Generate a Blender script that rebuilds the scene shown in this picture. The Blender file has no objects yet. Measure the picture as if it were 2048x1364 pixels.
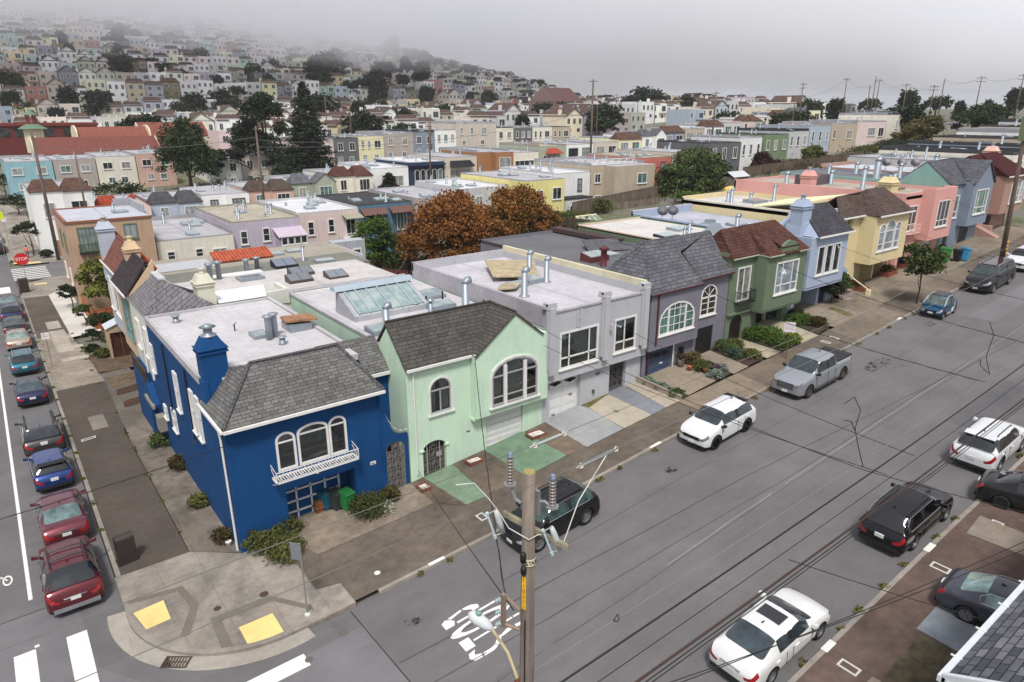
import bpy, math, random
import numpy as np
from mathutils import Vector, Matrix
from mathutils.geometry import tessellate_polygon
R=math.radians
random.seed(7); rng=np.random.default_rng(7)
S=bpy.context.scene; COL=S.collection
# ---------------------------------------------------------------- camera
cam=bpy.data.cameras.new('camera'); co=bpy.data.objects.new('camera',cam); COL.objects.link(co)
cam.sensor_width=36; cam.lens=36*1365/2048; cam.clip_start=.1; cam.clip_end=6000
co.location=(-5.464,-24.749,16.916); co.rotation_euler=(R(90-18.585),0,R(-37.45)); S.camera=co
# ---------------------------------------------------------------- light
SUN_EL,SUN_AZ=R(58),R(215)
w=bpy.data.worlds.new('World'); S.world=w; w.use_nodes=True; nt=w.node_tree
sk=nt.nodes.new('ShaderNodeTexSky'); sk.sky_type='NISHITA'; sk.sun_disc=False; sk.sun_elevation=SUN_EL; sk.sun_rotation=SUN_AZ
sk.air_density=1.0; sk.dust_density=6.0; sk.ozone_density=1.0
hs=nt.nodes.new('ShaderNodeHueSaturation'); hs.inputs['Saturation'].default_value=.13
nt.links.new(sk.outputs[0],hs.inputs['Color'])
# overcast: the layer of cloud evens the sky out
tcw=nt.nodes.new('ShaderNodeTexCoord'); nzw=nt.nodes.new('ShaderNodeTexNoise'); nzw.inputs['Scale'].default_value=1.6; nzw.inputs['Detail'].default_value=4
nt.links.new(tcw.outputs['Generated'],nzw.inputs['Vector'])
mpw=nt.nodes.new('ShaderNodeMapRange'); mpw.inputs[3].default_value=.88; mpw.inputs[4].default_value=1.1
nt.links.new(nzw.outputs['Fac'],mpw.inputs[0])
cl=nt.nodes.new('ShaderNodeMix'); cl.data_type='RGBA'; cl.inputs[0].default_value=.8; cl.inputs[7].default_value=(5.25,5.4,5.95,1)
nt.links.new(hs.outputs[0],cl.inputs[6])
vs=nt.nodes.new('ShaderNodeVectorMath'); vs.operation='SCALE'
nt.links.new(cl.outputs[2],vs.inputs[0]); nt.links.new(mpw.outputs[0],vs.inputs['Scale'])
nt.links.new(vs.outputs[0],nt.nodes['Background'].inputs[0]); nt.nodes['Background'].inputs[1].default_value=.082
sl=bpy.data.lights.new('sun','SUN'); sl.energy=2.1; sl.angle=R(11); sl.color=(1,.97,.93)
so=bpy.data.objects.new('sun',sl); COL.objects.link(so)
_d=Vector((math.sin(SUN_AZ)*math.cos(SUN_EL),math.cos(SUN_AZ)*math.cos(SUN_EL),math.sin(SUN_EL)))
so.rotation_euler=_d.to_track_quat('Z','Y').to_euler(); so.location=(0,0,300)
V=S.view_settings; V.view_transform='Standard'; V.look='None'; V.gamma=1; V.use_curve_mapping=False; V.exposure=0.66
S.cycles.max_bounces=10; S.cycles.diffuse_bounces=2; S.cycles.glossy_bounces=2; S.cycles.transparent_max_bounces=6; S.cycles.volume_bounces=9; S.cycles.transmission_bounces=3
# ---------------------------------------------------------------- colours and materials
def lin(c): 
    return tuple(((x/255)/12.92 if x/255<=.04045 else ((x/255+.055)/1.055)**2.4) for x in c)
MC={}
class N:
    def __init__(s,name):
        s.m=bpy.data.materials.new(name); s.m.use_nodes=True; s.t=s.m.node_tree; s.b=s.t.nodes['Principled BSDF']; s.out=s.t.nodes['Material Output']
        s.tc=s.t.nodes.new('ShaderNodeTexCoord')
    def n(s,k,**kw):
        x=s.t.nodes.new(k)
        for a,b in kw.items(): setattr(x,a,b)
        return x
    def l(s,a,b): s.t.links.new(a,b)
    def noise(s,scale,detail=3,vec=None,sc=(1,1,1),rough=.55):
        mp=s.n('ShaderNodeMapping'); mp.inputs['Scale'].default_value=sc
        s.l(vec or s.tc.outputs['Object'],mp.inputs[0])
        x=s.n('ShaderNodeTexNoise'); x.inputs['Scale'].default_value=scale; x.inputs['Detail'].default_value=detail; x.inputs['Roughness'].default_value=rough
        s.l(mp.outputs[0],x.inputs['Vector']); return x.outputs['Fac']
    def rng(s,v,a,b,f0=0,f1=1):
        x=s.n('ShaderNodeMapRange'); x.inputs[1].default_value=f0;x.inputs[2].default_value=f1;x.inputs[3].default_value=a;x.inputs[4].default_value=b
        s.l(v,x.inputs[0]); return x.outputs[0]
    def mix(s,f,a,b,mode='MIX'):
        x=s.n('ShaderNodeMix',data_type='RGBA',blend_type=mode)
        for v,i in ((f,0),(a,6),(b,7)):
            if hasattr(v,'is_output'): s.l(v,x.inputs[i])
            elif i==0: x.inputs[0].default_value=v
            else: x.inputs[i].default_value=(*v[:3],1)
        return x.outputs[2]
    def mul(s,c,f):
        x=s.n('ShaderNodeVectorMath',operation='SCALE')
        if hasattr(c,'is_output'): s.l(c,x.inputs[0])
        else: x.inputs[0].default_value=c[:3]
        s.l(f,x.inputs['Scale']); return x.outputs[0]
    def math(s,op,a,b=0.,c=0.):
        x=s.n('ShaderNodeMath',operation=op)
        for i,v in enumerate((a,b,c)):
            if hasattr(v,'is_output'): s.l(v,x.inputs[i])
            else: x.inputs[i].default_value=v
        return x.outputs[0]
    def bump(s,h,st=.3,d=.02):
        x=s.n('ShaderNodeBump'); x.inputs['Strength'].default_value=st; x.inputs['Distance'].default_value=d
        s.l(h,x.inputs['Height']); s.l(x.outputs[0],s.b.inputs['Normal'])
    def base(s,c):
        if hasattr(c,'is_output'): s.l(c,s.b.inputs['Base Color'])
        else: s.b.inputs['Base Color'].default_value=(*c[:3],1)
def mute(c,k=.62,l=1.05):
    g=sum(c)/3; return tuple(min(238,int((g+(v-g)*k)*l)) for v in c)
def memo(fn):
    def g(*a,**k):
        key=(fn.__name__,a,tuple(sorted(k.items())))
        if key not in MC: MC[key]=fn(*a,**k)
        return MC[key]
    return g
@memo
def paint(c,rough=.85,var=.1,dirt=.12,spec=.25):
    m=N('painted_wall'); c=lin(c); b=m.b; b.inputs['Roughness'].default_value=rough; b.inputs['Specular IOR Level'].default_value=spec
    n1=m.noise(.7,4); n2=m.noise(.8,5,sc=(1.6,1.6,.45),rough=.7); n3=m.noise(22,2)
    f=m.math('MULTIPLY',m.rng(n1,1-var,1+var,.3,.7),m.rng(n2,1-dirt,1.03,.25,.5))
    m.base(m.mul(c,m.math('MULTIPLY',f,m.rng(n3,.96,1.04)))); m.bump(n3,.25,.01); return m.m
@memo
def flat(c,rough=.5,metal=0.,spec=.5,coat=0.,var=.06):
    m=N('plain_surface'); b=m.b; b.inputs['Roughness'].default_value=rough; b.inputs['Metallic'].default_value=metal; b.inputs['Specular IOR Level'].default_value=spec; b.inputs['Coat Weight'].default_value=coat; b.inputs['Coat Roughness'].default_value=.05
    m.base(m.mul(lin(c),m.rng(m.noise(4,3),1-var,1+var,.3,.7))); return m.m
@memo
def carpaint(c,metal=.35,dust=.12):
    m=N('car_paint'); b=m.b; b.inputs['Roughness'].default_value=.38; b.inputs['Metallic'].default_value=metal; b.inputs['Coat Weight'].default_value=.8; b.inputs['Coat Roughness'].default_value=.03; b.inputs['Specular IOR Level'].default_value=.15
    n=m.noise(1.3,4); c=lin(c)
    m.base(m.mix(m.rng(n,dust*.3,dust,.35,.75),c,(.3,.29,.27)))
    m.l(m.rng(m.noise(2.3,3),.25,.45),b.inputs['Roughness']); return m.m
@memo
def siding(c,pitch=.22,var=.08):
    m=N('lap_siding'); c=lin(c); b=m.b; b.inputs['Roughness'].default_value=.8
    sp=m.n('ShaderNodeSeparateXYZ'); m.l(m.tc.outputs['UV'],sp.inputs[0])
    fr=m.math('FRACT',m.math('DIVIDE',sp.outputs[1],pitch))
    ln=m.rng(fr,.72,1,0,.13); n=m.noise(.9,4,sc=(1,1,.6)); n2=m.noise(1.2,4,sc=(4,4,.3))
    m.base(m.mul(c,m.math('MULTIPLY',ln,m.math('MULTIPLY',m.rng(n,1-var,1+var,.3,.7),m.rng(n2,.86,1.03,.3,.55))))); m.bump(fr,.5,.02); return m.m
@memo
def shingle(c,c2=None,sc=1.0,ctr=.35):
    m=N('roof_shingles'); c=lin(c); c2=lin(c2) if c2 else tuple(x*(1-ctr) for x in c)
    b=m.b; b.inputs['Roughness'].default_value=.9; b.inputs['Specular IOR Level'].default_value=.2
    br=m.n('ShaderNodeTexBrick'); m.l(m.tc.outputs['UV'],br.inputs['Vector'])
    br.inputs['Scale'].default_value=1; br.inputs['Brick Width'].default_value=.30*sc; br.inputs['Row Height'].default_value=.15*sc; br.inputs['Mortar Size'].default_value=.012*sc; br.inputs['Mortar Smooth'].default_value=.3
    br.offset=.37; br.squash=1.4; br.squash_frequency=3; br.inputs['Bias'].default_value=0
    br.inputs['Color1'].default_value=(*c,1); br.inputs['Color2'].default_value=(*c2,1); br.inputs['Mortar'].default_value=(*[x*.3 for x in c2],1)
    m.base(m.mul(br.outputs['Color'],m.math('MULTIPLY',m.rng(m.noise(.8,4),.85,1.15,.3,.7),m.rng(m.noise(9,3),.8,1.2,.2,.8))))
    m.bump(br.outputs['Fac'],-.6,.02); return m.m
@memo
def tiles(c):
    m=N('clay_tiles'); c=lin(c); m.b.inputs['Roughness'].default_value=.85
    sp=m.n('ShaderNodeSeparateXYZ'); m.l(m.tc.outputs['UV'],sp.inputs[0])
    a=m.math('SINE',m.math('MULTIPLY',sp.outputs[0],25.)); r=m.math('FRACT',m.math('DIVIDE',sp.outputs[1],.35))
    m.base(m.mul(c,m.math('MULTIPLY',m.rng(a,.55,1.1,-1,1),m.math('MULTIPLY',m.rng(r,.6,1.05,0,.2),m.rng(m.noise(2.2,4),.7,1.3,.3,.7))))); m.bump(a,.6,.04); return m.m
@memo
def roofing(c,seam=1.0,stain=.25):
    m=N('roll_roofing'); c=lin(c); m.b.inputs['Roughness'].default_value=.88; m.b.inputs['Specular IOR Level'].default_value=.2
    sp=m.n('ShaderNodeSeparateXYZ'); m.l(m.tc.outputs['Object'],sp.inputs[0])
    wob=m.math('MULTIPLY',m.noise(.6,2),.12)
    fr=m.math('FRACT',m.math('DIVIDE',m.math('ADD',sp.outputs[0],wob),seam)); ln=m.rng(fr,.74,1,0,.035)
    f=m.math('MULTIPLY',ln,m.math('MULTIPLY',m.rng(m.noise(.35,5,rough=.65),1-stain,1+stain*.45,.3,.65),m.rng(m.noise(2.5,5,rough=.7),.87,1.08,.3,.7)))
    m.base(m.mul(c,f)); m.bump(m.noise(6,3),.2,.02); return m.m
@memo
def paving(c,sx=1.5,sy=1.5,stain=.35,joint=.55,sc=1.0):
    m=N('paving'); c=lin(c); m.b.inputs['Roughness'].default_value=.9; m.b.inputs['Specular IOR Level'].default_value=.25
    sp=m.n('ShaderNodeSeparateXYZ'); m.l(m.tc.outputs['Object'],sp.inputs[0])
    fx=m.math('FRACT',m.math('DIVIDE',sp.outputs[0],sx)); fy=m.math('FRACT',m.math('DIVIDE',sp.outputs[1],sy))
    j=m.math('MULTIPLY',m.rng(fx,joint,1,0,.02*1.5/sx),m.rng(fy,joint,1,0,.02*1.5/sy))
    n1=m.noise(.45*sc,6,rough=.68); n2=m.noise(2.2*sc,5,rough=.7); n3=m.noise(30,2)
    f=m.math('MULTIPLY',m.math('MULTIPLY',j,m.rng(n1,1-stain,1+stain*.6,.32,.66)),m.math('MULTIPLY',m.rng(n2,1-stain*.7,1+stain*.35,.3,.7),m.rng(n3,.9,1.1)))
    cc=m.mix(m.rng(m.noise(.9*sc,4),0,.6,.4,.75),c,tuple(x*y for x,y in zip(c,(.78,.68,.6))))
    m.base(m.mul(cc,f)); m.bump(n3,.2,.01); return m.m
@memo
def asphalt(c):
    m=N('asphalt'); c=lin(c); m.b.inputs['Roughness'].default_value=.88; m.b.inputs['Specular IOR Level'].default_value=.3
    n1=m.noise(.25,6,rough=.65); n2=m.noise(1.1,5,rough=.7,sc=(.25,1,1)); n3=m.noise(70,2); n4=m.noise(7,4)
    v=m.n('ShaderNodeTexVoronoi',feature='DISTANCE_TO_EDGE'); v.inputs['Scale'].default_value=.16
    mp=m.n('ShaderNodeMapping'); mp.inputs['Scale'].default_value=(.35,1,1); 
    wv=m.n('ShaderNodeVectorMath',operation='ADD'); m.l(m.tc.outputs['Object'],wv.inputs[0])
    nn=m.n('ShaderNodeTexNoise'); nn.inputs['Scale'].default_value=.7; m.l(m.tc.outputs['Object'],nn.inputs['Vector']); m.l(nn.outputs['Color'],wv.inputs[1])
    m.l(wv.outputs[0],mp.inputs[0]); m.l(mp.outputs[0],v.inputs['Vector'])
    cr=m.rng(v.outputs['Distance'],.97,1,.0,.004)
    f=m.math('MULTIPLY',m.math('MULTIPLY',m.rng(n1,.82,1.12,.32,.68),m.rng(n2,.9,1.08,.3,.7)),m.math('MULTIPLY',m.rng(n3,.82,1.18),m.math('MULTIPLY',cr,m.rng(n4,.92,1.06))))
    m.base(m.mul(c,f)); m.bump(n3,.25,.01); return m.m
@memo
def leafy(c,c2=None,hs=.5,tr=.12):
    m=N('foliage'); c=lin(c); c2=lin(c2) if c2 else tuple(x*.45 for x in c); m.b.inputs['Roughness'].default_value=.75; m.b.inputs['Specular IOR Level'].default_value=.2
    a=m.n('ShaderNodeAttribute',attribute_name='tone'); 
    f=m.math('ADD',m.math('MULTIPLY',a.outputs['Fac'],.6),m.math('MULTIPLY',m.rng(m.noise(hs,4),0,1,.35,.65),.4))
    m.base(m.mix(f,c2,c)); return m.m
@memo
def glass(tint=(30,36,42),rough=.04):
    m=N('window_glass'); t=m.t; t.nodes.remove(m.b)
    tr=m.n('ShaderNodeBsdfTransparent'); tr.inputs[0].default_value=(.55,.6,.6,1); gl=m.n('ShaderNodeBsdfGlossy'); gl.inputs['Roughness'].default_value=rough; gl.inputs[0].default_value=(.9,.95,1,1)
    fr=m.n('ShaderNodeFresnel'); fr.inputs[0].default_value=1.7; mx=m.n('ShaderNodeMixShader'); m.l(m.rng(fr.outputs[0],.06,.9),mx.inputs[0]); m.l(tr.outputs[0],mx.inputs[1]); m.l(gl.outputs[0],mx.inputs[2]); m.l(mx.outputs[0],m.out.inputs[0]); return m.m
@memo
def pane(c=(38,42,46),c2=None,fold=0.,rough=.08):
    # a pane with whatever hangs close behind it (curtain folds shaded into the colour, blinds or a dark room)
    m=N('window_pane'); c=lin(c); c2=lin(c2) if c2 else c; b=m.b; b.inputs['Roughness'].default_value=rough; b.inputs['Coat Weight'].default_value=.6; b.inputs['Coat Roughness'].default_value=.03
    n=m.noise(1.3,3)
    k=m.mix(m.rng(n,0,1,.4,.6),c,c2)
    if fold:
        sp=m.n('ShaderNodeSeparateXYZ'); m.l(m.tc.outputs['UV'],sp.inputs[0]); k=m.mul(k,m.rng(m.math('SINE',m.math('MULTIPLY',m.math('ADD',sp.outputs[0],m.math('MULTIPLY',n,.05)),fold)),.72,1.1,-1,1))
    m.base(k); return m.m
DARKP=lambda: pane((34,36,40),(62,64,66)); CURT=lambda: pane((168,168,160),(120,122,120),40.); GREENP=lambda: pane((105,140,132),(70,95,90),30.)
@memo
def carglass(tint=(20,24,28)):
    m=N('car_glass'); m.b.inputs['Roughness'].default_value=.05; m.b.inputs['Coat Weight'].default_value=.8; m.b.inputs['Specular IOR Level'].default_value=.6
    m.base(m.mul(lin(tint),m.rng(m.noise(2.2,3),.6,1.6,.35,.65))); return m.m
@memo
def wood(c,sc=8):
    m=N('weathered_wood'); m.b.inputs['Roughness'].default_value=.85
    n=m.noise(sc,5,sc=(1,1,.06),rough=.7); n2=m.noise(sc*.2,3); m.base(m.mul(lin(c),m.math('MULTIPLY',m.rng(n,.45,1.35,.3,.7),m.rng(n2,.8,1.2,.3,.7)))); m.bump(n,.5,.01); return m.m
@memo
def soil(c=(82,68,54)):
    m=N('soil'); m.b.inputs['Roughness'].default_value=.95; m.base(m.mul(lin(c),m.math('MULTIPLY',m.rng(m.noise(3,6),.5,1.4,.3,.7),m.rng(m.noise(25,3),.6,1.4)))); return m.m
WHITE=(222,220,216); METAL=lambda: flat((150,158,166),.45,.5); WHT=lambda: flat(WHITE,.5); BLACK=lambda: flat((18,18,20),.5); DARK=lambda: flat((32,31,33),.8)
# ---------------------------------------------------------------- mesh builder
class MB:
    def __init__(s): s.v=[];s.f=[];s.m=[]
    def add(s,vs,fs,m=0):
        o=len(s.v); s.v.extend(tuple(p) for p in vs); s.f.extend(tuple(i+o for i in f) for f in fs); s.m.extend([m]*len(fs)); return s
    def face(s,pts,m=0): return s.add(pts,[tuple(range(len(pts)))],m)
    def box(s,x0,y0,z0,x1,y1,z1,m=0):
        return s.add([(x0,y0,z0),(x1,y0,z0),(x1,y1,z0),(x0,y1,z0),(x0,y0,z1),(x1,y0,z1),(x1,y1,z1),(x0,y1,z1)],[(0,3,2,1),(4,5,6,7),(0,1,5,4),(1,2,6,5),(2,3,7,6),(3,0,4,7)],m)
    def hexa(s,b,t,m=0):
        return s.add(list(b)+list(t),[(3,2,1,0),(4,5,6,7),(0,1,5,4),(1,2,6,5),(2,3,7,6),(3,0,4,7)],m)
    def prism(s,poly,z0,z1,m=0):
        n=len(poly); z0=z0 if callable(z0) else (lambda x,y,a=z0:a); z1=z1 if callable(z1) else (lambda x,y,a=z1:a)
        return s.add([(x,y,z0(x,y)) for x,y in poly]+[(x,y,z1(x,y)) for x,y in poly],[tuple(range(n))[::-1],tuple(range(n,2*n))]+[(i,(i+1)%n,n+(i+1)%n,n+i) for i in range(n)],m)
    def cyl(s,p0,p1,r0,r1=None,n=12,m=0,cap=True):
        r1=r0 if r1 is None else r1; p0=Vector(p0);p1=Vector(p1);d=(p1-p0).normalized(); a=d.orthogonal().normalized(); b=d.cross(a)
        vs=[p+(a*math.cos(t)+b*math.sin(t))*r for p,r in ((p0,r0),(p1,r1)) for t in [2*math.pi*i/n for i in range(n)]]
        fs=[(i,(i+1)%n,n+(i+1)%n,n+i) for i in range(n)]
        if cap: fs+=[tuple(range(n))[::-1],tuple(range(n,2*n))]
        return s.add(vs,fs,m)
    def tube(s,pts,r,n=6,m=0):
        pts=[Vector(p) for p in pts]; vs=[];a=None
        for i,p in enumerate(pts):
            d=(pts[min(i+1,len(pts)-1)]-pts[max(i-1,0)]).normalized()
            a=d.orthogonal().normalized() if a is None else (a-d*a.dot(d)).normalized()
            b=d.cross(a); rr=r[i] if isinstance(r,(list,tuple)) else r
            vs+=[p+(a*math.cos(2*math.pi*k/n)+b*math.sin(2*math.pi*k/n))*rr for k in range(n)]
        fs=[(i*n+k,i*n+(k+1)%n,(i+1)*n+(k+1)%n,(i+1)*n+k) for i in range(len(pts)-1) for k in range(n)]
        fs+=[tuple(range(n))[::-1],tuple(range((len(pts)-1)*n,len(pts)*n))]
        return s.add(vs,fs,m)
    def lathe(s,c,prof,n=14,m=0,ax=None,cap=True):
        c=Vector(c); ax=Vector(ax or (0,0,1)).normalized(); a=ax.orthogonal().normalized(); b=ax.cross(a)
        vs=[c+ax*z+(a*math.cos(2*math.pi*k/n)+b*math.sin(2*math.pi*k/n))*r for r,z in prof for k in range(n)]
        fs=[(i*n+k,i*n+(k+1)%n,(i+1)*n+(k+1)%n,(i+1)*n+k) for i in range(len(prof)-1) for k in range(n)]
        if cap and prof[0][0]>1e-4: fs.append(tuple(range(n))[::-1])
        if cap and prof[-1][0]>1e-4: fs.append(tuple(range((len(prof)-1)*n,len(prof)*n)))
        return s.add(vs,fs,m)
    def slab(s,F,out,holes=(),d0=0.,d1=-.2,m=0,back=True):
        # F=(origin,U,V,N): a plate with openings between depths d0 (outer) and d1
        O,U,W,NN=F; loops=[list(out)]+[list(h) for h in holes]; flatp=[p for L in loops for p in L]
        P=lambda p,d:O+U*p[0]+W*p[1]+NN*d
        tr=tessellate_polygon([[Vector((p[0],p[1],0)) for p in L] for L in loops])
        n=len(flatp); vs=[P(p,d0) for p in flatp]+[P(p,d1) for p in flatp]; fs=[tuple(t) for t in tr]
        if back: fs+=[(t[2]+n,t[1]+n,t[0]+n) for t in tr]
        o=0
        for L in loops:
            k=len(L); fs+=[(o+i,o+(i+1)%k,n+o+(i+1)%k,n+o+i) for i in range(k)]; o+=k
        return s.add(vs,fs,m)
    def build(s,name,mats,parent=None,smooth=False,org=None,uv=True):
        if not isinstance(mats,(list,tuple)): mats=[mats]
        me=bpy.data.meshes.new(name)
        if org is None: org=parent['_o'] if parent is not None and '_o' in parent else (0,0,0)
        ox,oy,oz=org
        me.from_pydata([(x-ox,y-oy,z-oz) for x,y,z in s.v],[],s.f)
        for q in mats: me.materials.append(q)
        nf=len(me.polygons)
        me.polygons.foreach_set('material_index',s.m)
        if smooth: me.polygons.foreach_set('use_smooth',[True]*nf)
        if uv: autouv(me)
        o=bpy.data.objects.new(name,me); COL.objects.link(o)
        if parent is not None:
            o.parent=parent; o['_o']=tuple(org)
        else: o.location=org; o['_o']=tuple(org)
        return o
def autouv(me):
    me.update(); nl=len(me.loops)
    if not nl: return
    uvl=me.uv_layers.new(name='UVMap'); co_=np.empty(len(me.vertices)*3); me.vertices.foreach_get('co',co_); co_=co_.reshape(-1,3)
    li=np.empty(nl,dtype=np.int32); me.loops.foreach_get('vertex_index',li)
    npoly=len(me.polygons); nm=np.empty(npoly*3); me.polygons.foreach_get('normal',nm); nm=nm.reshape(-1,3)
    tot=np.empty(npoly,dtype=np.int32); me.polygons.foreach_get('loop_total',tot)
    pn=np.repeat(nm,tot,axis=0); P=co_[li]
    th=np.stack([-pn[:,1],pn[:,0],np.zeros(len(pn))],1); L=np.linalg.norm(th,axis=1); hz=L<.05
    th[hz]=(1,0,0); th[~hz]/=L[~hz][:,None]; sg=np.where((np.abs(th[:,0])>np.abs(th[:,1]))&(th[:,0]<0)|(np.abs(th[:,0])<=np.abs(th[:,1]))&(th[:,1]<0),-1,1)[:,None]; th=th*sg
    tv=np.cross(pn,th); sv=np.where(tv[:,2]<-1e-6,-1,1)[:,None]; tv=tv*sv; tv[hz]=(0,1,0)
    uv=np.stack([(P*th).sum(1),(P*tv).sum(1)],1).ravel(); uvl.data.foreach_set('uv',uv)
def tag(o,label=None,cat=None,group=None,kind=None):
    if label: o['label']=label
    if cat: o['category']=cat
    if group: o['group']=group
    if kind: o['kind']=kind
    return o
def thing(name,label,cat,loc,group=None,rz=0.):
    o=bpy.data.objects.new(name,None); COL.objects.link(o); o.location=loc; o.rotation_euler=(0,0,rz); o.empty_display_size=.1
    o['_o']=tuple(loc) if not rz else (0,0,0); return tag(o,label,cat,group)
def lthing(name,label,cat,loc,group=None,rz=0.):
    o=thing(name,label,cat,loc,group,rz); o['_o']=(0.,0.,0.); return o
def struct(o): o['kind']='structure'; return o
def copytree(o,parent=None):
    c=o.copy(); COL.objects.link(c); c.parent=parent
    for ch in list(o.children): copytree(ch,c)
    return c
# ---------------------------------------------------------------- terrain
GX=[-60,-20,-4,0,4,7.6,13.7,19.2,30,36,44.7,60,75,100,140,200,300,420,700]
GY=[-60,0,60,90,130,200,300,900]
GZ=[[.1,.1,.1,.2,.4,.62,1.18,1.7,2.5,2.9,3.65,4.9,6.0,7.6,10,13,18,19,19],
    [.1,.1,.1,.2,.4,.62,1.18,1.7,2.5,2.9,3.65,4.9,6.0,7.6,10,13,18,19,19],
    [-1.6,-1.6,-1.6,-1.6,-1.6,-1.6,-1.6,-1.5,-.9,-.3,.7,2.0,3.1,5.0,8.0,11,16,18,19],
    [-2.4,-2.4,-2.4,-2.4,-2.4,-2.4,-2.3,-2.1,-1.3,-.7,.4,1.8,3.2,4.7,7.6,10.5,15.5,18,19],
    [1.0,1.2,1.4,1.5,1.7,1.9,2.3,2.5,2.8,3.0,3.4,4.2,5.1,6.3,7.6,10,15.5,18,19],
    [5,5,5.4,5.5,5.6,5.8,6,6.2,6.6,6.8,7.2,7.8,8.4,9.2,10.5,12,16.5,18.5,19],
    [9,9,9.2,9.3,9.3,9.4,9.5,9.6,9.8,10,10.3,10.6,11,11.5,12.5,14,18,19,19],
    [10]*19]
GZ=np.array(GZ,float); GXa=np.array(GX,float); GYa=np.array(GY,float)
def gz(x,y):
    x=min(max(x,GX[0]+.01),GX[-1]-.01); y=min(max(y,GY[0]+.01),GY[-1]-.01)
    i=int(np.searchsorted(GXa,x))-1; j=int(np.searchsorted(GYa,y))-1
    tx=(x-GX[i])/(GX[i+1]-GX[i]); ty=(y-GY[j])/(GY[j+1]-GY[j])
    b=(GZ[j,i]*(1-tx)+GZ[j,i+1]*tx)*(1-ty)+(GZ[j+1,i]*(1-tx)+GZ[j+1,i+1]*tx)*ty
    d=math.hypot(x-80,y-830)
    h=132*(1-d/560) if d<560 else 0
    if h>0: h=h*min(1,h/14+.15)
    return b+h
import bmesh
def sheet(name,poly,off,mat,step=2.5,kind='structure',base=None,skirt=0.):
    bm=bmesh.new(); vs=[bm.verts.new((x,y,0)) for x,y in poly]; bm.faces.new(vs)
    xs=[p[0] for p in poly]; ys=[p[1] for p in poly]
    cuts=[((x,0,0),(1,0,0)) for x in list(np.arange(min(xs)+step,max(xs),step))+[g for g in GX if min(xs)<g<max(xs)]]+[((0,y,0),(0,1,0)) for y in list(np.arange(min(ys)+step,max(ys),step))+[g for g in GY if min(ys)<g<max(ys)]]
    for c,n in cuts: bmesh.ops.bisect_plane(bm,geom=bm.verts[:]+bm.edges[:]+bm.faces[:],plane_co=c,plane_no=n,dist=1e-4)
    if skirt:
        r=bmesh.ops.extrude_face_region(bm,geom=bm.faces[:]); low=[v for v in r['geom'] if isinstance(v,bmesh.types.BMVert)]
        for v in bm.verts: v.co.z=0
        for v in low: v.co.z=1
        for v in bm.verts: 
            top=v.co.z>.5; v.co.z=gz(v.co.x,v.co.y)+off-(0 if top else skirt)
    else:
        for v in bm.verts: v.co.z=gz(v.co.x,v.co.y)+off
    bmesh.ops.recalc_face_normals(bm,faces=bm.faces[:])
    me=bpy.data.meshes.new(name); bm.to_mesh(me); bm.free(); me.materials.append(mat); autouv(me)
    o=bpy.data.objects.new(name,me); COL.objects.link(o); o['_o']=(0,0,0)
    if kind: o['kind']=kind
    return o
# ---------------------------------------------------------------- ground, roads, pavements
xs=sorted(set(list(np.arange(-60,270,6.))+list(np.arange(270,720,16.))+GX+[-160,-110,-80,760,900,1100]))
ys=sorted(set(list(np.arange(-60,300,6.))+list(np.arange(300,900,12.))+GY+[-120,-85,1000,1200]))
gv=[(x,y,gz(x,y)-.12) for y in ys for x in xs]; nx=len(xs)
me=bpy.data.meshes.new('ground'); me.from_pydata(gv,[],[(j*nx+i,j*nx+i+1,(j+1)*nx+i+1,(j+1)*nx+i) for j in range(len(ys)-1) for i in range(nx-1)])
gm=N('earth_and_scrub'); gm.b.inputs['Roughness'].default_value=.95
gm.base(gm.mix(gm.rng(gm.noise(.12,6),0,1,.4,.62),gm.mix(gm.rng(gm.noise(.9,5),0,1,.35,.65),lin((74,84,50)),lin((112,104,84))),lin((110,106,100)))); me.materials.append(gm.m)
o=bpy.data.objects.new('ground',me); COL.objects.link(o); struct(o)
ASP=asphalt((107,104,105))
sheet('road',[(-60,-17.1),(-16.2,-17.1),(-16.2,-60),(-4.2,-60),(-4.2,-17.1),(262,-17.1),(262,-5.6),(1.2,-5.6),(0,-5.45)]+[(4.25*math.cos(t),-1.2+4.25*math.sin(t)) for t in [R(a) for a in (-95,-110,-125,-140,-155,-170,-180)]]+[(-4.2,72),(262,72),(262,83.5),(-4.2,83.5),(-4.2,330),(-16.2,330),(-16.2,83.5),(-60,83.5),(-60,72),(-16.2,72),(-16.2,-5.6),(-60,-5.6)],0,ASP,3.)
CONC=paving((150,143,134),1.45,1.45,.42,.62); BROWN=paving((106,97,88),1.55,1.5,.42,.84); BROWNC=paving((124,113,101),1.5,1.5,.42,.6)
arc=[(4.25*math.cos(t),-1.2+4.25*math.sin(t)) for t in [R(a) for a in range(180,275,8)]]
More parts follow.
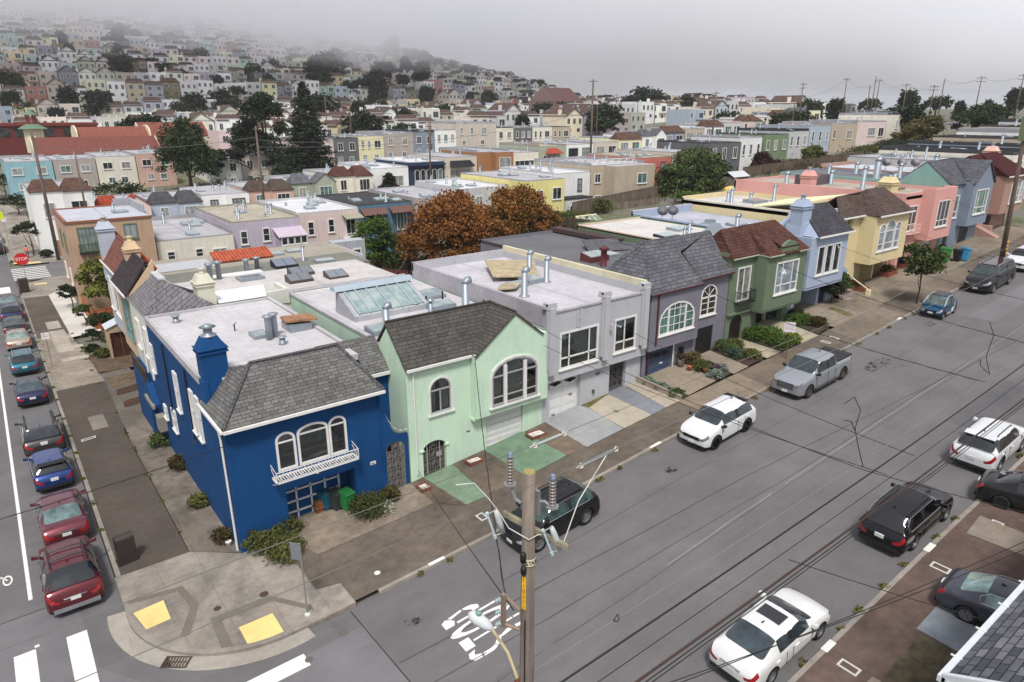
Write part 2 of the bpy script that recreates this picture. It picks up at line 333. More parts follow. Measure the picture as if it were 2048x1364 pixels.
# corner pavement, kerb height falls to the gutter at the ramps
sheet('corner_pavement',[(0,0),(-1.55,1.5),(-4.25,1.6)]+arc+[(1.3,-5.5),(2.3,-5.5),(2.3,-4.2),(1.45,-3.95),(1.45,-1.9),(2.0,0)],.11,CONC,1.2,skirt=.2)
KERB=paving((150,144,136),3,40,.3,.7)
def strip(name,pts_in,pts_out,off,mat,h=.0):
    b=MB()
    n=len(pts_in)
    for i in range(n-1):
        q=[pts_in[i],pts_in[i+1],pts_out[i+1],pts_out[i]]
        t=[(x,y,gz(x,y)+off) for x,y in q]
        if h: b.hexa([(x,y,z-h) for x,y,z in t],t)
        else: b.face(t)
    return struct(b.build(name,mat))
a2=[R(a) for a in range(172,278,5)]
strip('gutter_apron',[(4.27*math.cos(t),-1.2+4.27*math.sin(t)) for t in a2],[(4.86*math.cos(t)*(1 if t<R(200) else 1.0),-1.2+4.86*math.sin(t)) for t in a2],.008,paving((166,160,150),2.2,2.2,.25,.8))
a3=[R(a) for a in range(180,272,5)]
strip('kerb',[(4.08*math.cos(t),-1.2+4.08*math.sin(t)) for t in a3],[(4.27*math.cos(t),-1.2+4.27*math.sin(t)) for t in a3],.125,KERB,.2)
def kerb_line(p0,p1,wd=.16,off=.135,n=None):
    L=math.dist(p0,p1); n=n or max(2,int(L/2.5)); ux,uy=(p1[0]-p0[0])/L,(p1[1]-p0[1])/L
    P=[(p0[0]+ux*L*i/n,p0[1]+uy*L*i/n) for i in range(n+1)]
    return strip('kerb',P,[(x-uy*wd,y+ux*wd) for x,y in P],off,KERB,.25)
kerb_line((3.2,-5.6),(260,-5.6)); kerb_line((-4.2,62.5),(-4.2,1.6)); kerb_line((260,-17.1),(-4.2,-17.1)); kerb_line((-4.2,200),(-4.2,88))
kerb_line((260,67.2+4.8),(0,72)) ; kerb_line((0,83.5),(260,83.5))
# pavements of the front street (house side), left street and far side
sheet('pavement',[(2.3,-5.44),(2.3,-4.2),(1.45,-3.95),(1.45,-1.9),(2.0,0),(8.3,0),(9.4,-3.25),(130,-3.25),(130,-5.44)],.125,BROWN,2.5)
for xa_,xb_,c_ in ((22.4,27.6,(140,126,110)),(27.6,33.5,(118,106,94)),(37.5,44,(124,114,102)),(48,57,(120,110,98))): sheet('pavement_patch',[(xa_,-3.25),(xb_,-3.25),(xb_-.4,-5.43),(xa_-.4,-5.43)],.129,paving(c_,1.5,1.5,.35,.7),2.5)
sheet('pavement',[(-4.04,1.6),(-4.04,26.5),(-1.2,26.5),(-1.2,21),(-1.62,16),(-1.62,1.5)],.12,paving((88,80,74),60,60,.25,1),2.5)
sheet('pavement',[(-1.6,1.5),(0,0.02),(.06,0.02),(.06,19),(-1.5,19)],.128,paving((122,114,104),1.5,1.9,.5,.6),2.)
sheet('pavement',[(-4.04,26.5),(-4.04,42),(-1.75,42),(-1.2,26.5)],.12,paving((148,138,124),1.3,1.6,.4,.7),2.)
sheet('pavement',[(-4.04,42),(-4.04,60.5),(-1.85,60.5),(-1.75,42)],.12,paving((98,90,83),30,4,.3,.8),2.)
sheet('pavement',[(-4.04,60.5),(-4.04,66),(-3.2,69.5),(-1,71.8),(130,71.8),(130,67.2),(1,67.2),(-1.85,60.5)],.11,CONC,3.)
sheet('pavement',[(-4.04,140),(-4.04,90),(-3,84),(130,83.7),(130,89),(0,89),(0,140)],.11,CONC,3.)
sheet('white_paved_strip',[(-1.75,40.3),(-1.85,60.5),(1,66),(.5,40.9)],.14,paving((205,203,198),2.6,2.6,.2,.75),2.)
for i,(xx0,yy0,xx1,yy1,c) in enumerate([(-3.1,44.5,-2.1,47.6,(178,170,156)),(-3.1,36,-2.0,43.8,(172,164,150)),(-2.0,36.8,-1.3,37.6,(176,168,152)),(-2.0,40.4,-1.3,41.2,(176,168,152)),(-3.1,33.2,-1.3,34.2,(178,170,156)),(-3.0,17.6,-2.2,20,(134,128,120))]):
    sheet('pavement_patch',[(xx0,yy0),(xx1,yy0),(xx1,yy1),(xx0,yy1)],.131,paving(c,3,3,.3,.8),2.)
sheet('garden_bed',[(-1.35,28.5),(-1.35,33),(1.5,32.8),(1.5,28.2)],.16,soil((92,76,58)),2.)
sheet('garden_bed',[(-1.1,24.4),(-1.1,27.0),(1.3,27.0),(1.3,25)],.15,soil((100,84,64)),2.)
for y in (20.1,22.7): sheet('bark_bed',[(-1.0,y),(-.9,y+1.2),(.5,y+1.6),(.5,y+.3)],.16,soil((70,46,34)),2.)
sheet('driveway',[(-1.5,16.5),(-1.2,27),(-1.3,28.3),(.6,28.4),(.6,19)],.135,paving((112,106,98),5,2.6,.35,.7),2.)
# front gardens and driveways, house side: (polygon, colour)
def drv(poly,c,off=.14,st=.3,name='driveway',sx=1.8,sy=1.6): return sheet(name,poly,off,paving(c,sx,sy,st,.7),2.)
drv([(1.95,-1.0),(1.95,1.05),(5.1,1.05),(5.1,-.2),(6.3,0.02),(7.6,0.02),(7.6,-2.1),(2.3,-2.1)],(132,122,108),.145,.45)
drv([(8.3,-.02),(9.9,-.02),(9.6,-3.3),(8.55,-3.2)],(124,146,122),.15,.35,'green_painted_path',9,9)
drv([(11.75,0.3),(14.25,0.3),(14.3,-3.25),(11.8,-3.3)],(116,142,118),.15,.3,'green_painted_driveway',9,9)
drv([(7.6,0.02),(8.3,0.02),(8.55,-3.25),(7.6,-2.1)],(108,96,84),.146,.5,sx=9)
drv([(9.9,0.02),(11.75,0.02),(11.8,-3.3),(9.6,-3.3)],(112,101,89),.146,.5,sx=9)
drv([(14.3,0.02),(15.8,0.02),(15.6,-3.3),(14.3,-3.25)],(118,104,90),.146,.5,sx=9)
drv([(15.7,.6),(18.3,.6),(18.35,-.6),(18.0,-3.35),(15.5,-3.35)],(158,160,162),.15,.2,sx=3.2,sy=2.2)
drv([(18.35,-.1),(20.25,-.1),(20.1,-3.35),(18.05,-3.35)],(176,168,152),.15,.2,sx=3.2,sy=2)
drv([(20.25,.6),(21.7,.6),(21.3,-3.3),(20.1,-3.35)],(128,132,140),.15,.2,sx=9,sy=9)
drv([(21.7,0.0),(22.6,0),(22.5,-3.3),(21.3,-3.3)],(172,162,146),.15,.3,sx=9,sy=1.5)
drv([(23.3,1.2),(27.2,1.2),(25.84,-3.07),(23.2,-3.2)],(150,138,122),.15,.3)
drv([(27.8,.3),(29.3,.3),(28.8,-3.15),(27.3,-3.2)],(150,138,124),.15,.3)
sheet('garden_bed',[(22.62,-.05),(23.3,-.05),(23.2,-3.3),(22.5,-3.3)],.2,soil((64,56,44)),2.)
sheet('garden_bed',[(26.6,0),(27.9,0),(27.3,-3.1),(25.85,-3.07)],.17,soil((64,56,44)),2.)
sheet('garden_bed',[(29.3,.2),(31.3,.2),(30.5,-3.1),(28.8,-3.15)],.17,soil((60,44,36)),2.)
drv([(31.2,.3),(32.3,.3),(32.1,-3.2),(30.6,-3.2)],(178,166,146),.15,.3)
sheet('garden_bed',[(32.3,.1),(34.4,.1),(34.3,-3.2),(32.2,-3.2)],.17,soil((58,52,38)),2.)
drv([(34.3,1),(37.3,1),(36.2,-3.3),(34.2,-3.3)],(178,168,148),.15,.3)
sheet('garden_bed',[(37.2,0),(38.6,0),(38.1,-3),(36.2,-3.2)],.17,soil((60,52,38)),2.)
drv([(38.5,2.5),(42.0,2.5),(42,-3.3),(38.2,-3.3)],(146,136,122),.15,.4)
drv([(42,.3),(75,.3),(75,-3.3),(42,-3.3)],(134,124,110),.148,.45)
sheet('grass_verge',[(41.3,-1.0),(41.8,-1.0),(41.2,-3.0),(40.6,-3.0)],.17,soil((96,92,50)),2.)
sheet('grass_patch',[(18.2,.02),(18.35,-.5),(20.2,-.05),(20.2,.02)],.17,soil((96,92,52)),2.)
# far side of the front street: reddish pavement, strips
RED=paving((102,86,80),2.1,2.3,.4,.72)
sheet('pavement',[(-3,-17.26),(130,-17.26),(130,-21.1),(-3,-21.1)],.125,RED,2.5)
sheet('garden_bed',[(16.9,-18.9),(18.5,-18.9),(18.4,-21.2),(16.2,-21.2)],.135,soil((84,80,52)),2.)
sheet('garden_bed',[(12.8,-18.8),(15.2,-18.8),(15.2,-21),(12.6,-21)],.135,soil((82,74,56)),2.)
for p,c in (([(21.3,-17.7),(22.8,-17.6),(22.8,-21.1),(21.5,-21.1)],(140,130,118)),([(15.3,-18.6),(16.9,-18.6),(16.2,-22),(15.2,-22)],(140,146,154)),([(17.6,-19.6),(19.2,-19.4),(19.4,-22.4),(18.2,-22.4)],(140,146,156)),([(12.2,-18.6),(12.55,-18.6),(12.7,-21),(12.3,-21)],(140,130,118))):
    sheet('pavement_patch',p,.143,paving(c,3,2,.3,.8),2.)
ASP2=asphalt((115,112,115)); ASP3=asphalt((97,95,97))
for p,m_ in (([(-16,-17),(2.15,-17),(2.1,-6.6),(-3,-6.6),(-5.4,-3),(-5.6,1.3),(-16,1.3)],ASP2),([(30,-15.2),(37,-15.3),(37,-13.6),(30,-13.5)],ASP3),([(-10.6,14),(-8.8,14),(-8.8,22),(-10.6,22)],ASP3),([(46,-9.9),(60,-9.9),(60,-8.2),(46,-8.2)],ASP2)): sheet('asphalt_patch',p,.003,m_,3.)
# painted markings
MARK=N('road_paint'); MARK.b.inputs['Roughness'].default_value=.7
MARK.base(MARK.mix(MARK.rng(MARK.noise(6,6,rough=.75),0,.55,.52,.72),lin((224,223,218)),lin((140,138,136)))); MARK=MARK.m
YEL=paint((224,196,128),.8,.08,.15)
def mk(name,polys,mat=None,off=.006,z=None):
    b=MB()
    for p in polys: b.face([(x,y,gz(x,y)+off) for x,y in p])
    return struct(b.build(name,mat or MARK))
mk('lane_line',[[(-6.95,-.75+i*4.2),(-6.82,-.75+i*4.2),(-6.82,3.45+i*4.2),(-6.95,3.45+i*4.2)] for i in range(15)])
mk('crosswalk_stripe',[[(x,-.82),(x+.6,-.82),(x+.6,-4.6),(x,-4.6)] for x in (-7.53,-6.07)]+[[(-1.9,-6.5),(-.02,-6.5),(-.02,-7.1),(-1.9,-7.1)],[(-1.9,-8.1),(-.02,-8.1),(-.02,-8.7),(-1.9,-8.7)]])
mk('crosswalk_stripe',[[(-4.3,73.2+i*1.35),(-.6,73.2+i*1.35),(-.6,73.7+i*1.35),(-4.3,73.7+i*1.35)] for i in range(7)])
mk('crosswalk_stripe',[[(-9,65.5),(-4.9,65.5),(-4.9,69.3),(-9,69.3)]])
mk('ramp_pad',[[(-4.06,-1.05),(-3.07,-.98),(-3.08,-2.17),(-3.86,-2.2)]],YEL,.118)
mk('ramp_pad',[[(-1.35,-4.09),(-.21,-4.13),(-.21,-5.25),(-1.0,-5.2),(-1.35,-5.05)]],YEL,.118)
mk('ramp_pad',[[(-3.9,70.2),(-3.1,70.2),(-3.1,69.2),(-3.9,69.2)],[(-2.6,67.8),(-1.4,67.8),(-1.4,68.6),(-2.6,68.6)],[(-3.8,85.6),(-2.8,85.6),(-2.8,86.8),(-3.8,86.8)],[(-2.2,84.4),(-.8,84.4),(-.8,85.6),(-2.2,85.6)]],YEL,.118)
# ribbed grey wing bands round the ramps
GB=paving((118,112,105),.12,.12,.1,.85)
mk('ramp_band',[[(-4.1,-.2),(-2.6,-.55),(-2.6,-.8),(-4.1,-.42)],[(-2.6,-.55),(-2.35,-.55),(-2.1,-2.0),(-2.4,-2.0)],[(-2.4,-2.0),(-2.1,-2.0),(-2.75,-3.4),(-3.05,-3.3)],[(-2.0,-3.0),(-1.7,-3.05),(-1.75,-4.9),(-2.1,-4.75)],[(-1.75,-3.4),(-1.7,-3.05),(0,-3.15),(0,-3.5)],[(0,-3.15),(0,-3.5),(1.0,-5.0),(1.0,-4.6)]],GB,.117)
# road lettering, read by drivers coming down the street
def word_poly(L): return L
def seg(b,pts,w0,w1,off=.006):
    # a stroke of varying width along pts (x,y)
    for i in range(len(pts)-1):
        (xa,ya),(xb,yb)=pts[i],pts[i+1]; L=math.hypot(xb-xa,yb-ya); nx_,ny_=-(yb-ya)/L,(xb-xa)/L
        wa=w0+(w1-w0)*i/(len(pts)-1); wb=w0+(w1-w0)*(i+1)/(len(pts)-1)
        b.face([(x,y,gz(x,y)+off) for x,y in ((xa-nx_*wa,ya-ny_*wa),(xb-nx_*wb,yb-ny_*wb),(xb+nx_*wb,yb+ny_*wb),(xa+nx_*wa,ya+ny_*wa))])
lt=MB()
def PG(p): lt.face([(x,y,gz(x,y)+.006) for x,y in p])
# S
PG([(4.02,-10.15),(4.1,-9.98),(4.38,-9.92),(4.30,-10.03),(4.24,-10.12),(4.45,-10.2),(4.40,-10.35),(4.12,-10.33)])
PG([(4.50,-10.22),(4.47,-10.36),(4.85,-10.36),(5.08,-10.28),(5.0,-10.18),(4.8,-10.22)]); PG([(5.02,-10.16),(5.1,-10.27),(5.3,-10.12),(5.42,-9.98),(5.25,-9.98)]); PG([(5.28,-9.96),(5.45,-9.96),(5.7,-9.88),(5.95,-9.9),(5.9,-10.0),(5.6,-10.04),(5.42,-10.06)])
PG([(6.02,-9.9),(6.25,-9.93),(6.43,-10.05),(6.42,-10.25),(6.2,-10.36),(6.15,-10.26),(6.25,-10.18),(6.2,-10.06),(6.0,-10.02)])
# T
PG([(4.10,-9.83),(4.12,-9.36),(4.5,-9.36),(4.48,-9.83)]); PG([(4.56,-9.55),(4.56,-9.63),(5.55,-9.63),(5.55,-9.55)]); PG([(5.6,-9.55),(5.6,-9.63),(6.15,-9.63),(6.15,-9.55)]); PG([(6.2,-9.55),(6.2,-9.63),(6.46,-9.63),(6.46,-9.55)])
# O
def ring(cx_,cy_,rx,ry,wx,wy,a0,a1,n=8):
    for i in range(n):
        t0,t1=[R(a0+(a1-a0)*(i+k)/n) for k in (0,1)]
        PG([(cx_+rx*math.cos(t0),cy_+ry*math.sin(t0)),(cx_+rx*math.cos(t1),cy_+ry*math.sin(t1)),(cx_+(rx-wx)*math.cos(t1),cy_+(ry-wy)*math.sin(t1)),(cx_+(rx-wx)*math.cos(t0),cy_+(ry-wy)*math.sin(t0))])
for a0,a1 in ((100,178),(182,260),(-78,-2),(2,78),(82,98),(262,278)): ring(5.25,-9.03,1.22,.27,.42,.1,a0,a1)
# P
PG([(4.12,-8.30),(4.10,-8.62),(4.45,-8.62),(4.55,-8.45),(4.48,-8.34),(4.3,-8.22)]); PG([(4.58,-8.62),(4.58,-8.53),(5.35,-8.53),(5.35,-8.62)]); PG([(5.42,-8.62),(5.42,-8.53),(6.4,-8.53),(6.4,-8.62)])
PG([(4.5,-8.32),(4.4,-8.22),(5.0,-8.13),(5.0,-8.22)]); PG([(5.06,-8.22),(5.06,-8.13),(5.4,-8.16),(5.62,-8.28),(5.58,-8.45),(5.3,-8.47),(5.3,-8.36)])
struct(lt.build('road_lettering',MARK))
# bicycle symbol half in view at the left
lt=MB()
ring(-7.5,4.17,.16,.38,.05,.12,0,360,18); ring(-8.1,4.17,.16,.38,.05,.12,0,360,18)
for a,b_ in (((-7.5,4.17),(-7.72,4.6)),((-7.72,4.6),(-8.0,4.55)),((-7.72,4.6),(-7.8,4.2)),((-8.0,4.55),(-8.1,4.17)),((-7.8,4.2),(-8.02,4.5))): seg(lt,[a,b_],.025,.025)
struct(lt.build('bicycle_symbol',MARK))
# white kerb tabs, utility marks and covers
for x,y,L_ in ((5.3,-5.52,.7),(17.6,-5.52,.75),(23.6,-5.5,.6),(42.2,-5.5,.5)): mk('kerb_mark',[[(x,y-.06),(x+L_,y-.06),(x+L_,y+.1),(x,y+.1)]],None,.141)
for x,y,L_ in ((12.4,-17.2,.55),(19.2,-17.2,.6),(24.5,-17.2,.5),(30,-17.2,.5)): mk('kerb_mark',[[(x,y-.1),(x+L_,y-.1),(x+L_,y+.12),(x,y+.12)]],None,.141)
for x,y,w_,d_ in ((8.4,-4.6,.35,.5),(35.3,-4.5,.3,.6),(36.3,-4.5,.3,.6),(-3.7,16.3,.7,.28),(12.2,-18.3,.35,.6),(18.5,-18.2,.35,.6),(22.6,-18.4,.3,.4)):
    b=MB(); z=gz(x,y)+.13
    b.slab((Vector((x,y,z)),Vector((1,0,.08)),Vector((0,1,0)),Vector((0,0,1))),[(0,0),(w_,0),(w_,d_),(0,d_)],[[(.06,.06),(w_-.06,.06),(w_-.06,d_-.06),(.06,d_-.06)]],.012,-.01)
    tag(b.build('meter_cover_rim',flat((196,194,188),.8),org=(x,y,z)),'pale utility meter frame set flush in the '+('reddish far' if y<-17 else 'side street' if x<0 else 'brown house-side')+' pavement','utility cover','utility covers in the pavement')
def disc(name,x,y,r,c,lab,off,n=14,grp='utility covers in the pavement'):
    b=MB(); z=gz(x,y)+off; b.cyl((x,y,z-.01),(x,y,z+.006),r,r*.97,16); b.cyl((x,y,z+.006),(x,y,z+.012),r*.72,r*.7,16)
    tag(b.build(name,flat(c,.7),org=(x,y,z)),lab,'cover',grp)
disc('manhole_cover',-1.66,-2.66,.13,(70,52,48),'small round rusty cover in the middle of the corner pavement',.115)
disc('manhole_cover',-.11,-2.96,.16,(74,54,50),'larger round rusty cover in the corner pavement near the street sign post',.115)
disc('manhole_cover',1.29,-5.95,.12,(98,92,86),'small round valve cover beside the kerb end','' or .012)
disc('manhole_cover',1.35,-6.5,.13,(98,92,86),'round valve cover in the asphalt below the kerb end',.012)
disc('manhole_cover',.02,-6.85,.13,(98,92,86),'round valve cover at the end of the crosswalk stripe',.012)
disc('manhole_cover',19.1,-1.8,.17,(104,116,84),'round mossy cover in the cream path before the grey house',.155)
disc('manhole_cover',3.6,-4.6,.12,(215,215,212),'white painted ring cover on the brown pavement beside the blue house',.13)
# storm drain grate at the corner
b=MB(); gx,gy=-3.38,-4.28; z=gz(gx,gy)+.012; ga=R(-38)
F=(Vector((gx,gy,z)),Vector((math.cos(ga),math.sin(ga),0)),Vector((-math.sin(ga),math.cos(ga),0)),Vector((0,0,1)))
b.slab(F,[(-.42,-.24),(.42,-.24),(.42,.24),(-.42,.24)],[[(-.38+i*.095,-.2),(-.325+i*.095,-.2),(-.325+i*.095,-.01),(-.38+i*.095,-.01)] for i in range(8)]+[[(-.38+i*.095,.02),(-.325+i*.095,.02),(-.325+i*.095,.2),(-.38+i*.095,.2)] for i in range(8)],.02,-.015)
gr=tag(b.build('drain_grate',flat((74,60,54),.75),org=(gx,gy,z)),'rusty slotted storm drain grate in the curved corner gutter','drain grate')
b=MB(); b.box(-.4,-.22,-.012,.4,.22,-.008); pit=b.build('pit',DARK(),org=(0,0,0)); pit.parent=gr; pit.rotation_euler=(0,0,ga)
# ---------------------------------------------------------------- house parts
VX,VY,VZ=Vector((1,0,0)),Vector((0,1,0)),Vector((0,0,1))
def FF(y): return (Vector((0,y,0)),VX,VZ,-VY)          # frames: facing -Y
def FB(y): return (Vector((0,y,0)),VX,VZ,VY)
def FL(x): return (Vector((x,0,0)),VY,VZ,-VX)           # facing -X (u is y)
def FR(x): return (Vector((x,0,0)),VY,VZ,VX)
def rect(u0,u1,v0,v1,i=0): return [(u0+i,v0+i),(u1-i,v0+i),(u1-i,v1-i),(u0+i,v1-i)]
def arch(u0,u1,v0,v1,rise,i=0,n=8,skew=0):
    u0+=i;u1-=i;v0+=i;v1-=i; W=u1-u0; r=min(rise*(W/(W+2*i)),W/2) if i else rise
    pts=[(u0,v0),(u1,v0)]; c=(u0+u1)/2
    if skew:   # half arch: high side at u1 (skew 1) or u0 (skew -1)
        for k in range(n+1):
            t=k/n*math.pi/2
            pts.append((u1-W*math.sin(t),v1-r+r*math.cos(t)) if skew>0 else (u1-W*(1-math.cos(t)),v1-r+r*math.sin(t)))
        return pts
    for k in range(n+1):
        t=k/n*math.pi; pts.append((c+W/2*math.cos(t),v1-r+r*math.sin(t)))
    return pts
def SH(sh,i=0): return rect(*sh[1:5],i) if sh[0]=='r' else arch(*sh[1:6],i,8,sh[6] if len(sh)>6 else 0)
def bar(b,F,p,q,w,d0,d1,m=0):
    O,U,W_,NN=F; dx,dy=q[0]-p[0],q[1]-p[1]; L=math.hypot(dx,dy) or 1; nx_,ny_=-dy/L*w/2,dx/L*w/2
    c=[(p[0]-nx_,p[1]-ny_),(q[0]-nx_,q[1]-ny_),(q[0]+nx_,q[1]+ny_),(p[0]+nx_,p[1]+ny_)]
    P=lambda a,d:O+U*a[0]+W_*a[1]+NN*d
    b.hexa([P(a,d1) for a in c],[P(a,d0) for a in c],m)
def grid(u0,u1,v0,v1,us=(),vs=()):
    return [((u,v0),(u,v1)) for u in us]+[((u0,v),(u1,v)) for v in vs]
REC=[0.]
def win(T,F,sh,bars=(),fw=.08,bw=.04,fm=None,pm=None,rec=None,sill=True,curt=None,name='window'):
    """window: frame mesh (the part) with its pane as a sub-part; rec = how deep it sits"""
    rec=REC[0] if rec is None else rec
    fm=fm or WHT(); b=MB(); out=SH(sh); inn=SH(sh,fw)
    b.slab(F,out,[inn],.035-rec,-.07-rec)
    for k in bars: bar(b,F,k[0],k[1],k[2] if len(k)>2 else bw,.012-rec,-.05-rec)
    if sill:
        b2=min(p[1] for p in out); u0=min(p[0] for p in out); u1=max(p[0] for p in out)
        bar(b,F,(u0-.06,b2-.035),(u1+.06,b2-.035),.07,.09-rec,-.05-rec)
    w_=b.build(name,fm,T)
    g=MB(); g.slab(F,SH(sh,fw*.7),[],-.02-rec,-.03-rec,back=False); g.build('pane',pm or DARKP(),w_)
    if curt:
        cm,spans=curt; c=MB(); O,U,W_,NN=F; vs=[p[1] for p in out]; v0,v1=min(vs)+fw,max(vs)-fw*.8
        for a,e in spans:
            n=max(6,int((e-a)/.05)); 
            top=lambda u:v1
            pts=[a+(e-a)*i/n for i in range(n+1)]
            for i in range(n):
                dd=[-.12-rec-.03*(k%2) for k in (i,i+1)]
                c.face([O+U*pts[i]+W_*v0+NN*dd[0],O+U*pts[i+1]+W_*v0+NN*dd[1],O+U*pts[i+1]+W_*v1+NN*dd[1],O+U*pts[i]+W_*v1+NN*dd[0]])
        c.build('curtain',cm,w_)
    return w_
def garage(T,F,u0,u1,v0,v1,rec,dm,rows=4,cols=1,lites=0,fm=None,gap=.03):
    b=MB(); h=(v1-v0)/rows
    for i in range(rows): 
        for j in range(cols):
            w_=(u1-u0)/cols; b.slab(F,rect(u0+j*w_+.02,u0+(j+1)*w_-.02,v0+i*h+.015,v0+(i+1)*h-.015),[],-rec,-rec-.05)
            if cols*rows<20: b.slab(F,rect(u0+j*w_+.12,u0+(j+1)*w_-.12,v0+i*h+.1,v0+(i+1)*h-.1),[],-rec+.012,-rec)
    b.slab(F,rect(u0,u1,v0,v1),[],-rec-.03,-rec-.06)
    d=b.build('garage_door',dm,T)
    if fm:
        b=MB(); 
        for k in (((u0-.04,v0),(u0-.04,v1)),((u1+.04,v0),(u1+.04,v1)),((u0-.08,v1+.04),(u1+.08,v1+.04))): bar(b,F,k[0],k[1],.08,-rec+.05,-rec-.04)
        b.build('door_frame',fm,d)
    return d
def gate(T,F,sh,rec,m,style='star',fm=None):
    us=[p[0] for p in SH(sh)]; vs=[p[1] for p in SH(sh)]; u0,u1,v0,v1=min(us),max(us),min(vs),max(vs); b=MB()
    b.slab(F,SH(sh,.01),[SH(sh,.05)],-rec+.02,-rec-.02)
    def B(p,q,w_=.018):
        if p[1]>v1-.02 or q[1]>v1-.02: return
        bar(b,F,p,q,w_,-rec+.012,-rec-.012)
    nu=3; nv=max(4,int((v1-v0)/.42)); du=(u1-u0)/nu; dv=(v1-v0)/nv
    for i in range(1,nu): B((u0+i*du,v0),(u0+i*du,v1-.12),.022)
    for j in range(1,nv): B((u0,v0+j*dv),(u1,v0+j*dv),.022)
    for i in range(nu):
        for j in range(nv):
            cu,cv=u0+(i+.5)*du,v0+(j+.5)*dv
            if cv+dv/2>v1-.14 and sh[0]!='r' and i!=1: continue
            if style=='star':
                for a in range(0,180,30): B((cu-du*.5*math.cos(R(a)),cv-dv*.5*math.sin(R(a))),(cu+du*.5*math.cos(R(a)),cv+dv*.5*math.sin(R(a))))
            else:
                K=[(cu+du*.4*math.cos(R(a)),cv+dv*.4*math.sin(R(a))) for a in range(0,361,45)]
                for a in range(8): B(K[a],K[a+1])
                B((cu-du*.5,cv-dv*.5),(cu+du*.5,cv+dv*.5))
    g=b.build('security_gate',m,T); 
    k=MB(); k.slab(F,SH(sh,.0),[],-rec-.5,-rec-.55); k.build('entry_door',flat((44,42,42),.8),T); return g
def downpipe(T,pts,m,r=.035): b=MB(); b.tube(pts,r,8); return b.build('downpipe',m,T)
def gutter(T,pts,m=None,w=.1):
    b=MB()
    for p,q in zip(pts[:-1],pts[1:]):
        p=Vector(p);q=Vector(q); d=(q-p).normalized(); n=Vector((d.y,-d.x,0)); u=Vector((0,0,.11))
        b.hexa([p,q,q+n*w,p+n*w],[p+u,q+u,q+n*w+u,p+n*w+u])
    return b.build('gutter',m or WHT(),T)
def slope(b,pts,th=.08,m=0):
    """a roof plane with thickness"""
    P=[Vector(p) for p in pts]; n=(P[1]-P[0]).cross(P[2]-P[0]).normalized(); n=n if n.z>0 else -n
    k=len(P); b.add(P+[p-n*th for p in P],[tuple(range(k)),tuple(range(k,2*k))[::-1]]+[(i,(i+1)%k,k+(i+1)%k,k+i) for i in range(k)],m)
def vent(T,x,y,z,h,r=.13,hood=True,m=None):
    b=MB(); b.lathe((x,y,z),[(r*1.8,0),(r*1.7,.05),(r,.09),(r,h),(r*.01,h)],12)
    if hood: b.tube([(x,y,z+h-.02),(x+r*.15,y,z+h+r*.35),(x+r*.6,y,z+h+r*.75),(x+r*1.5,y,z+h+r*.8)],[r,r*1.02,r*1.02,r*1.05],12); b.cyl((x-r*.3,y,z+h+.1),(x-r*.3,y,z+h+.4),.012,n=5)
    v_=b.build('vent_pipe',m or METAL(),T,True)
    if hood: b=MB(); b.cyl((x+r*1.5,y,z+h+r*.8),(x+r*1.52,y,z+h+r*.8),r*.85,n=12); b.build('vent_mouth',BLACK(),v_)  # black disc stands for the shade inside the hood
    return v_
def capvent(T,x,y,z,h,r=.12,m=None):
    b=MB(); b.lathe((x,y,z),[(r*1.5,0),(r,.06),(r,h*.7),(r*.5,h*.72),(r*.5,h*.8),(r*1.7,h*.8),(r*1.6,h*.86),(.01,h)],12); return b.build('vent_pipe',m or METAL(),T,True)
def skylight(T,x0,y0,x1,y1,z,h=.2,slope_=.15,m=None,gm=None,panes=1):
    m=m or METAL(); b=MB(); b.hexa([(x0,y0,z),(x1,y0,z),(x1,y1,z),(x0,y1,z)],[(x0,y0,z+h),(x1,y0,z+h),(x1,y1,z+h+slope_),(x0,y1,z+h+slope_)])
    s=b.build('skylight',m,T); b=MB()
    for i in range(panes):
        a=x0+.05+(x1-x0-.1)*i/panes+.02; e=x0+.05+(x1-x0-.1)*(i+1)/panes-.02; fz=lambda y:z+h+.012+slope_*(y-y0)/(y1-y0)
        b.hexa([(a,y0+.06,fz(y0+.06)-.008),(e,y0+.06,fz(y0+.06)-.008),(e,y1-.06,fz(y1-.06)-.008),(a,y1-.06,fz(y1-.06)-.008)],[(a,y0+.06,fz(y0+.06)+.01),(e,y0+.06,fz(y0+.06)+.01),(e,y1-.06,fz(y1-.06)+.01),(a,y1-.06,fz(y1-.06)+.01)])
    b.build('pane',gm or pane((120,135,138),(150,160,160)),s); return s
def chimney(T,x0,y0,x1,y1,z0,z1,m,style=0,cap=None):
    cx_,cy_,wx,wy=(x0+x1)/2,(y0+y1)/2,(x1-x0)/2,(y1-y0)/2; b=MB()
    def fr(za,zb,ka,kb): b.hexa([(cx_-wx*ka,cy_-wy*ka,za),(cx_+wx*ka,cy_-wy*ka,za),(cx_+wx*ka,cy_+wy*ka,za),(cx_-wx*ka,cy_+wy*ka,za)],[(cx_-wx*kb,cy_-wy*kb,zb),(cx_+wx*kb,cy_-wy*kb,zb),(cx_+wx*kb,cy_+wy*kb,zb),(cx_-wx*kb,cy_+wy*kb,zb)])
    H=z1-z0; a=z1-.62
    fr(z0,a,1,1); fr(a,a+.07,1.16,1.16); fr(a+.07,a+.16,1.0,1.12); fr(a+.16,a+.2,1.18,1.18); fr(a+.2,z1,1.02,.62)
    c=b.build('chimney',m,T)
    b=MB()
    if style==0: b.lathe((cx_,cy_,z1),[(.3,0),(.3,.06),(.17,.08),(.17,.34),(.2,.36),(.32,.38),(.02,.52)],14)
    else: b.lathe((cx_,cy_,z1),[(.2,0),(.16,.05),(.13,.18),(.2,.26),(.21,.3),(.12,.3)],12)
    b.build('chimney_cap',cap or METAL(),c,True); return c
def box_part(T,name,a,m): b=MB(); b.box(*a); return b.build(name,m,T)
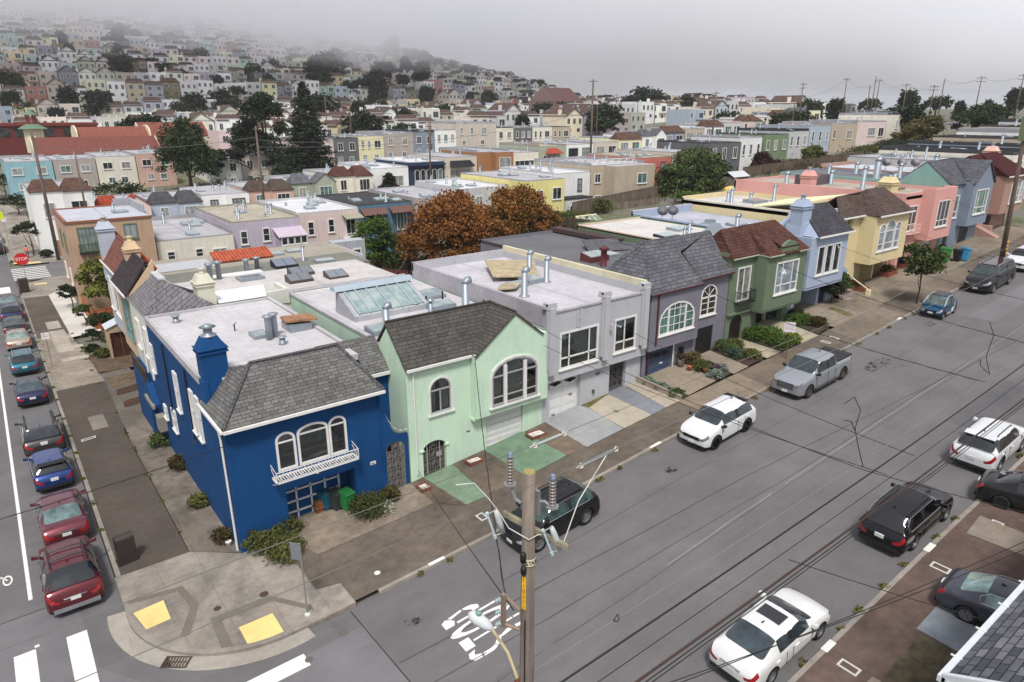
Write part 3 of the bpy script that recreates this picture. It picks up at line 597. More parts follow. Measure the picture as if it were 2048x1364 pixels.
def shell(b,x0,y0,x1,y1,z0,z1,front=None,skip=()):
    """closed side/back walls of a house body; the front is a slab of its own"""
    b.box(x0,y0,z0,x1,y1,z1)
GREYROOF=lambda: roofing((186,182,186),1.0,.16)
# ================================================================ blue corner house
def blue_house():
    T=thing('corner_house','deep blue stucco corner house with grey hipped shingle front roof and white balconette','house',(3.2,0,.2),'row houses along the front street')
    B=paint((14,66,116),.8,.12,.2); F=FF(0)
    holes=[SH(('a',1.85,2.55,3.38,4.92,.3)),SH(('a',2.72,3.93,3.38,5.0,.28)),SH(('a',4.05,4.72,3.38,5.0,.3))]
    b=MB(); b.slab(F,[(0,-.6),(2.0,-.6),(2.0,2.42),(5.0,2.42),(5.0,-.6),(6.4,-.6),(6.4,5.72),(0,5.72)],holes,0,-.22)
    b.box(0,.22,-.6,.2,2.3,5.7); b.box(0,2.3,-.6,.2,13.4,6.86); b.box(6.2,.22,2.3,6.4,1.9,5.7); b.box(6.2,1.9,2.3,6.4,13.4,6.7); b.box(.2,13.2,-.6,6.4,13.4,6.7)
    b.box(0.0,.22,5.6,6.3,1.0,5.7); b.box(.2,1.0,2.42,6.2,1.2,3.0)      # inner
    b.box(0,13.4,-.8,.2,18.8,3.2); 
    # garage recess
    b.box(1.85,.22,-.4,2.0,1.0,2.42); b.box(5.0,.22,-.4,5.2,1.0,2.42); b.box(1.85,.22,2.42,5.2,1.2,2.52)
    # gate wing with a swept top
    sw=[(6.4,-.6),(6.52,-.6),(6.52,2.75)]+[(6.52+.93*(1-math.cos(t))/2*1.0,2.75+.32*math.sin(t)) for t in [R(a) for a in range(0,181,20)]]+[(7.45,2.75),(7.45,-.6),(7.62,-.6),(7.62,3.28),(7.2,3.34),(6.95,3.55),(6.75,3.9),(6.6,4.3),(6.4,4.6)]
    b.slab(F,sw,[],0,-.2)
    b.box(6.4,1.7,-.4,7.66,1.9,5.9)
    wl=b.build('wall',B,T)
    # roof deck with seams and parapet edge
    b=MB(); b.prism([(.02,2.9),(1.6,1.7),(6.3,1.7),(6.3,13.3),(.02,13.3)],6.6,6.87); b.build('roof',roofing((190,187,189),.95,.12),T)
    b=MB(); b.prism([(0,13.15),(6.38,13.15),(6.38,13.4),(0,13.4)],6.87,6.96); b.prism([(6.22,3.0),(6.42,3.0),(6.42,13.4),(6.22,13.4)],6.7,6.98); b.prism([(-.03,2.9),(.1,2.9),(.1,13.4),(-.03,13.4)],6.6,6.93)
    b.build('parapet_edge',roofing((178,175,178),3.,.2),T)
    SHG=shingle((116,114,111),(92,91,90),1.0)
    b=MB(); e=5.78
    slope(b,[(-.12,-.35,e),(6.45,-.35,e),(5.3,1.5,7.52),(1.65,1.5,7.52)]); slope(b,[(-.12,3.0,e+.02),(-.12,-.35,e),(1.65,1.5,7.52),(1.05,2.4,7.25)])
    slope(b,[(6.45,-.35,e),(6.45,1.9,e),(5.3,1.5,7.52)]); slope(b,[(1.65,1.5,7.52),(5.3,1.5,7.52),(5.3,2.3,6.8),(1.75,2.3,6.8)]); slope(b,[(1.65,1.5,7.52),(1.75,2.3,6.8),(1.05,2.9,6.8),(1.05,2.4,7.25)])
    b.build('front_roof',SHG,T)
    rc=MB(); rc.tube([(-.1,-.33,e+.04),(1.65,1.5,7.56)],.07,6); rc.tube([(1.65,1.5,7.56),(5.3,1.5,7.56)],.07,6); rc.tube([(6.43,-.33,e+.04),(5.3,1.5,7.56)],.07,6); rc.build('ridge_cap',shingle((98,97,98),(80,80,82),1.0),T)
    b=MB(); slope(b,[(4.6,1.5,5.85),(7.68,1.5,5.85),(7.68,2.9,7.15),(4.9,2.9,7.15)]); b.box(4.9,2.9,6.6,7.68,3.1,7.1); b.build('wing_roof',SHG,T)
    gutter(T,[(-.12,3.0,e-.1),(-.12,-.35,e-.1),(6.45,-.35,e-.1)]); 
    b=MB(); b.box(6.4,1.42,5.68,7.66,1.52,5.82); b.build('fascia',WHT(),T)
    downpipe(T,[(-.14,.3,5.7),(-.09,.3,5.2),(-.07,.3,1.0),(-.07,.3,.2)],WHT(),.045)
    downpipe(T,[(6.3,-.05,5.6),(6.3,-.05,3.6),(6.36,-.05,3.2),(6.36,-.05,1.9)],B,.035)
    chimney(T,.08,2.35,1.05,3.15,6.0,8.55,B,0)
    for y in (5.3,9.6): 
        b=MB(); b.tube([(-.06,y,6.5),(-.06,y,3.2)],.035,6); b.tube([(-.06,y,3.2),(-.1,y-.1,3.05)],.04,6); b.build('waste_pipe',BLACK(),T)
    # side windows on the left street
    for y0,y1,z0,z1,br in ((12.6,13.2,4.1,5.6,1),(7.35,8.0,3.75,5.65,1),(4.45,5.0,3.8,5.75,1),(3.55,4.1,3.8,5.75,1),(9.2,10.0,2.0,3.1,0),(11.4,12.0,1.9,2.6,0)):
        win(T,FL(-.01),('r',y0,y1,z0,z1),grid(y0,y1,z0,z1,(),((z0+z1)/2,)) ,fw=.09,pm=DARKP() if br==0 else CURT(),rec=-.045)
    # deck and rear stair block on the side
    b=MB(); b.box(-.3,14.6,-.8,.0,18.6,2.9); b.prism([(-.32,13.5),(0,13.5),(0,14.6),(-.32,14.6)],1.8,lambda x,y:2.0+(y-13.5)*.85); b.build('side_wing',B,T)
    b=MB(); [b.box(-.3,14.6+i*.35,2.9,-.24,14.66+i*.35,3.6) for i in range(12)]; b.box(-.31,14.5,3.55,-.23,18.6,3.65); b.build('deck_railing',wood((70,60,52)),T)
    b=MB(); b.box(-.42,13.2,1.9,-.28,15.3,2.1); b.box(-.38,12.3,.9,-.0,13.0,1.7); b.build('stair_coping',paint((140,136,120)),T)
    # front windows with a lived-in room behind
    G=glass()
    for (s,br) in ((('a',1.8,2.6,3.33,4.97,.33),[((1.8,4.55),(2.6,4.55),.06)]),(('a',2.67,3.98,3.33,5.05,.3),[((2.67,4.68),(3.98,4.68),.06)]),(('a',4.0,4.77,3.33,5.05,.33),[((4.0,4.68),(4.77,4.68),.06)])):
        win(T,F,s,br,fw=.09,pm=G,sill=False)
    rm=T
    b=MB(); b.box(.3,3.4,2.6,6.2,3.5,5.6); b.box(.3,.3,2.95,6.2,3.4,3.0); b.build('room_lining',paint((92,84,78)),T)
    b=MB(); b.box(2.3,.9,3.0,4.6,1.5,3.45); b.box(2.3,1.4,3.4,4.6,1.65,3.95); b.box(2.2,.9,3.0,2.4,1.6,3.7); b.box(4.5,.9,3.0,4.7,1.6,3.7)
    tag(b.build('sofa',flat((196,190,152),.9),org=(3.4,1.2,3.0)),'pale yellow sofa behind the middle arched window of the blue house','sofa')
    b=MB(); b.slab(FF(.4),[(3.2,4.2),(3.5,4.2),(3.45,4.35),(3.42,4.5),(3.36,4.44),(3.3,4.5),(3.28,4.35)],[],0,-.06); tag(b.build('blue_garment',flat((70,160,190),.9),org=(3.35,.43,4.5)),'small turquoise top hanging in the middle arched window','clothing','clothes hanging in the window')
    b=MB(); b.slab(FF(.4),[(3.62,3.95),(3.92,4.0),(3.84,4.3),(3.9,4.55),(3.8,4.75),(3.7,4.55),(3.72,4.3)],[],0,-.06); tag(b.build('long_garment',flat((150,188,196),.9),org=(3.77,.43,4.75)),'long pale blue dress hanging at the right of the middle arched window','clothing','clothes hanging in the window')
    # balconette
    b=MB(); z=3.12; 
    b.box(1.5,-.62,z,4.98,-.58,z+.05); b.box(1.5,-.05,z,4.98,0,z+.05); b.box(1.5,-.62,z,1.54,0,z+.05); b.box(4.94,-.62,z,4.98,0,z+.05)
    for i in range(32): b.box(1.56+i*.108,-.6,z+.005,1.6+i*.108,0,z+.035)
    for x in (1.52,2.62,3.95,4.96): b.tube([(x,0,z-.28),(x,-.2,z-.2),(x,-.5,z-.04),(x,-.6,z)],.014,5)
    fl=b.build('balconette',WHT(),T); b=MB()
    for x in (1.52,4.96): 
        b.cyl((x,-.6,z),(x,-.6,z+.5),.018,n=6); b.cyl((x,-.6,z+.48),(x,0,z+.6),.014,n=6); b.cyl((x,-.6,z+.05),(x,0,z+.45),.01,n=5); b.cyl((x,0,z+.05),(x,-.6,z+.45),.01,n=5)
    b.box(1.5,-.62,z+.47,4.98,-.585,z+.5)
    for k in range(12):
        x0=1.52+k*.287; b.cyl((x0,-.6,z+.47),(x0+.14,-.6,z+.1),.008,n=5); b.cyl((x0+.14,-.6,z+.1),(x0+.287,-.6,z+.47),.008,n=5); b.cyl((x0+.14,-.6,z+.47),(x0+.14,-.6,z+.1),.007,n=5)
    b.box(1.5,-.61,z+.08,4.98,-.59,z+.1); b.build('railing',WHT(),fl)
    d=garage(T,F,2.05,4.6,.25,2.3,.95,B,4,4)
    b=MB(); 
    for i in range(5): bar(b,F,(2.05+i*.6375,.25),(2.05+i*.6375,2.3),.07,-.9,-1.0)
    for i in range(5): bar(b,F,(2.05,.27+i*.5),(4.6,.27+i*.5),.07,-.9,-1.0)
    b.build('door_grid',WHT(),d)
    box_part(T,'garage_reveal',(4.6,.95,.0,5.0,1.1,2.42),B)
    gate(T,F,('a',6.52,7.45,.35,3.07,.32),.06,flat((150,146,142),.5,.4),'star')
    # razor coil along the swept wall
    b=MB(); pts=[]
    for i in range(150):
        t=i/149; x=6.62+t*1.0; zt=np.interp(x,[6.6,6.75,6.95,7.2,7.62],[4.3,3.9,3.55,3.34,3.28])+.13; a=t*2*math.pi*17; pts.append((x,.1+.1*math.cos(a),zt+.1*math.sin(a)))
    b.tube(pts,.007,4); b.build('razor_coil',flat((170,172,174),.4,.6),T)
    b=MB(); b.box(5.72,-.03,2.32,5.98,0,2.46); s=b.build('number_plate',WHT(),T)
    text(s,'3000',.09,FF(-.035),5.74,2.35,flat((20,20,22)))
    b=MB(); b.lathe((3.35,-.06,2.75),[(.05,0),(.07,.06),(.05,.12)],8); b.build('porch_lamp',WHT(),T)
    # roof clutter
    capvent(T,1.1,11.6,6.87,.42,.14); capvent(T,4.15,5.0,6.87,.42,.13); capvent(T,5.9,8.2,6.87,.35,.1)
    for x,y in ((3.9,6.0),(4.25,6.25)): 
        b=MB(); b.lathe((x,y,6.87),[(.16,0),(.15,1.0),(.15,1.05),(.24,1.1),(.22,1.16),(.02,1.2)],14); b.build('vent_pipe',METAL(),T,True)
    skylight(T,3.3,6.3,4.0,7.2,6.87,.12,.08); 
    s=skylight(T,5.0,6.3,6.1,7.5,6.87,.3,.05); 
    b=MB(); b.prism([(4.9,6.6),(6.35,6.2),(6.35,7.3),(5.0,7.6)],7.32,7.42); b.build('plywood_lid',wood((150,110,80)),T)
    b=MB(); b.cyl((3.0,8.3,6.87),(3.0,8.3,7.2),.03,n=6); b.cyl((2.95,8.3,7.15),(3.12,8.3,7.3),.02,n=5); b.build('roof_bracket',BLACK(),T)
    return T
def text(parent,s,size,F,u,v,mat,ext=.004,bold=0.):
    cu=bpy.data.curves.new('lettering','FONT'); cu.body=s; cu.size=size; cu.extrude=ext; cu.offset=bold
    o=bpy.data.objects.new('tmp',cu); COL.objects.link(o); bpy.context.view_layer.update()
    dg=bpy.context.evaluated_depsgraph_get(); me=bpy.data.meshes.new_from_object(o.evaluated_get(dg)); bpy.data.objects.remove(o)
    O,U,W_,NN=F; g=parent['_o'] if parent and '_o' in parent else (0,0,0)
    for vv in me.vertices:
        p=O+U*(u+vv.co.x)+W_*(v+vv.co.y)+NN*vv.co.z; vv.co=p-Vector(g)
    me.materials.clear(); me.materials.append(mat); n=bpy.data.objects.new('lettering',me); COL.objects.link(n); n.parent=parent; n['_o']=tuple(g); return n
blue_house()
# ================================================================ mint house
def mint_house():
    T=thing('mint_house','pale mint green house with a steep gable, charcoal shingle roof and white garage door','house',(11.4,0,.7),'row houses along the front street')
    M_=paint((194,218,194),.85,.05,.14); F=FF(0); x0,x1=7.68,15.2
    hl=[SH(('a',8.85,9.95,3.85,5.5,.5)),rect(11.9,14.2,.6,2.95),SH(('a',8.35,9.6,.4,2.5,.38))]
    b=MB(); b.slab(F,[(x0,-.4),(15.44,-.4),(15.44,3.3),(11.05,3.3),(11.05,6.3),(x0,6.3)],hl,0,-.25)
    b.slab(FF(-.42),[(11.05,3.12),(15.44,3.12),(15.44,6.68),(15.05,6.6),(13.35,7.95),(11.05,6.32)],[SH(('a',11.98,14.72,3.55,5.75,.75))],0,-.2)
    b.box(11.06,-.22,3.12,11.25,.24,6.3); b.box(15.24,-.22,3.12,15.43,.24,6.6); b.box(11.06,-.22,3.05,15.43,.0,3.12)
    b.slab(FL(x0),[(.25,-.4),(14,-.4),(14,6.8),(3.8,6.8),(2.45,6.85),(1.5,7.93),(.25,6.55)],[],0,-.2); b.slab(FR(15.24),[(.25,-.4),(14,-.4),(14,6.8),(.25,6.6)],[],.2,0)
    b.box(x0,13.8,-.4,15.4,14,6.85)
    for u in (8.28,9.62): b.box(u-.12,-.07,2.12,u+.12,0,2.2)
    for u in (11.0,15.1): b.box(u,-.3,2.98,u+.35,0,3.1)
    b.build('wall',M_,T)
    SG=shingle((88,84,80),(72,68,66),1.25,.2); b=MB()
    slope(b,[(x0-.06,-.15,6.3),(11.05,-.15,6.3),(13.3,1.6,8.05),(x0-.06,1.6,8.05)]); slope(b,[(11.0,-.5,6.28),(13.35,-.5,8.02),(13.35,1.62,8.06),(11.05,-.12,6.32)])
    slope(b,[(13.35,-.5,8.02),(15.1,-.5,6.62),(15.2,2.2,6.7),(13.35,2.2,8.06)]); slope(b,[(x0-.04,1.6,8.05),(13.3,1.6,8.05),(13.3,2.6,6.95),(x0-.04,2.6,6.95)])
    slope(b,[(13.3,1.6,8.05),(15.2,2.2,6.75),(15.2,2.8,6.75),(13.3,2.6,6.95)])
    b.build('front_roof',SG,T); b=MB(); b.tube([(x0-.05,1.6,8.1),(13.35,1.6,8.1)],.06,6); b.tube([(13.35,-.5,8.05),(13.35,1.6,8.1)],.06,6); b.build('ridge_cap',SG,T)
    gutter(T,[(x0-.04,-.15,6.2),(11.0,-.15,6.2)],WHT(),.09); downpipe(T,[(8.0,-.1,6.2),(8.0,-.07,5.9),(8.0,-.07,1.1)],WHT())
    b=MB(); b.prism([(x0+.2,2.4),(15.24,2.4),(15.24,13.8),(x0+.2,13.8)],6.5,6.82); b.build('roof',roofing((190,186,188),1.1,.13),T)
    b=MB(); b.box(x0-.04,2.45,6.8,x0+.22,14,6.92); b.box(x0,13.85,6.8,15.4,14.04,6.93); b.build('parapet_edge',roofing((176,172,176),3.,.2),T)
    FRM=paint((158,160,158),.6,.03,.03)
    win(T,F,('a',8.83,9.97,3.83,5.52,.55),[((8.83,4.95),(9.97,4.95),.07),((9.4,3.83),(9.4,4.95),.06)],fw=.07,fm=FRM,pm=glass(),rec=.04,curt=(flat((200,200,190),.9),[(8.88,9.2),(9.45,9.92)]))
    b=MB(); b.slab(F,SH(('a',8.76,10.04,3.8,5.6,.6)),[SH(('a',8.84,9.96,3.82,5.52,.55))],.04,-.02); b.box(8.7,-.1,3.74,10.1,0,3.82); b.build('window_trim',WHT(),T)
    F2=FF(-.42); wd=('a',11.96,14.74,3.53,5.77,.77)
    win(T,F2,wd,[((12.75,3.53),(12.75,5.6),.2),((13.95,3.53),(13.95,5.5),.2),((11.96,5.0),(12.7,5.0),.07),((12.8,5.05),(13.9,5.05),.07),((14,5.0),(14.74,5.0),.07),((11.96,3.95),(14.74,3.95),.06)],fw=.08,fm=FRM,pm=glass(),curt=(flat((196,200,186),.9),[(12.05,12.6),(12.85,13.85)]))
    b=MB(); b.slab(F2,SH(('a',11.86,14.84,3.48,5.87,.82)),[SH(wd)],.05,-.02); 
    for u in (12.75,13.95): b.slab(F2,rect(u-.09,u+.09,3.5,5.5),[],.07,.0)
    b.box(11.8,-.56,3.42,14.9,-.42,3.5); b.build('window_trim',WHT(),T)
    garage(T,F,11.9,14.2,.72,2.92,.12,flat((214,214,212),.5,0,.3),7,1)
    for u,v in ((12.2,.95),(13.4,.95)): b=MB(); b.box(u,-.0,v,u+.3,.12,v+.12); b.build('door_vent',flat((180,180,170)),T)
    gate(T,F,('a',8.37,9.58,.6,2.48,.36),.15,flat((138,134,130),.5,.4),'star')
    b=MB(); 
    for u in (8.62,9.3): bar(b,F,(u,.6),(u,2.35),.05,-.1,-.13)
    b.box(9.1,.08,1.6,9.4,.12,1.8); b.build('gate_stile',flat((170,170,172),.5,.3),T)
    b=MB(); b.box(10.75,-.02,2.4,10.95,0,2.46); b.build('number_plate',flat((90,80,60)),T)
    # roof: glazed lantern, hooded flues, small vents
    b=MB(); b.hexa([(8.3,6.2,6.82),(12.6,6.2,6.82),(12.6,8.6,6.82),(8.3,8.6,6.82)],[(8.3,6.2,7.1),(12.6,6.2,7.1),(12.6,8.4,8.1),(8.3,8.4,8.1)]); s=b.build('roof_lantern',roofing((170,172,176),3,.1),T)
    b=MB(); b.hexa([(8.6,6.3,7.17),(12.3,6.3,7.17),(12.3,8.0,7.94),(8.6,8.0,7.94)],[(8.6,6.3,7.2),(12.3,6.3,7.2),(12.3,8.0,7.97),(8.6,8.0,7.97)]); b.build('pane',pane((126,148,146),(160,172,168)),s)
    b=MB(); [b.hexa([(8.55+i*.62,6.25,7.19),(8.62+i*.62,6.25,7.19),(8.62+i*.62,8.1,8.03),(8.55+i*.62,8.1,8.03)],[(8.55+i*.62,6.25,7.24),(8.62+i*.62,6.25,7.24),(8.62+i*.62,8.1,8.08),(8.55+i*.62,8.1,8.08)]) for i in range(7)]
    b.hexa([(8.1,8.0,8.05),(12.7,8.0,8.05),(12.7,8.7,8.05),(8.1,8.7,8.05)],[(8.1,8.2,8.28),(12.7,8.2,8.28),(12.7,8.45,8.28),(8.1,8.45,8.28)]); b.build('glazing_bar',flat((176,190,200),.4,.4),s)
    vent(T,8.7,3.6,6.82,1.25,.17); vent(T,13.9,4.6,6.82,1.5,.2); capvent(T,12.1,5.2,6.82,.9,.12); capvent(T,11.9,6.4,6.82,.45,.11); capvent(T,11.0,11.0,6.82,.45,.14)
    skylight(T,8.0,3.5,9.3,4.6,6.82,.2,.1); skylight(T,12.6,7.6,14.6,8.6,6.82,.15,.25); skylight(T,12.4,5.5,13.9,6.3,6.82,.2,.12)
    for x,y in ((11.6,4.0),(12.9,7.0),(14.2,7.4),(11.2,7.2)): b=MB(); b.cyl((x,y,6.82),(x,y,7.3),.05,n=8); b.build('vent_stub',DARK(),T)
    return T
mint_house()
# ================================================================ light grey house with pilasters
def grey_house():
    T=thing('pilaster_house','light grey flat-roofed house with tall pilasters and a white fan-light garage door','house',(19,0,1.4),'row houses along the front street')
    G=paint((176,176,180),.85,.05,.12); F=FF(0)
    b=MB(); b.slab(FF(-.3),[(15.46,3.9),(22.8,3.9),(22.8,7.5),(15.46,7.5)],[rect(16.35,18.95,4.4,6.3),rect(20.25,21.85,4.45,6.3)],0,-.22)
    b.slab(F,[(15.46,.2),(22.8,.2),(22.8,3.95),(15.46,3.95)],[rect(15.95,18.1,1.3,3.7),rect(20.3,21.6,1.5,3.85)],0,-.3)
    b.box(15.47,-.31,3.8,22.79,-.01,3.9); b.box(15.47,.3,-.2,15.66,12.8,7.75); b.box(15.47,-.08,3.95,15.66,.3,7.49); b.box(22.6,-.08,3.95,22.79,.3,7.49); b.box(22.6,.3,-.2,22.79,12.8,7.75); b.box(15.46,12.8,-.2,22.8,13,7.8)
    b.build('wall',G,T)
    for u,w_ in ((15.62,.55),(19.4,.55),(22.45,.55)):
        b=MB(); b.box(u-w_/2,-.45,4.5,u+w_/2,-.3,8.02); b.box(u-w_/2+.1,-.55,4.3,u+w_/2-.1,-.45,7.8); b.box(u-w_/2-.03,-.48,7.75,u+w_/2+.03,-.05,7.9); b.box(u-w_/2,-.48,7.9,u+w_/2,-.1,8.05); b.build('pilaster',G,T)
    b=MB(); b.box(17.4,-.36,6.5,17.5,-.3,7.4); b.box(17.45,-.34,6.9,17.65,-.3,7.0); b.box(17.62,-.36,6.4,17.72,-.3,7.5); b.build('wall_ornament',G,T)
    b=MB(); b.prism([(15.6,-.1),(22.7,-.1),(22.7,12.9),(15.6,12.9)],7.1,7.32); b.build('roof',roofing((188,184,190),9,.16),T)
    b=MB(); b.prism([(15.44,0),(15.64,0),(15.64,13.02),(15.44,13.02)],6.8,7.8); b.prism([(15.44,12.85),(22.8,12.85),(22.8,13.04),(15.44,13.04)],7.3,7.85); b.prism([(15.44,-.36),(22.8,-.36),(22.8,-.12),(15.44,-.12)],7.47,7.56); b.build('parapet_edge',roofing((170,166,172),1.2,.2),T)
    bx=box_part(T,'party_wall_cap',(22.62,-.1,7.3,22.84,13,8.1),paint((206,198,170),.9,.1,.3))
    win(T,FF(-.3),('r',16.3,19.0,4.35,6.35),[((16.95,4.35),(16.95,6.35),.07),((18.35,4.35),(18.35,6.35),.07),((16.3,4.95),(19.0,4.95),.08)],fw=.1,pm=glass(),curt=(flat((176,178,172),.9),[(16.4,18.3),(18.4,18.9)]))
    win(T,FF(-.3),('r',20.2,21.9,4.4,6.35),[((21.0,4.4),(21.0,6.35),.07),((20.2,5.0),(21.9,5.0),.08)],fw=.1,pm=glass(),curt=(flat((176,178,160),.9),[(20.3,20.95)]))
    garage(T,F,15.98,18.08,1.42,3.68,.25,flat((216,216,214),.5,0,.3),4,2,fm=WHT())
    for u in (16.5,17.55):
        b=MB()
        for a in range(20,170,32): bar(b,F,(u,3.3),(u+.42*math.cos(R(a)),3.3+.28*math.sin(R(a))),.1,-.2,-.215)
        b.build('fan_light',BLACK(),T)
    for u,v in ((16.3,1.6),(17.5,1.6),(17.5,2.5)): b=MB(); b.box(u,.2,v,u+.22,.26,v+.08); b.build('door_vent',flat((120,112,104)),T)
    gate(T,F,('r',20.32,21.58,1.66,3.83),.2,flat((112,108,108),.5,.4),'circle')
    b=MB(); b.box(19.25,-.06,3.32,19.5,0,3.42); b.box(19.0,-.1,2.3,19.12,0,2.5); b.build('number_plate',flat((80,80,84)),T)
    gm=METAL()
    vent(T,17.1,3.6,7.32,1.35,.17); vent(T,20.2,5.4,7.32,1.3,.16); vent(T,20.5,7.4,7.32,1.3,.16)
    skylight(T,18.9,5.4,20.1,6.5,7.32,.22,.1); skylight(T,17.6,5.2,18.7,6.0,7.32,.15,.1)
    b=MB(); b.prism([(17.6,7.2),(20.0,5.9),(22.2,9.0),(19.4,10.6)],lambda x,y:7.55+.06*(y-6),lambda x,y:7.62+.06*(y-6)); b.build('plywood_lid',wood((176,160,130)),T)
    b=MB(); b.prism([(16.3,5.0),(17.3,4.6),(18.3,5.4),(17.3,6.0)],7.5,7.56); b.build('plywood_lid',wood((170,156,128)),T)
    b=MB(); b.lathe((19.75,-.55,6.15),[(.09,-.04),(.09,.04)],10,ax=(0,1,0)); b.build('meter_head',G,T)
    return T
grey_house()
# ================================================================ dark grey house
def dark_grey_house():
    T=thing('slate_house','slate grey house with grey shingle mansard, arched white windows and a blue garage door','house',(26.7,0,2.2),'row houses along the front street')
    G=paint((118,116,126),.85,.05,.1); F=FF(0); FU=FF(-.4)
    b=MB(); b.slab(FU,[(22.95,4.0),(27.3,4.0),(27.3,7.3),(22.95,7.3)],[SH(('a',23.78,26.8,4.75,6.5,.95))],0,-.2); b.slab(FF(-.05),[(27.3,1.4),(30.45,1.4),(30.45,7.5),(27.3,7.5)],[SH(('a',27.85,29.3,5.1,6.95,.65)),rect(27.65,29.3,2.3,4.3)],0,-.2)
    b.slab(F,[(22.95,.6),(27.3,.6),(27.3,4.1),(22.95,4.1)],[rect(23.25,25.6,1.8,3.85)],0,-.3); b.box(22.96,-.41,3.93,27.29,-.01,4.0); b.box(22.96,-.2,4.1,23.1,.3,7.29); b.box(27.15,-.2,4,27.29,.3,7.29)
    b.box(22.86,.3,.3,23.06,15.8,8.0); b.box(30.25,.3,.3,30.44,15.8,8.1); b.box(22.86,15.8,.3,30.45,16,8.1); b.build('wall',G,T)
    SG=shingle((104,103,108),(84,84,90),1.6,.3); b=MB()
    slope(b,[(22.8,-.5,7.3),(27.35,-.5,7.3),(27.35,1.4,8.9),(30.9,2.1,9.75),(24.9,2.1,9.75)]); slope(b,[(27.35,-.3,7.45),(30.6,-.3,7.5),(30.9,2.1,9.75),(27.35,1.2,8.9)]); slope(b,[(22.8,-.5,7.3),(24.9,2.1,9.75),(24.9,2.6,9.6),(22.85,3.4,7.9)])
    slope(b,[(24.9,2.1,9.75),(30.9,2.1,9.75),(30.9,3.2,8.1),(24.9,3.2,8.1)]); slope(b,[(24.9,2.1,9.75),(24.9,3.2,8.1),(22.85,3.4,7.9)]); slope(b,[(30.6,-.3,7.5),(30.9,2.1,9.75),(30.9,3.2,8.1)])
    b.build('front_roof',SG,T)
    b=MB(); b.tube([(22.8,-.52,7.26),(27.35,-.52,7.28)],.06,6); b.tube([(27.35,-.52,7.28),(27.35,-.32,7.44)],.05,6); b.tube([(27.35,-.32,7.44),(30.6,-.32,7.5)],.06,6); b.build('gutter',flat((66,30,30),.5),T)
    downpipe(T,[(23.5,-.48,7.25),(23.5,-.46,7.0),(23.5,-.46,4.3),(23.35,-.1,3.9),(23.3,-.08,1.9)],flat((74,32,32),.5),.05)
    b=MB(); b.prism([(23.0,2.9),(30.3,2.9),(30.3,15.9),(23.0,15.9)],7.6,7.9); b.build('roof',roofing((104,104,108),9,.12),T)
    b=MB(); b.box(22.84,3.2,7.85,23.05,16.05,8.02); b.box(22.84,15.85,7.9,30.4,16.05,8.1); b.box(29.6,9,8.0,30.45,16,8.3); b.build('parapet_edge',flat((70,52,52),.8),T)
    w_=('a',23.72,26.86,4.7,6.55,1.0)
    bars=[((24.55,4.7),(24.55,6.3),.14),((26.05,4.7),(26.05,6.3),.14)]+[((24.62,v),(26.0,v),.03) for v in (5.2,5.7,6.15)]+[((23.78,v),(24.5,v),.03) for v in (5.25,5.75)]+[((26.1,v),(26.8,v),.03) for v in (5.25,5.75)]+[((25.05,4.75),(25.05,6.5),.03),((25.55,4.75),(25.55,6.5),.03)]
    win(T,FU,w_,bars,fw=.1,pm=GREENP(),rec=.02)
    win(T,FF(-.05),('a',27.8,29.35,5.05,7.0,.68),[((27.8,6.2),(29.35,6.2),.1),((28.57,5.05),(28.57,6.2),.09)]+[((27.9,v),(29.3,v),.03) for v in (5.45,5.85)]+[((28.57,6.25),(28.57+.65*math.cos(R(a)),6.25+.6*math.sin(R(a))),.03) for a in (45,90,135)],fw=.09,pm=pane((44,30,30)))
    garage(T,F,23.28,25.55,1.95,3.83,.15,flat((58,74,100),.6),4,1,fm=None)
    b=MB(); [b.box(u,.1,3.2,u+.45,.16,3.45) for u in (23.5,24.15,24.8)]; b.build('door_lite',BLACK(),T); b=MB(); b.box(25.6,-.02,1.95,25.72,.05,3.85); b.build('door_post',WHT(),T)
    b=MB(); b.box(24.6,.09,2.7,24.85,.12,2.78); b.build('name_plate',WHT(),T)
    b=MB(); b.box(27.6,.0,2.2,29.35,.1,4.35); b.build('entry_door',flat((20,18,20),.6),T)
    n=MB(); n.box(26.0,-.02,3.4,26.3,0,3.42); pl=n.build('number_plate',BLACK(),T); text(pl,'1938',.24,FF(-.02),26.3,3.75,BLACK())
    b=MB(); b.box(26.15,-.2,3.05,26.4,0,3.45); b.build('wall_lamp',BLACK(),T)
    for x,y in ((24.1,4.6),(26.6,3.6)): b=MB(); b.lathe((x,y,7.9),[(.24,0),(.2,.03),(.19,1.0),(.22,1.02),(.34,1.05),(.03,1.3)],14); b.build('vent_pipe',flat((96,38,42),.6),T,True)
    skylight(T,24.0,5.6,25.6,6.6,7.9,.35,.2,m=flat((98,48,48),.6),gm=pane((150,160,160)),panes=2); skylight(T,26.3,6.3,27.4,7.3,7.9,.1,.05); 
    b=MB(); slope(b,[(26.3,8.2,8.0),(29.0,7.0,8.0),(29.4,8.8,8.45),(27.2,9.9,8.45)]); b.build('shingled_hatch',SG,T)
    return T
dark_grey_house()
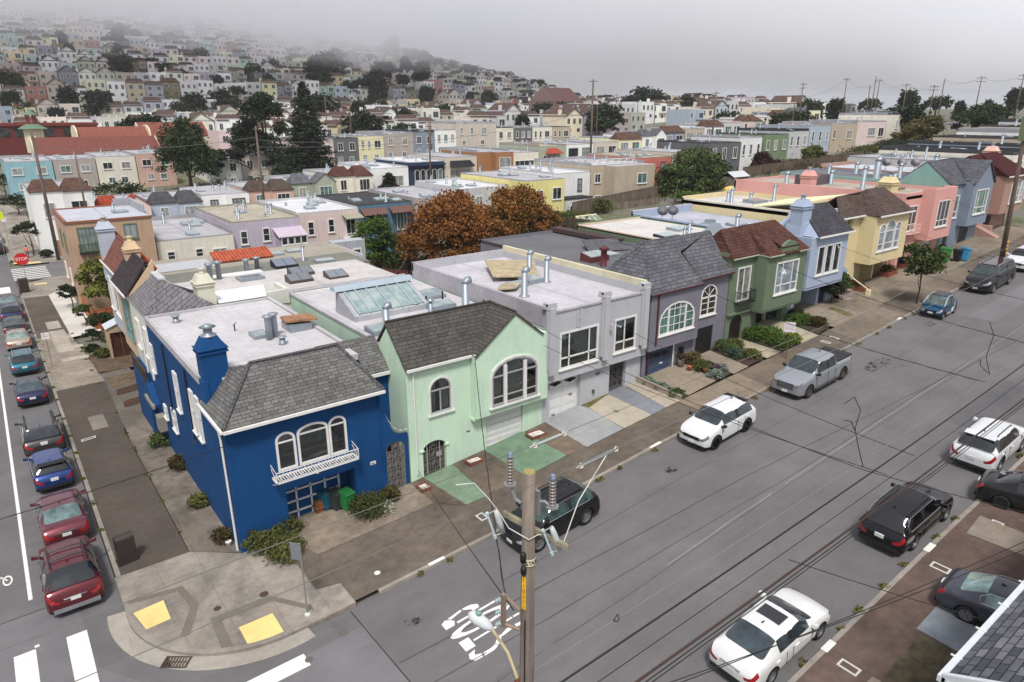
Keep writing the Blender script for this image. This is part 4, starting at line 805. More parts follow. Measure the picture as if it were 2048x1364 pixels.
# ================================================================ olive green house with brown mansard
def green_house():
    T=thing('green_house','sage green house with a dark brown shingle mansard, bay window and black window balcony','house',(34.3,0,2.8),'row houses along the front street')
    G=paint((104,118,96),.85,.05,.1); F=FF(-.1); FU=FF(-1.0)
    b=MB(); b.slab(F,[(30.5,1.8),(33.0,1.8),(33.0,4.6),(37.4,4.6),(37.4,4.8),(33.0,4.8),(33.0,8.3),(30.5,8.3)],[rect(31.3,32.6,5.45,7.6),SH(('a',30.95,32.3,2.5,4.5,.6))],0,-.2)
    b.slab(FU,[(33.0,4.7),(37.5,4.7),(37.5,8.3),(36.3,8.3)]+[(36.3,8.75),(36.1,8.85),(35.8,9.0),(35.4,9.08),(35.0,9.0),(34.7,8.85),(34.5,8.75),(34.5,8.3)]+[(33.0,8.3)],[rect(34.1,36.6,5.65,7.7)],0,-.2)
    b.box(33.0,-.8,4.7,33.2,0,8.3); b.box(37.3,-.8,4.7,37.5,0,8.3); b.box(33.0,-.95,4.55,37.5,0,4.7); b.box(30.5,-.3,4.65,33,-.1,4.75)
    b.box(33.0,-.1,1.8,33.8,.3,4.7); b.box(36.9,-.1,1.8,37.5,.3,4.7); b.box(33.8,1.2,1.8,36.9,1.3,4.7); b.box(30.5,.1,1.5,30.6,14,8.6); b.box(37.4,.1,1.5,37.5,14,8.6); b.box(30.5,13.9,1.5,37.5,14,8.8)
    b.build('wall',G,T)
    SG=shingle((92,62,52),(74,48,42),1.4,.2); b=MB()
    slope(b,[(30.4,-.3,8.3),(33.0,-.3,8.3),(33.6,1.3,9.9),(31.0,1.3,9.9)]); slope(b,[(33.0,-.3,8.3),(32.95,-1.15,8.28),(34.4,1.2,10.0),(33.6,1.3,9.9)]); slope(b,[(32.95,-1.15,8.28),(37.6,-1.15,8.28),(36.8,1.2,10.0),(34.4,1.2,10.0)]); slope(b,[(37.6,-1.15,8.28),(37.65,2.2,8.4),(36.8,1.2,10.0)]); slope(b,[(31.0,1.3,9.9),(36.8,1.3,10),(37.4,2.6,8.8),(31.0,2.6,8.8)]); slope(b,[(30.4,-.3,8.3),(31.0,1.3,9.9),(31,2.6,8.8),(30.4,2.6,8.5)])
    b.build('front_roof',SG,T); b=MB(); b.tube([(30.4,-.32,8.28),(33.0,-.32,8.28),(32.95,-1.18,8.26),(34.5,-1.18,8.26)],.05,6); b.tube([(36.3,-1.18,8.26),(37.65,-1.18,8.26)],.05,6); b.build('gutter',paint((150,160,140)),T)
    b=MB(); slope(b,[(34.45,-1.05,8.72),(36.35,-1.05,8.72),(36.2,.1,9.15),(34.6,.1,9.15)],.06); b.build('dormer_cap',SG,T)
    b=MB(); b.prism([(30.6,2.4),(37.4,2.4),(37.4,13.9),(30.6,13.9)],8.3,8.55); b.build('roof',roofing((200,196,192),9,.1),T)
    b=MB(); b.box(30.5,2.6,8.5,30.65,14,8.68); b.box(30.5,13.85,8.5,37.5,14.02,8.7); b.build('parapet_edge',paint((196,180,160)),T)
    win(T,F,('r',31.25,32.65,5.4,7.65),[((31.95,5.4),(31.95,7.65),.08)],fw=.1,pm=pane((140,142,138),(70,72,70),0))
    win(T,FU,('r',34.05,36.65,5.6,7.75),[((34.8,5.6),(34.8,7.75),.07),((35.95,5.6),(35.95,7.75),.07),((34.05,6.2),(36.65,6.2),.07)],fw=.1,pm=pane((110,122,132),(150,158,164),0))
    b=MB(); z=5.35; b.box(31.15,-.6,z,32.75,-.1,z+.06); [b.cyl((31.18+i*.118,-.58,z),(31.18+i*.118,-.58,z+.75),.012,n=5) for i in range(14)]; b.box(31.15,-.6,z+.74,32.75,-.56,z+.78)
    for x in (31.17,32.73): b.box(x-.015,-.6,z+.74,x+.015,-.1,z+.78); [b.cyl((x,-.58+i*.12,z),(x,-.58+i*.12,z+.75),.012,n=5) for i in range(4)]
    b.build('window_balcony',BLACK(),T)
    b=MB(); b.slab(F,SH(('a',30.9,32.35,2.4,4.55,.65)),[],-.12,-.16); b.build('entry_door',flat((30,18,18),.5),T)
    d=garage(T,FF(1.1),33.9,36.4,2.7,4.5,.02,flat((28,24,26),.5),4,1); b=MB(); [b.box(34.0,1.02,2.9+i*.4,34.3,1.06,3.1+i*.4) for i in range(4)]; b.build('door_lite',flat((150,160,165)),d); b=MB(); b.box(36.45,.9,2.6,36.55,1.1,4.6); b.build('door_frame',WHT(),d)
    b=MB(); b.box(30.9,.0,0,30.91,.01,.01); 
    for x0,y0 in ((30.9,3.2),(33.2,4.6)): vent(T,x0+1.5,y0+2,8.55,.7,.12)
    for i,(x0,y0,w_,h_) in enumerate(((31.6,6.2,1.6,1.1),(33.2,4.3,1.6,.9),(34.6,3.2,1.5,.8),(34.6,7.5,1.6,1.2))): skylight(T,x0,y0,x0+w_,y0+h_,8.55,.12,.08,m=DARK() if i<3 else METAL(),gm=pane((140,160,155)))
    b=MB(); b.hexa([(35.8,5,8.55),(37.2,5,8.55),(37.2,6.4,8.55),(35.8,6.4,8.55)],[(36.3,5.5,9.2),(36.7,5.5,9.2),(36.7,5.9,9.2),(36.3,5.9,9.2)]); b.build('roof_lantern',METAL(),T); vent(T,37.2,4.4,8.55,1.2,.16)
    return T
green_house()
# ================================================================ pale blue house
def pale_blue_house():
    T=thing('pale_blue_house','pale blue house with charcoal gable roof, broad chimney and three tall narrow windows','house',(41.3,0,3.4),'row houses along the front street')
    G=paint((160,172,192),.85,.04,.08); FU=FF(-1.0); F=FF(0)
    b=MB(); b.slab(FU,[(37.9,5.4),(42.6,5.4),(42.75,5.6),(42.75,8.9),(37.9,8.9)],[rect(38.95,39.75,6.25,8.2),rect(40.0,40.8,6.25,8.2),rect(41.05,41.85,6.25,8.2)],0,-.2)
    b.box(37.9,-.8,5.4,38.1,3,8.9); b.box(42.55,-.8,5.4,42.75,2,8.9); b.box(37.9,-1,5.3,42.75,0,5.45)
    b.slab(F,[(37.6,2.4),(38.5,2.4),(38.5,5.4),(41.4,5.4),(41.4,2.4),(45.5,2.4),(45.5,5.6),(44.8,5.9),(44.4,6.5),(43.3,7.4),(42.7,8.8),(37.6,5.5)],[SH(('a',41.7,42.7,3.3,5.2,.5))]+[SH(('a',u,u+.3,4.0,5.3,.15)) for u in (43.2,43.85,44.5)],0,-.25)
    b.box(38.3,.25,2.4,38.5,3,5.4); b.box(41.4,.25,2.4,41.6,3,5.4); b.box(38.3,3,2.4,41.6,3.2,5.4); b.box(37.6,.2,2,37.8,15,8.8); b.box(45.1,.25,2,45.3,15,8.4)
    b.box(37.6,14.8,2,45.3,15,9.0); b.build('wall',G,T)
    SG=shingle((74,72,78),(60,58,64),1.3,.2); b=MB(); slope(b,[(38.4,-1.25,8.95),(43.0,-1.25,8.95),(43.0,1.0,10.75),(39.5,1.0,10.75)]); slope(b,[(43.0,-1.25,8.95),(43.1,2.6,9.0),(43.0,1.0,10.75)]); slope(b,[(39.5,1.0,10.75),(43.0,1.0,10.75),(43,2.6,9.0),(39.5,2.6,9)]); b.build('front_roof',SG,T)
    b=MB(); b.face([(39.6,1.0,10.7),(38.4,-1.2,8.9),(38.4,2.6,8.9)]); b.build('gable_wall',G,T); b=MB(); b.face([(42.95,1,10.7),(42.9,-1.1,8.9),(42.9,2.6,8.9)]); b.build('gable_wall',G,T)
    gutter(T,[(38.4,-1.25,8.86),(43.05,-1.25,8.86)],WHT(),.09)
    b=MB(); c0=[(37.8,.0,7.6),(39.3,-.9,8.3),(39.3,1.2,8.3),(37.8,1.6,7.6)]; b.hexa([(37.7,.0,7),(39.2,-.6,8.9),(39.2,1.0,8.9),(37.7,1.2,7)],[(38.1,.0,9.6),(39.2,-.1,9.9),(39.2,.9,9.9),(38.1,1.1,9.6)]); b.build('chimney_base',G,T)
    chimney(T,38.1,.0,39.2,.9,9.5,11.3,G,1)
    for u in (38.9,39.95,41.0): win(T,FU,('r',u,u+.9,6.2,8.25),[],fw=.1,pm=DARKP())
    b=MB(); b.slab(F,SH(('a',41.65,42.75,3.2,5.25,.5)),[],-.16,-.2); b.build('entry_door',flat((38,42,54),.6),T)
    b=MB(); [b.slab(F,SH(('a',u,u+.3,4.0,5.3,.15)),[],-.12,-.16) for u in (43.2,43.85,44.5)]; b.build('niche_panel',flat((90,104,128),.8),T)
    b=MB(); b.prism([(37.8,2.4),(45.2,2.4),(45.2,14.9),(37.8,14.9)],8.1,8.4); b.build('roof',roofing((176,178,188),9,.25),T)
    b=MB(); b.box(37.6,2.6,8.2,37.8,15,8.65); b.box(37.6,14.85,8.3,45.3,15.03,9.05); b.build('parapet_edge',roofing((186,188,196),3,.2),T)
    b=MB(); b.lathe((39.6,8.5,8.4),[(.9,0),(.8,.2),(.45,.3),(.4,.5)],4); b.build('roof_lantern',METAL(),T)
    skylight(T,41,4.6,43.6,5.8,8.4,.15,.05,gm=DARK()); skylight(T,40.6,6.8,42.2,7.8,8.4,.12,.1)
    for x,y in ((38.7,12.6),(39.5,12.2)):
        dish(T,x,y,8.4)
    vent(T,44.2,4.6,8.4,.9,.13)
    b=MB(); b.tube([(38.0,.0,2.7),(38.0,-.02,5.2)],.05,6); b.build('downpipe',G,T)
    return T
def dish(T,x,y,z,ax=(-.5,-.6,.5)):
    b=MB(); A=Vector(ax).normalized(); c=Vector((x,y,z+.75)); b.tube([(x,y,z),(x,y,z+.5),tuple(c+A*.03)],.03,6); b.lathe(c,[(.02,0),(.2,.02),(.36,.08),(.45,.15)],16,ax=A); b.lathe(c,[(.45,.15),(.36,.07),(.2,.01),(.02,-.01)],16,ax=A); b.tube([c-Vector((0,0,.3)),c+A*.55],.015,5); return b.build('satellite_dish',flat((160,160,164),.6),T,True)
pale_blue_house()
# ================================================================ cream yellow house
def yellow_house():
    T=thing('cream_house','cream yellow house with dark brown hipped roof, chimney and arched triple window','house',(49,0,3.9),'row houses along the front street')
    G=paint((212,196,154),.85,.04,.08); FU=FF(-1.0); F=FF(0.3)
    b=MB(); b.slab(FU,[(46.6,6.1),(51.9,6.1),(51.9,9.6),(46.6,9.6)],[SH(('a',47.35,48.2,6.9,8.9,.4)),SH(('a',48.35,49.75,6.9,9.1,.5)),SH(('a',49.9,50.7,6.9,8.9,.4))],0,-.2)
    b.box(46.6,-.8,6.1,46.8,3,9.6); b.box(51.7,-.8,6.1,51.9,3,9.6); b.box(46.6,-1,5.95,51.9,.3,6.1)
    sw=[(43.2,2.8),(46.9,2.8),(46.9,9.4),(45.6,9.4),(45.3,8.6),(45.0,8.1),(44.6,7.9),(44.6,7.4),(44.2,7.0),(43.8,6.9),(43.5,6.4),(43.3,5.9)]
    b.slab(FF(.2),sw,[SH(('a',44.1,45.4,3.6,6.1,.65))],0,-.25); b.box(43.2,.4,2.6,43.4,4,5.8); b.box(46.7,.5,2.8,46.9,3,6.1)
    b.box(45.4,.5,7.0,45.6,3.0,9.5); b.slab(FF(1.2),rect(46.9,51.9,2.8,6.1),[rect(47.3,48.9,3.7,5.7)],0,-.2); b.box(50.0,.3,2.8,50.25,1.2,6.0); b.box(51.7,.3,2.8,51.9,3,6.1)
    b.box(45.3,.5,2.5,45.5,16,9.3); b.box(52.9,.5,2.5,53.1,16,9.6); b.box(45.3,15.8,2.5,53.1,16,9.6); b.build('wall',G,T)
    SG=shingle((92,76,70),(74,62,58),1.4,.2); b=MB(); e=9.62
    slope(b,[(43.4,.1,9.55),(46.7,-.2,9.6),(48.3,1.2,10.9),(45.3,1.6,10.9)]); slope(b,[(46.5,-1.25,e),(52.1,-1.25,e),(51.2,1.0,11.3),(48.6,1.0,11.3)]); slope(b,[(46.5,-1.25,e),(48.6,1.0,11.3),(48.1,1.6,10.9),(46.6,.2,9.6)]); slope(b,[(52.1,-1.25,e),(52.6,3.4,9.7),(51.2,1.0,11.3)]); slope(b,[(45.3,1.6,10.9),(51.2,1.0,11.3),(52.6,3.4,9.7),(45.3,3.6,9.5)])
    b.build('front_roof',SG,T); gutter(T,[(46.6,-1.25,e-.1),(52.1,-1.25,e-.1)],WHT(),.08); gutter(T,[(43.5,.0,e-.15),(46.5,-.15,e-.1)],WHT(),.08)
    chimney(T,53.0,1.2,54.2,2.3,9.0,11.9,G,0)
    for s,br in ((('a',47.3,48.25,6.85,8.95,.42),[((47.3,7.4),(48.25,7.4)),((47.3,8.3),(48.25,8.3))]),(('a',48.3,49.8,6.85,9.15,.55),[((48.3,7.4),(49.8,7.4)),((48.3,8.3),(49.8,8.3))]),(('a',49.85,50.75,6.85,8.95,.42),[((49.85,7.4),(50.75,7.4)),((49.85,8.3),(50.75,8.3))])): win(T,FU,s,br,fw=.09,bw=.06,pm=pane((120,132,140),(160,166,170)))
    b=MB(); b.slab(FF(1.3),rect(47.3,48.9,3.6,5.7),[],0,-.05); b.build('entry_door',flat((150,132,110)),T); b=MB(); b.box(50.3,1.6,3.0,51.7,1.7,5.9); b.build('garage_door',flat((190,180,150)),T)
    b=MB(); b.slab(FF(1.0),rect(43.4,45.5,3,6.3),[],0,-.1); b.build('porch_back_wall',paint((168,148,104)),T)
    b=MB(); [b.box(43.6,-.25-i*.33,2.6,45.6,.4-i*.33,4.35-i*.19) for i in range(5)]; b.build('stairs',paint((150,132,130),.9,.1,.3),T)
    b=MB(); b.tube([(45.8,.2,5.3),(45.8,-.4,4.9),(45.8,-1.6,4.3),(45.8,-1.65,3.6)],.05,6); b.build('handrail',paint((214,206,170)),T); b=MB(); b.box(45.65,-1.75,3.3,45.95,-1.5,4.3); b.build('newel_post',paint((222,212,170)),T)
    b=MB(); b.prism([(45.5,3.2),(52.9,3.2),(52.9,15.9),(45.5,15.9)],8.9,9.2); b.build('roof',roofing((196,194,190),9,.2),T); b=MB(); b.box(45.3,3.4,9.0,45.5,16,9.45); b.build('parapet_edge',paint((214,206,190)),T)
    b=MB(); slope(b,[(46.0,9.4,9.3),(46.2,4.2,10.2),(50.6,3.2,10.6),(50.4,8.6,9.7)],.1); b.build('awning_roof',flat((222,220,176),.8),T)
    b=MB(); [b.cyl((x,y,9.2),(x,y,9.6),.03,n=5) for x,y in ((46.2,9.2),(50.3,8.4))]; b.build('awning_post',METAL(),T)
    for x,y,h in ((46.4,11.5,1.2),(48,13,.8),(51.3,10.5,1.3),(50,12,.6)): vent(T,x,y,9.2,h,.15)
    skylight(T,48.5,10.5,50.5,11.8,9.2,.2,.1); return T
yellow_house()
# ================================================================ pink, blue grey gabled and rose houses
def pink_house():
    T=thing('pink_house','salmon pink flat-roofed house with a projecting bay and tall dark windows','house',(56.7,0,4.6),'row houses along the front street')
    G=paint((212,158,150),.85,.04,.06); FU=FF(-1.0); F=FF(0)
    b=MB(); b.slab(F,[(53.1,3.6),(60.7,3.6),(60.7,6.9),(56.2,6.9),(56.2,10.7),(53.1,10.7)],[rect(54.0,55.6,7.6,9.6),SH(('a',53.6,54.9,4.4,6.5,.6)),rect(57.6,59.4,4.7,6.5)],0,-.2); b.slab(FU,rect(56.0,60.2,6.9,10.95),[rect(57.0,59.2,7.8,9.9)],0,-.2)
    b.box(56.0,-.8,6.9,56.2,0,10.95); b.box(60.0,-.8,6.9,60.2,0,10.95); b.box(56,-1,6.75,60.2,0,6.9); b.box(53.0,0.2,3.5,53.2,16,10.7); b.box(60.5,.2,3.5,60.7,16,10.7); b.box(53,15.8,3.5,60.7,16,10.6); b.build('wall',G,T)
    b=MB(); b.prism([(53.2,0),(60.5,0),(60.5,15.8),(53.2,15.8)],10.2,10.45); b.prism([(56.2,-.8),(60,-.8),(60,0),(56.2,0)],10.5,10.7); b.build('roof',roofing((170,162,150),9,.25),T)
    win(T,F,('r',53.95,55.65,7.55,9.65),[((54.8,7.55),(54.8,9.65),.07),((53.95,8.1),(55.65,8.1),.07)],fw=.09,pm=DARKP()); win(T,FU,('r',56.95,59.25,7.75,9.95),[((57.7,7.75),(57.7,9.95),.06),((58.5,7.75),(58.5,9.95),.06),((56.95,8.3),(59.25,8.3),.07)],fw=.09,pm=DARKP())
    b=MB(); b.slab(F,SH(('a',53.55,54.95,4.3,6.55,.65)),[],-.12,-.18); b.build('entry_door',flat((40,46,66)),T); garage(T,F,57.6,59.4,4.75,6.45,.1,WHT(),4,1)
    b=MB(); [b.cyl((53.9+i*.15,-.45,7.4),(53.9+i*.15,-.45,8.1),.012,n=5) for i in range(13)]; [b.box(53.85,-.47,z,55.75,-.43,z+.03) for z in (7.4,7.75,8.1)]; b.box(53.85,-.47,7.38,55.75,0,7.42); b.build('window_balcony',paint((230,190,180)),T)
    chimney(T,53.6,8.5,54.6,9.5,10.3,11.9,G,1); 
    for x,y,h in ((56,5,1.7),(58,9,1.0),(59.5,4,.9),(55.5,12,.8)): vent(T,x,y,10.45,h,.2)
    b=MB(); b.box(55.2,9.2,10.45,58.4,11.0,11.35); b.build('roof_box',paint((96,84,92)),T); skylight(T,56.6,2.6,58.8,4.2,10.45,.2,.1,m=wood((140,120,84)))
    return T
pink_house()
def gabled_house():
    T=thing('twin_gable_house','blue grey house with twin slate gable roof and a teal side parapet','house',(64.5,0,5.3),'row houses along the front street')
    G=paint((128,138,154),.85,.05,.08); TE=paint((130,164,156),.85,.05,.08); FU=FF(-1.0); F=FF(-.2)
    b=MB(); b.slab(F,[(60.85,4.2),(68.3,4.2),(68.3,7.4),(63.9,7.4),(63.9,11),(60.85,10.9)],[rect(61.4,63.1,8.0,9.9),rect(61.2,62.4,5.0,7.2),rect(64.6,66.6,5.3,7.3)],0,-.2); b.slab(FU,[(63.6,7.4),(68.0,7.4),(68.0,10.9),(66.1,12.8),(63.6,11.0)],[rect(64.6,67.2,8.2,10.3)],0,-.2)
    b.box(63.6,-.8,7.4,63.8,0,11); b.box(67.8,-.8,7.4,68,0,10.9); b.box(63.6,-1,7.2,68,0,7.4); b.box(68.1,0,4,68.3,16,11.0); b.box(60.85,15.8,4,68.3,16,11.0); b.build('wall',G,T)
    b=MB(); b.slab(FL(60.8),[(-.2,4),(16,4),(16,11.0),(4.2,11.0),(2.0,12.7),(-.2,10.9)],[],0,-.2); b.build('side_parapet',TE,T)
    SG=shingle((96,96,102),(76,78,84),1.4,.2); b=MB(); slope(b,[(60.75,-.4,10.9),(63.7,-.4,10.9),(66.1,2.0,12.85),(60.8,2.0,12.75)]); slope(b,[(63.5,-1.15,10.95),(66.1,-1.15,12.85),(66.1,2.0,12.9),(63.7,-.4,10.95)]); slope(b,[(66.1,-1.15,12.85),(68.15,-1.15,10.85),(68.2,2,11.0),(66.1,2.0,12.9)]); slope(b,[(60.8,2,12.75),(66.1,2,12.9),(68.2,2,11),(68.2,4.2,11),(60.8,4.2,11)]); b.build('front_roof',SG,T)
    b=MB(); b.prism([(61,3.8),(68.1,3.8),(68.1,15.8),(61,15.8)],10.6,10.85); b.build('roof',roofing((112,112,116),9,.15),T)
    win(T,F,('r',61.35,63.15,7.95,9.95),[((62.3,7.95),(62.3,9.95),.07),((61.35,8.5),(63.15,8.5),.07)],fw=.09,pm=GREENP()); win(T,FU,('r',64.55,67.25,8.15,10.35),[((65.2,8.15),(65.2,10.35),.07),((66.6,8.15),(66.6,10.35),.07),((64.55,8.75),(67.25,8.75),.07)],fw=.1,pm=pane((70,110,90),(120,150,140)))
    b=MB(); b.slab(F,rect(61.15,62.45,4.9,7.25),[],-.14,-.18); b.build('entry_door',DARK(),T); garage(T,F,64.6,66.6,5.3,7.25,.14,flat((44,44,50)),4,1)
    for x,y,h,r_ in ((62.5,7,1.6,.3),(65,6,1.1,.2),(66.5,11,.9,.2),(63,12,.8,.15)): vent(T,x,y,10.85,h,r_)
    skylight(T,63.8,8,66.2,9.4,10.85,.25,.1); return T
gabled_house()
def rose_house():
    T=thing('rose_brown_house','dusty rose house with a dark maroon hipped roof and tall arched white windows','house',(72.2,0,5.9),'row houses along the front street')
    G=paint((164,132,120),.85,.05,.08); FU=FF(-1.2); F=FF(0)
    b=MB(); b.slab(F,rect(68.45,76,4.6,11.2),[rect(70.6,72.4,5.6,7.4)],0,-.2); b.slab(FU,rect(70.4,76,7.9,11.2),[SH(('a',72.2,73.0,8.6,10.6,.4)),SH(('a',73.2,74.5,8.6,10.8,.5)),SH(('a',74.7,75.5,8.6,10.6,.4))],0,-.2); b.box(70.4,-1,7.9,70.6,0,11.2); b.box(70.4,-1.2,7.7,76,0,7.9); b.box(75.8,-1,7.9,76,0,11.2)
    b.slab(FL(68.45),[(0,4.6),(16,4.6),(16,11.2),(4,11.2),(1.6,12.9),(0,11.3)],[],0,-.2); b.box(75.8,0,4.5,76,16,11.2); b.box(68.45,15.8,4.5,76,16,11.5); b.build('wall',G,T)
    b=MB(); slope(b,[(68.3,-.4,11.2),(70.4,-.4,11.2),(71.0,1.6,13.1),(68.4,1.6,13.0)]); slope(b,[(70.2,-1.4,11.2),(76.2,-1.4,11.2),(75,1.6,13.2),(71.0,1.6,13.1)]); slope(b,[(70.4,-.4,11.2),(70.2,-1.4,11.2),(71,1.6,13.1)]); slope(b,[(76.2,-1.4,11.2),(76.2,4,11.2),(75,1.6,13.2)]); slope(b,[(68.4,1.6,13),(75,1.6,13.2),(76.2,4,11.3),(68.4,4,11.3)])
    b.build('front_roof',shingle((76,32,34),(60,26,30),1.4,.2),T); gutter(T,[(70.3,-1.4,11.1),(76.2,-1.4,11.1)],WHT(),.08)
    for s in (('a',72.15,73.05,8.55,10.65,.45),('a',73.15,74.55,8.55,10.85,.55),('a',74.65,75.55,8.55,10.65,.45)): win(T,FU,s,[((s[1],9.2),(s[2],9.2)),((s[1],9.9),(s[2],9.9)),(((s[1]+s[2])/2,8.6),((s[1]+s[2])/2,s[4]-.1))],fw=.1,bw=.05,pm=pane((130,140,144)))
    b=MB(); b.slab(F,rect(70.6,72.4,5.5,7.4),[],-.14,-.18); b.build('garage_door',DARK(),T)
    b=MB(); b.prism([(68.6,3.8),(75.8,3.8),(75.8,15.8),(68.6,15.8)],10.9,11.15); b.build('roof',roofing((190,192,200),9,.2),T); chimney(T,76.0,2,77.1,3.1,10.5,13.6,paint((214,176,160)),1)
    for x,y in ((69.6,9.5),(70.6,8.4),(71.8,7.6)): dish(T,x,y,11.15,(-.7,-.3,.4))
    for x,y,h in ((70,5,1.5),(73,6,.9),(74,10,1.1)): vent(T,x,y,11.15,h,.2)
    b=MB(); b.box(69.9,-.9,5.0,70.6,0,6.6); b.prism([(68.9,-2.4),(69.9,-2.4),(69.9,0),(68.9,0)],4.8,lambda x,y:6.6+(y)*.45); b.build('stair_wall',G,T); return T
rose_house()
REC[0]=-.045
# ================================================================ houses fronting the side street
def side_houses():
    T=thing('grey_tile_house','white-walled house with pale grey tile hip roof and cream chimney behind the blue house','house',(1,16.8,-.4),'houses along the side street')
    W=paint((206,206,196),.85,.05,.1); RG=shingle((136,132,134),(118,115,120),1.2,.15)
    b=MB(); b.box(.35,13.6,-.8,14.9,20.2,6.85); b.slab(FL(.1),rect(13.7,18.6,2.6,6.85),[],0,-.25); b.build('wall',W,T)
    b=MB(); slope(b,[(.0,18.4,6.85),(.0,13.5,6.85),(1.0,14.0,8.6),(1.0,15.5,8.6)]); slope(b,[(.0,13.5,6.85),(3.6,13.5,6.9),(3.4,16.2,7.2),(2.3,15.8,7.3),(1.2,14.0,8.6),(1.0,14.0,8.6)]); slope(b,[(1.0,14.0,8.6),(1.2,14.0,8.6),(2.3,15.8,7.3),(1.3,16,8.6),(1.0,15.5,8.6)]); slope(b,[(0,18.4,6.85),(1,15.5,8.6),(1.3,16,8.6),(1.3,18.4,6.9)]); b.build('front_roof',RG,T)
    b=MB(); b.box(1.0,14.0,8.55,1.35,16.0,8.68); b.prism([(1.0,16.0),(2.8,16.0),(2.8,16.3),(1.0,16.3)],7.0,lambda x,y:8.68-(x-1.0)*.8); b.build('parapet_edge',roofing((190,190,188),3,.2),T)
    b=MB(); b.prism([(1.3,16.3),(14.8,13.8),(14.8,20.1),(1.3,20.1)],6.7,6.95); b.prism([(3.9,14.2),(14.8,14.2),(14.8,16.5),(3.9,16.5)],6.72,6.96); b.build('roof',roofing((190,186,184),9,.16),T)
    b=MB(); b.prism([(3.7,13.5),(6.3,13.5),(7.0,16.2),(4.0,16.2)],6.98,7.03); b.build('white_roof_patch',flat((238,240,242),.7),T)
    b=MB(); b.box(6.4,13.55,6.4,7.6,13.75,7.2); b.box(7.4,13.5,6.4,7.6,15.5,7.25); b.build('light_well_wall',W,T)
    chimney(T,2.75,13.7,3.65,14.7,6.5,8.6,paint((200,198,180),.85,.08,.2),1,cap=paint((190,186,170)))
    for x,y in ((9.2,17.3),(8.4,15.5)): skylight(T,x,y,x+1.5,y+.9,6.95,.15,.3,m=flat((74,60,54)),gm=pane((110,114,122)),panes=2)
    skylight(T,10.8,15.2,12.1,16.2,6.95,.1,.3,m=flat((74,60,54)),gm=pane((120,126,134)),panes=2)
    b=MB(); b.slab((Vector((0,0,6.95)),VX,VY,VZ),rect(6.2,7.7,17.9,19.0),[rect(6.4,7.5,18.1,18.8)],.18,0); b.build('hatch_curb',METAL(),T)
    for x,y in ((4.8,19.3),(5.4,19.6)): b=MB(); b.lathe((x,y,6.95),[(.16,0),(.15,1.0),(.24,1.02),(.26,1.14),(.03,1.16)],14); b.build('vent_pipe',METAL(),T,True)
    win(T,FL(.08),('r',14.3,15.0,4.4,6.0),[],fw=.1,pm=CURT()); win(T,FL(.08),('r',16.2,17.2,4.4,6.0),[((16.7,4.4),(16.7,6))],fw=.1,pm=CURT())
    for y in (14.1,15.6): b=MB(); b.cyl((.02,y,3.2),(.02,y,5.2),.05,n=6); b.build('downpipe',WHT(),T)
    # beige house with a dark shed roof
    T=thing('beige_bay_house','beige stucco house with a dark tile shed roof, bay window and tan chimney','house',(1,21,-.5),'houses along the side street')
    B=paint((196,170,140),.85,.05,.1)
    b=MB(); b.box(1.6,20.3,-.9,16,24.3,6.6); b.slab(FL(.25),rect(18.8,24.3,2.6,6.85),[SH(('r',20.2,22.4,3.8,6.1))],0,-.2); b.box(.45,18.8,2.6,1.6,19.0,6.8); b.box(.3,18.8,2.45,1.6,24.3,2.6); b.box(.6,18.8,-.8,.8,20.4,2.5)
    b.prism([(.2,18.85),(1.7,18.85),(1.7,19.15),(.2,19.15)],6.5,lambda x,y:6.9+(x-.2)*1.25); b.build('wall',B,T)
    b=MB(); slope(b,[(-.05,18.9,6.85),(1.3,18.9,8.7),(1.3,23.9,8.7),(-.05,23.9,6.85)],.1); slope(b,[(1.3,18.9,8.7),(2.4,18.9,7.0),(2.4,23.9,7.0),(1.3,23.9,8.7)],.1); b.build('front_roof',shingle((70,62,64),(54,48,54),1.1,.2),T)
    gutter(T,[(-.05,24,6.78),(-.05,18.8,6.78)],WHT(),.08)
    win(T,FL(.25),('r',20.15,22.45,3.75,6.15),[((20.15,4.4),(22.45,4.4),.06),((20.9,3.75),(20.9,6.15),.06),((21.7,3.75),(21.7,6.15),.06)],fw=.1,fm=flat((110,140,140)),pm=GREENP())
    b=MB(); b.prism([(1.62,20.28),(16.02,20.28),(16.02,24.32),(1.62,24.32)],6.55,6.66); b.build('roof',roofing((120,120,112),9,.1),T); chimney(T,.9,22.6,1.7,23.5,6.5,9.3,paint((204,178,144),.85,.08,.2),1,cap=paint((206,182,150)))
    for x,y in ((7.8,22.0),(8.6,22.3)): b=MB(); b.lathe((x,y,6.5),[(.16,0),(.15,.9),(.24,.92),(.26,1.02),(.03,1.04)],14); b.build('vent_pipe',METAL(),T,True)
    skylight(T,9.6,21.5,11.2,22.6,6.66,.15,.35,m=DARK(),gm=pane((110,118,132)),panes=2); skylight(T,12.6,21.6,14.0,22.4,6.66,.12,.06)
    vent(T,12.2,23.2,6.66,1.0,.1); b=MB(); b.box(4.9,20.8,6.5,8.6,21.9,6.75); b.build('white_curb',flat((220,216,212)),T)
    # red clay tile house
    T=thing('red_tile_house','pale blue-grey house with a steep red clay tile roof and broad grey chimney','house',(1,28,-.7),'houses along the side street')
    B=paint((178,184,196),.85,.05,.1)
    b=MB(); b.box(1.6,24.4,-1,17.5,31.4,6.3); b.slab(FL(.6),rect(24.4,31.4,2.2,6.85),[],0,-.2); b.box(.65,24.4,2.1,1.6,31.4,2.3); b.box(.8,31.2,2.2,1.6,31.4,6.6); b.box(.8,24.4,2.2,1.6,24.6,6.6); b.build('wall',B,T)
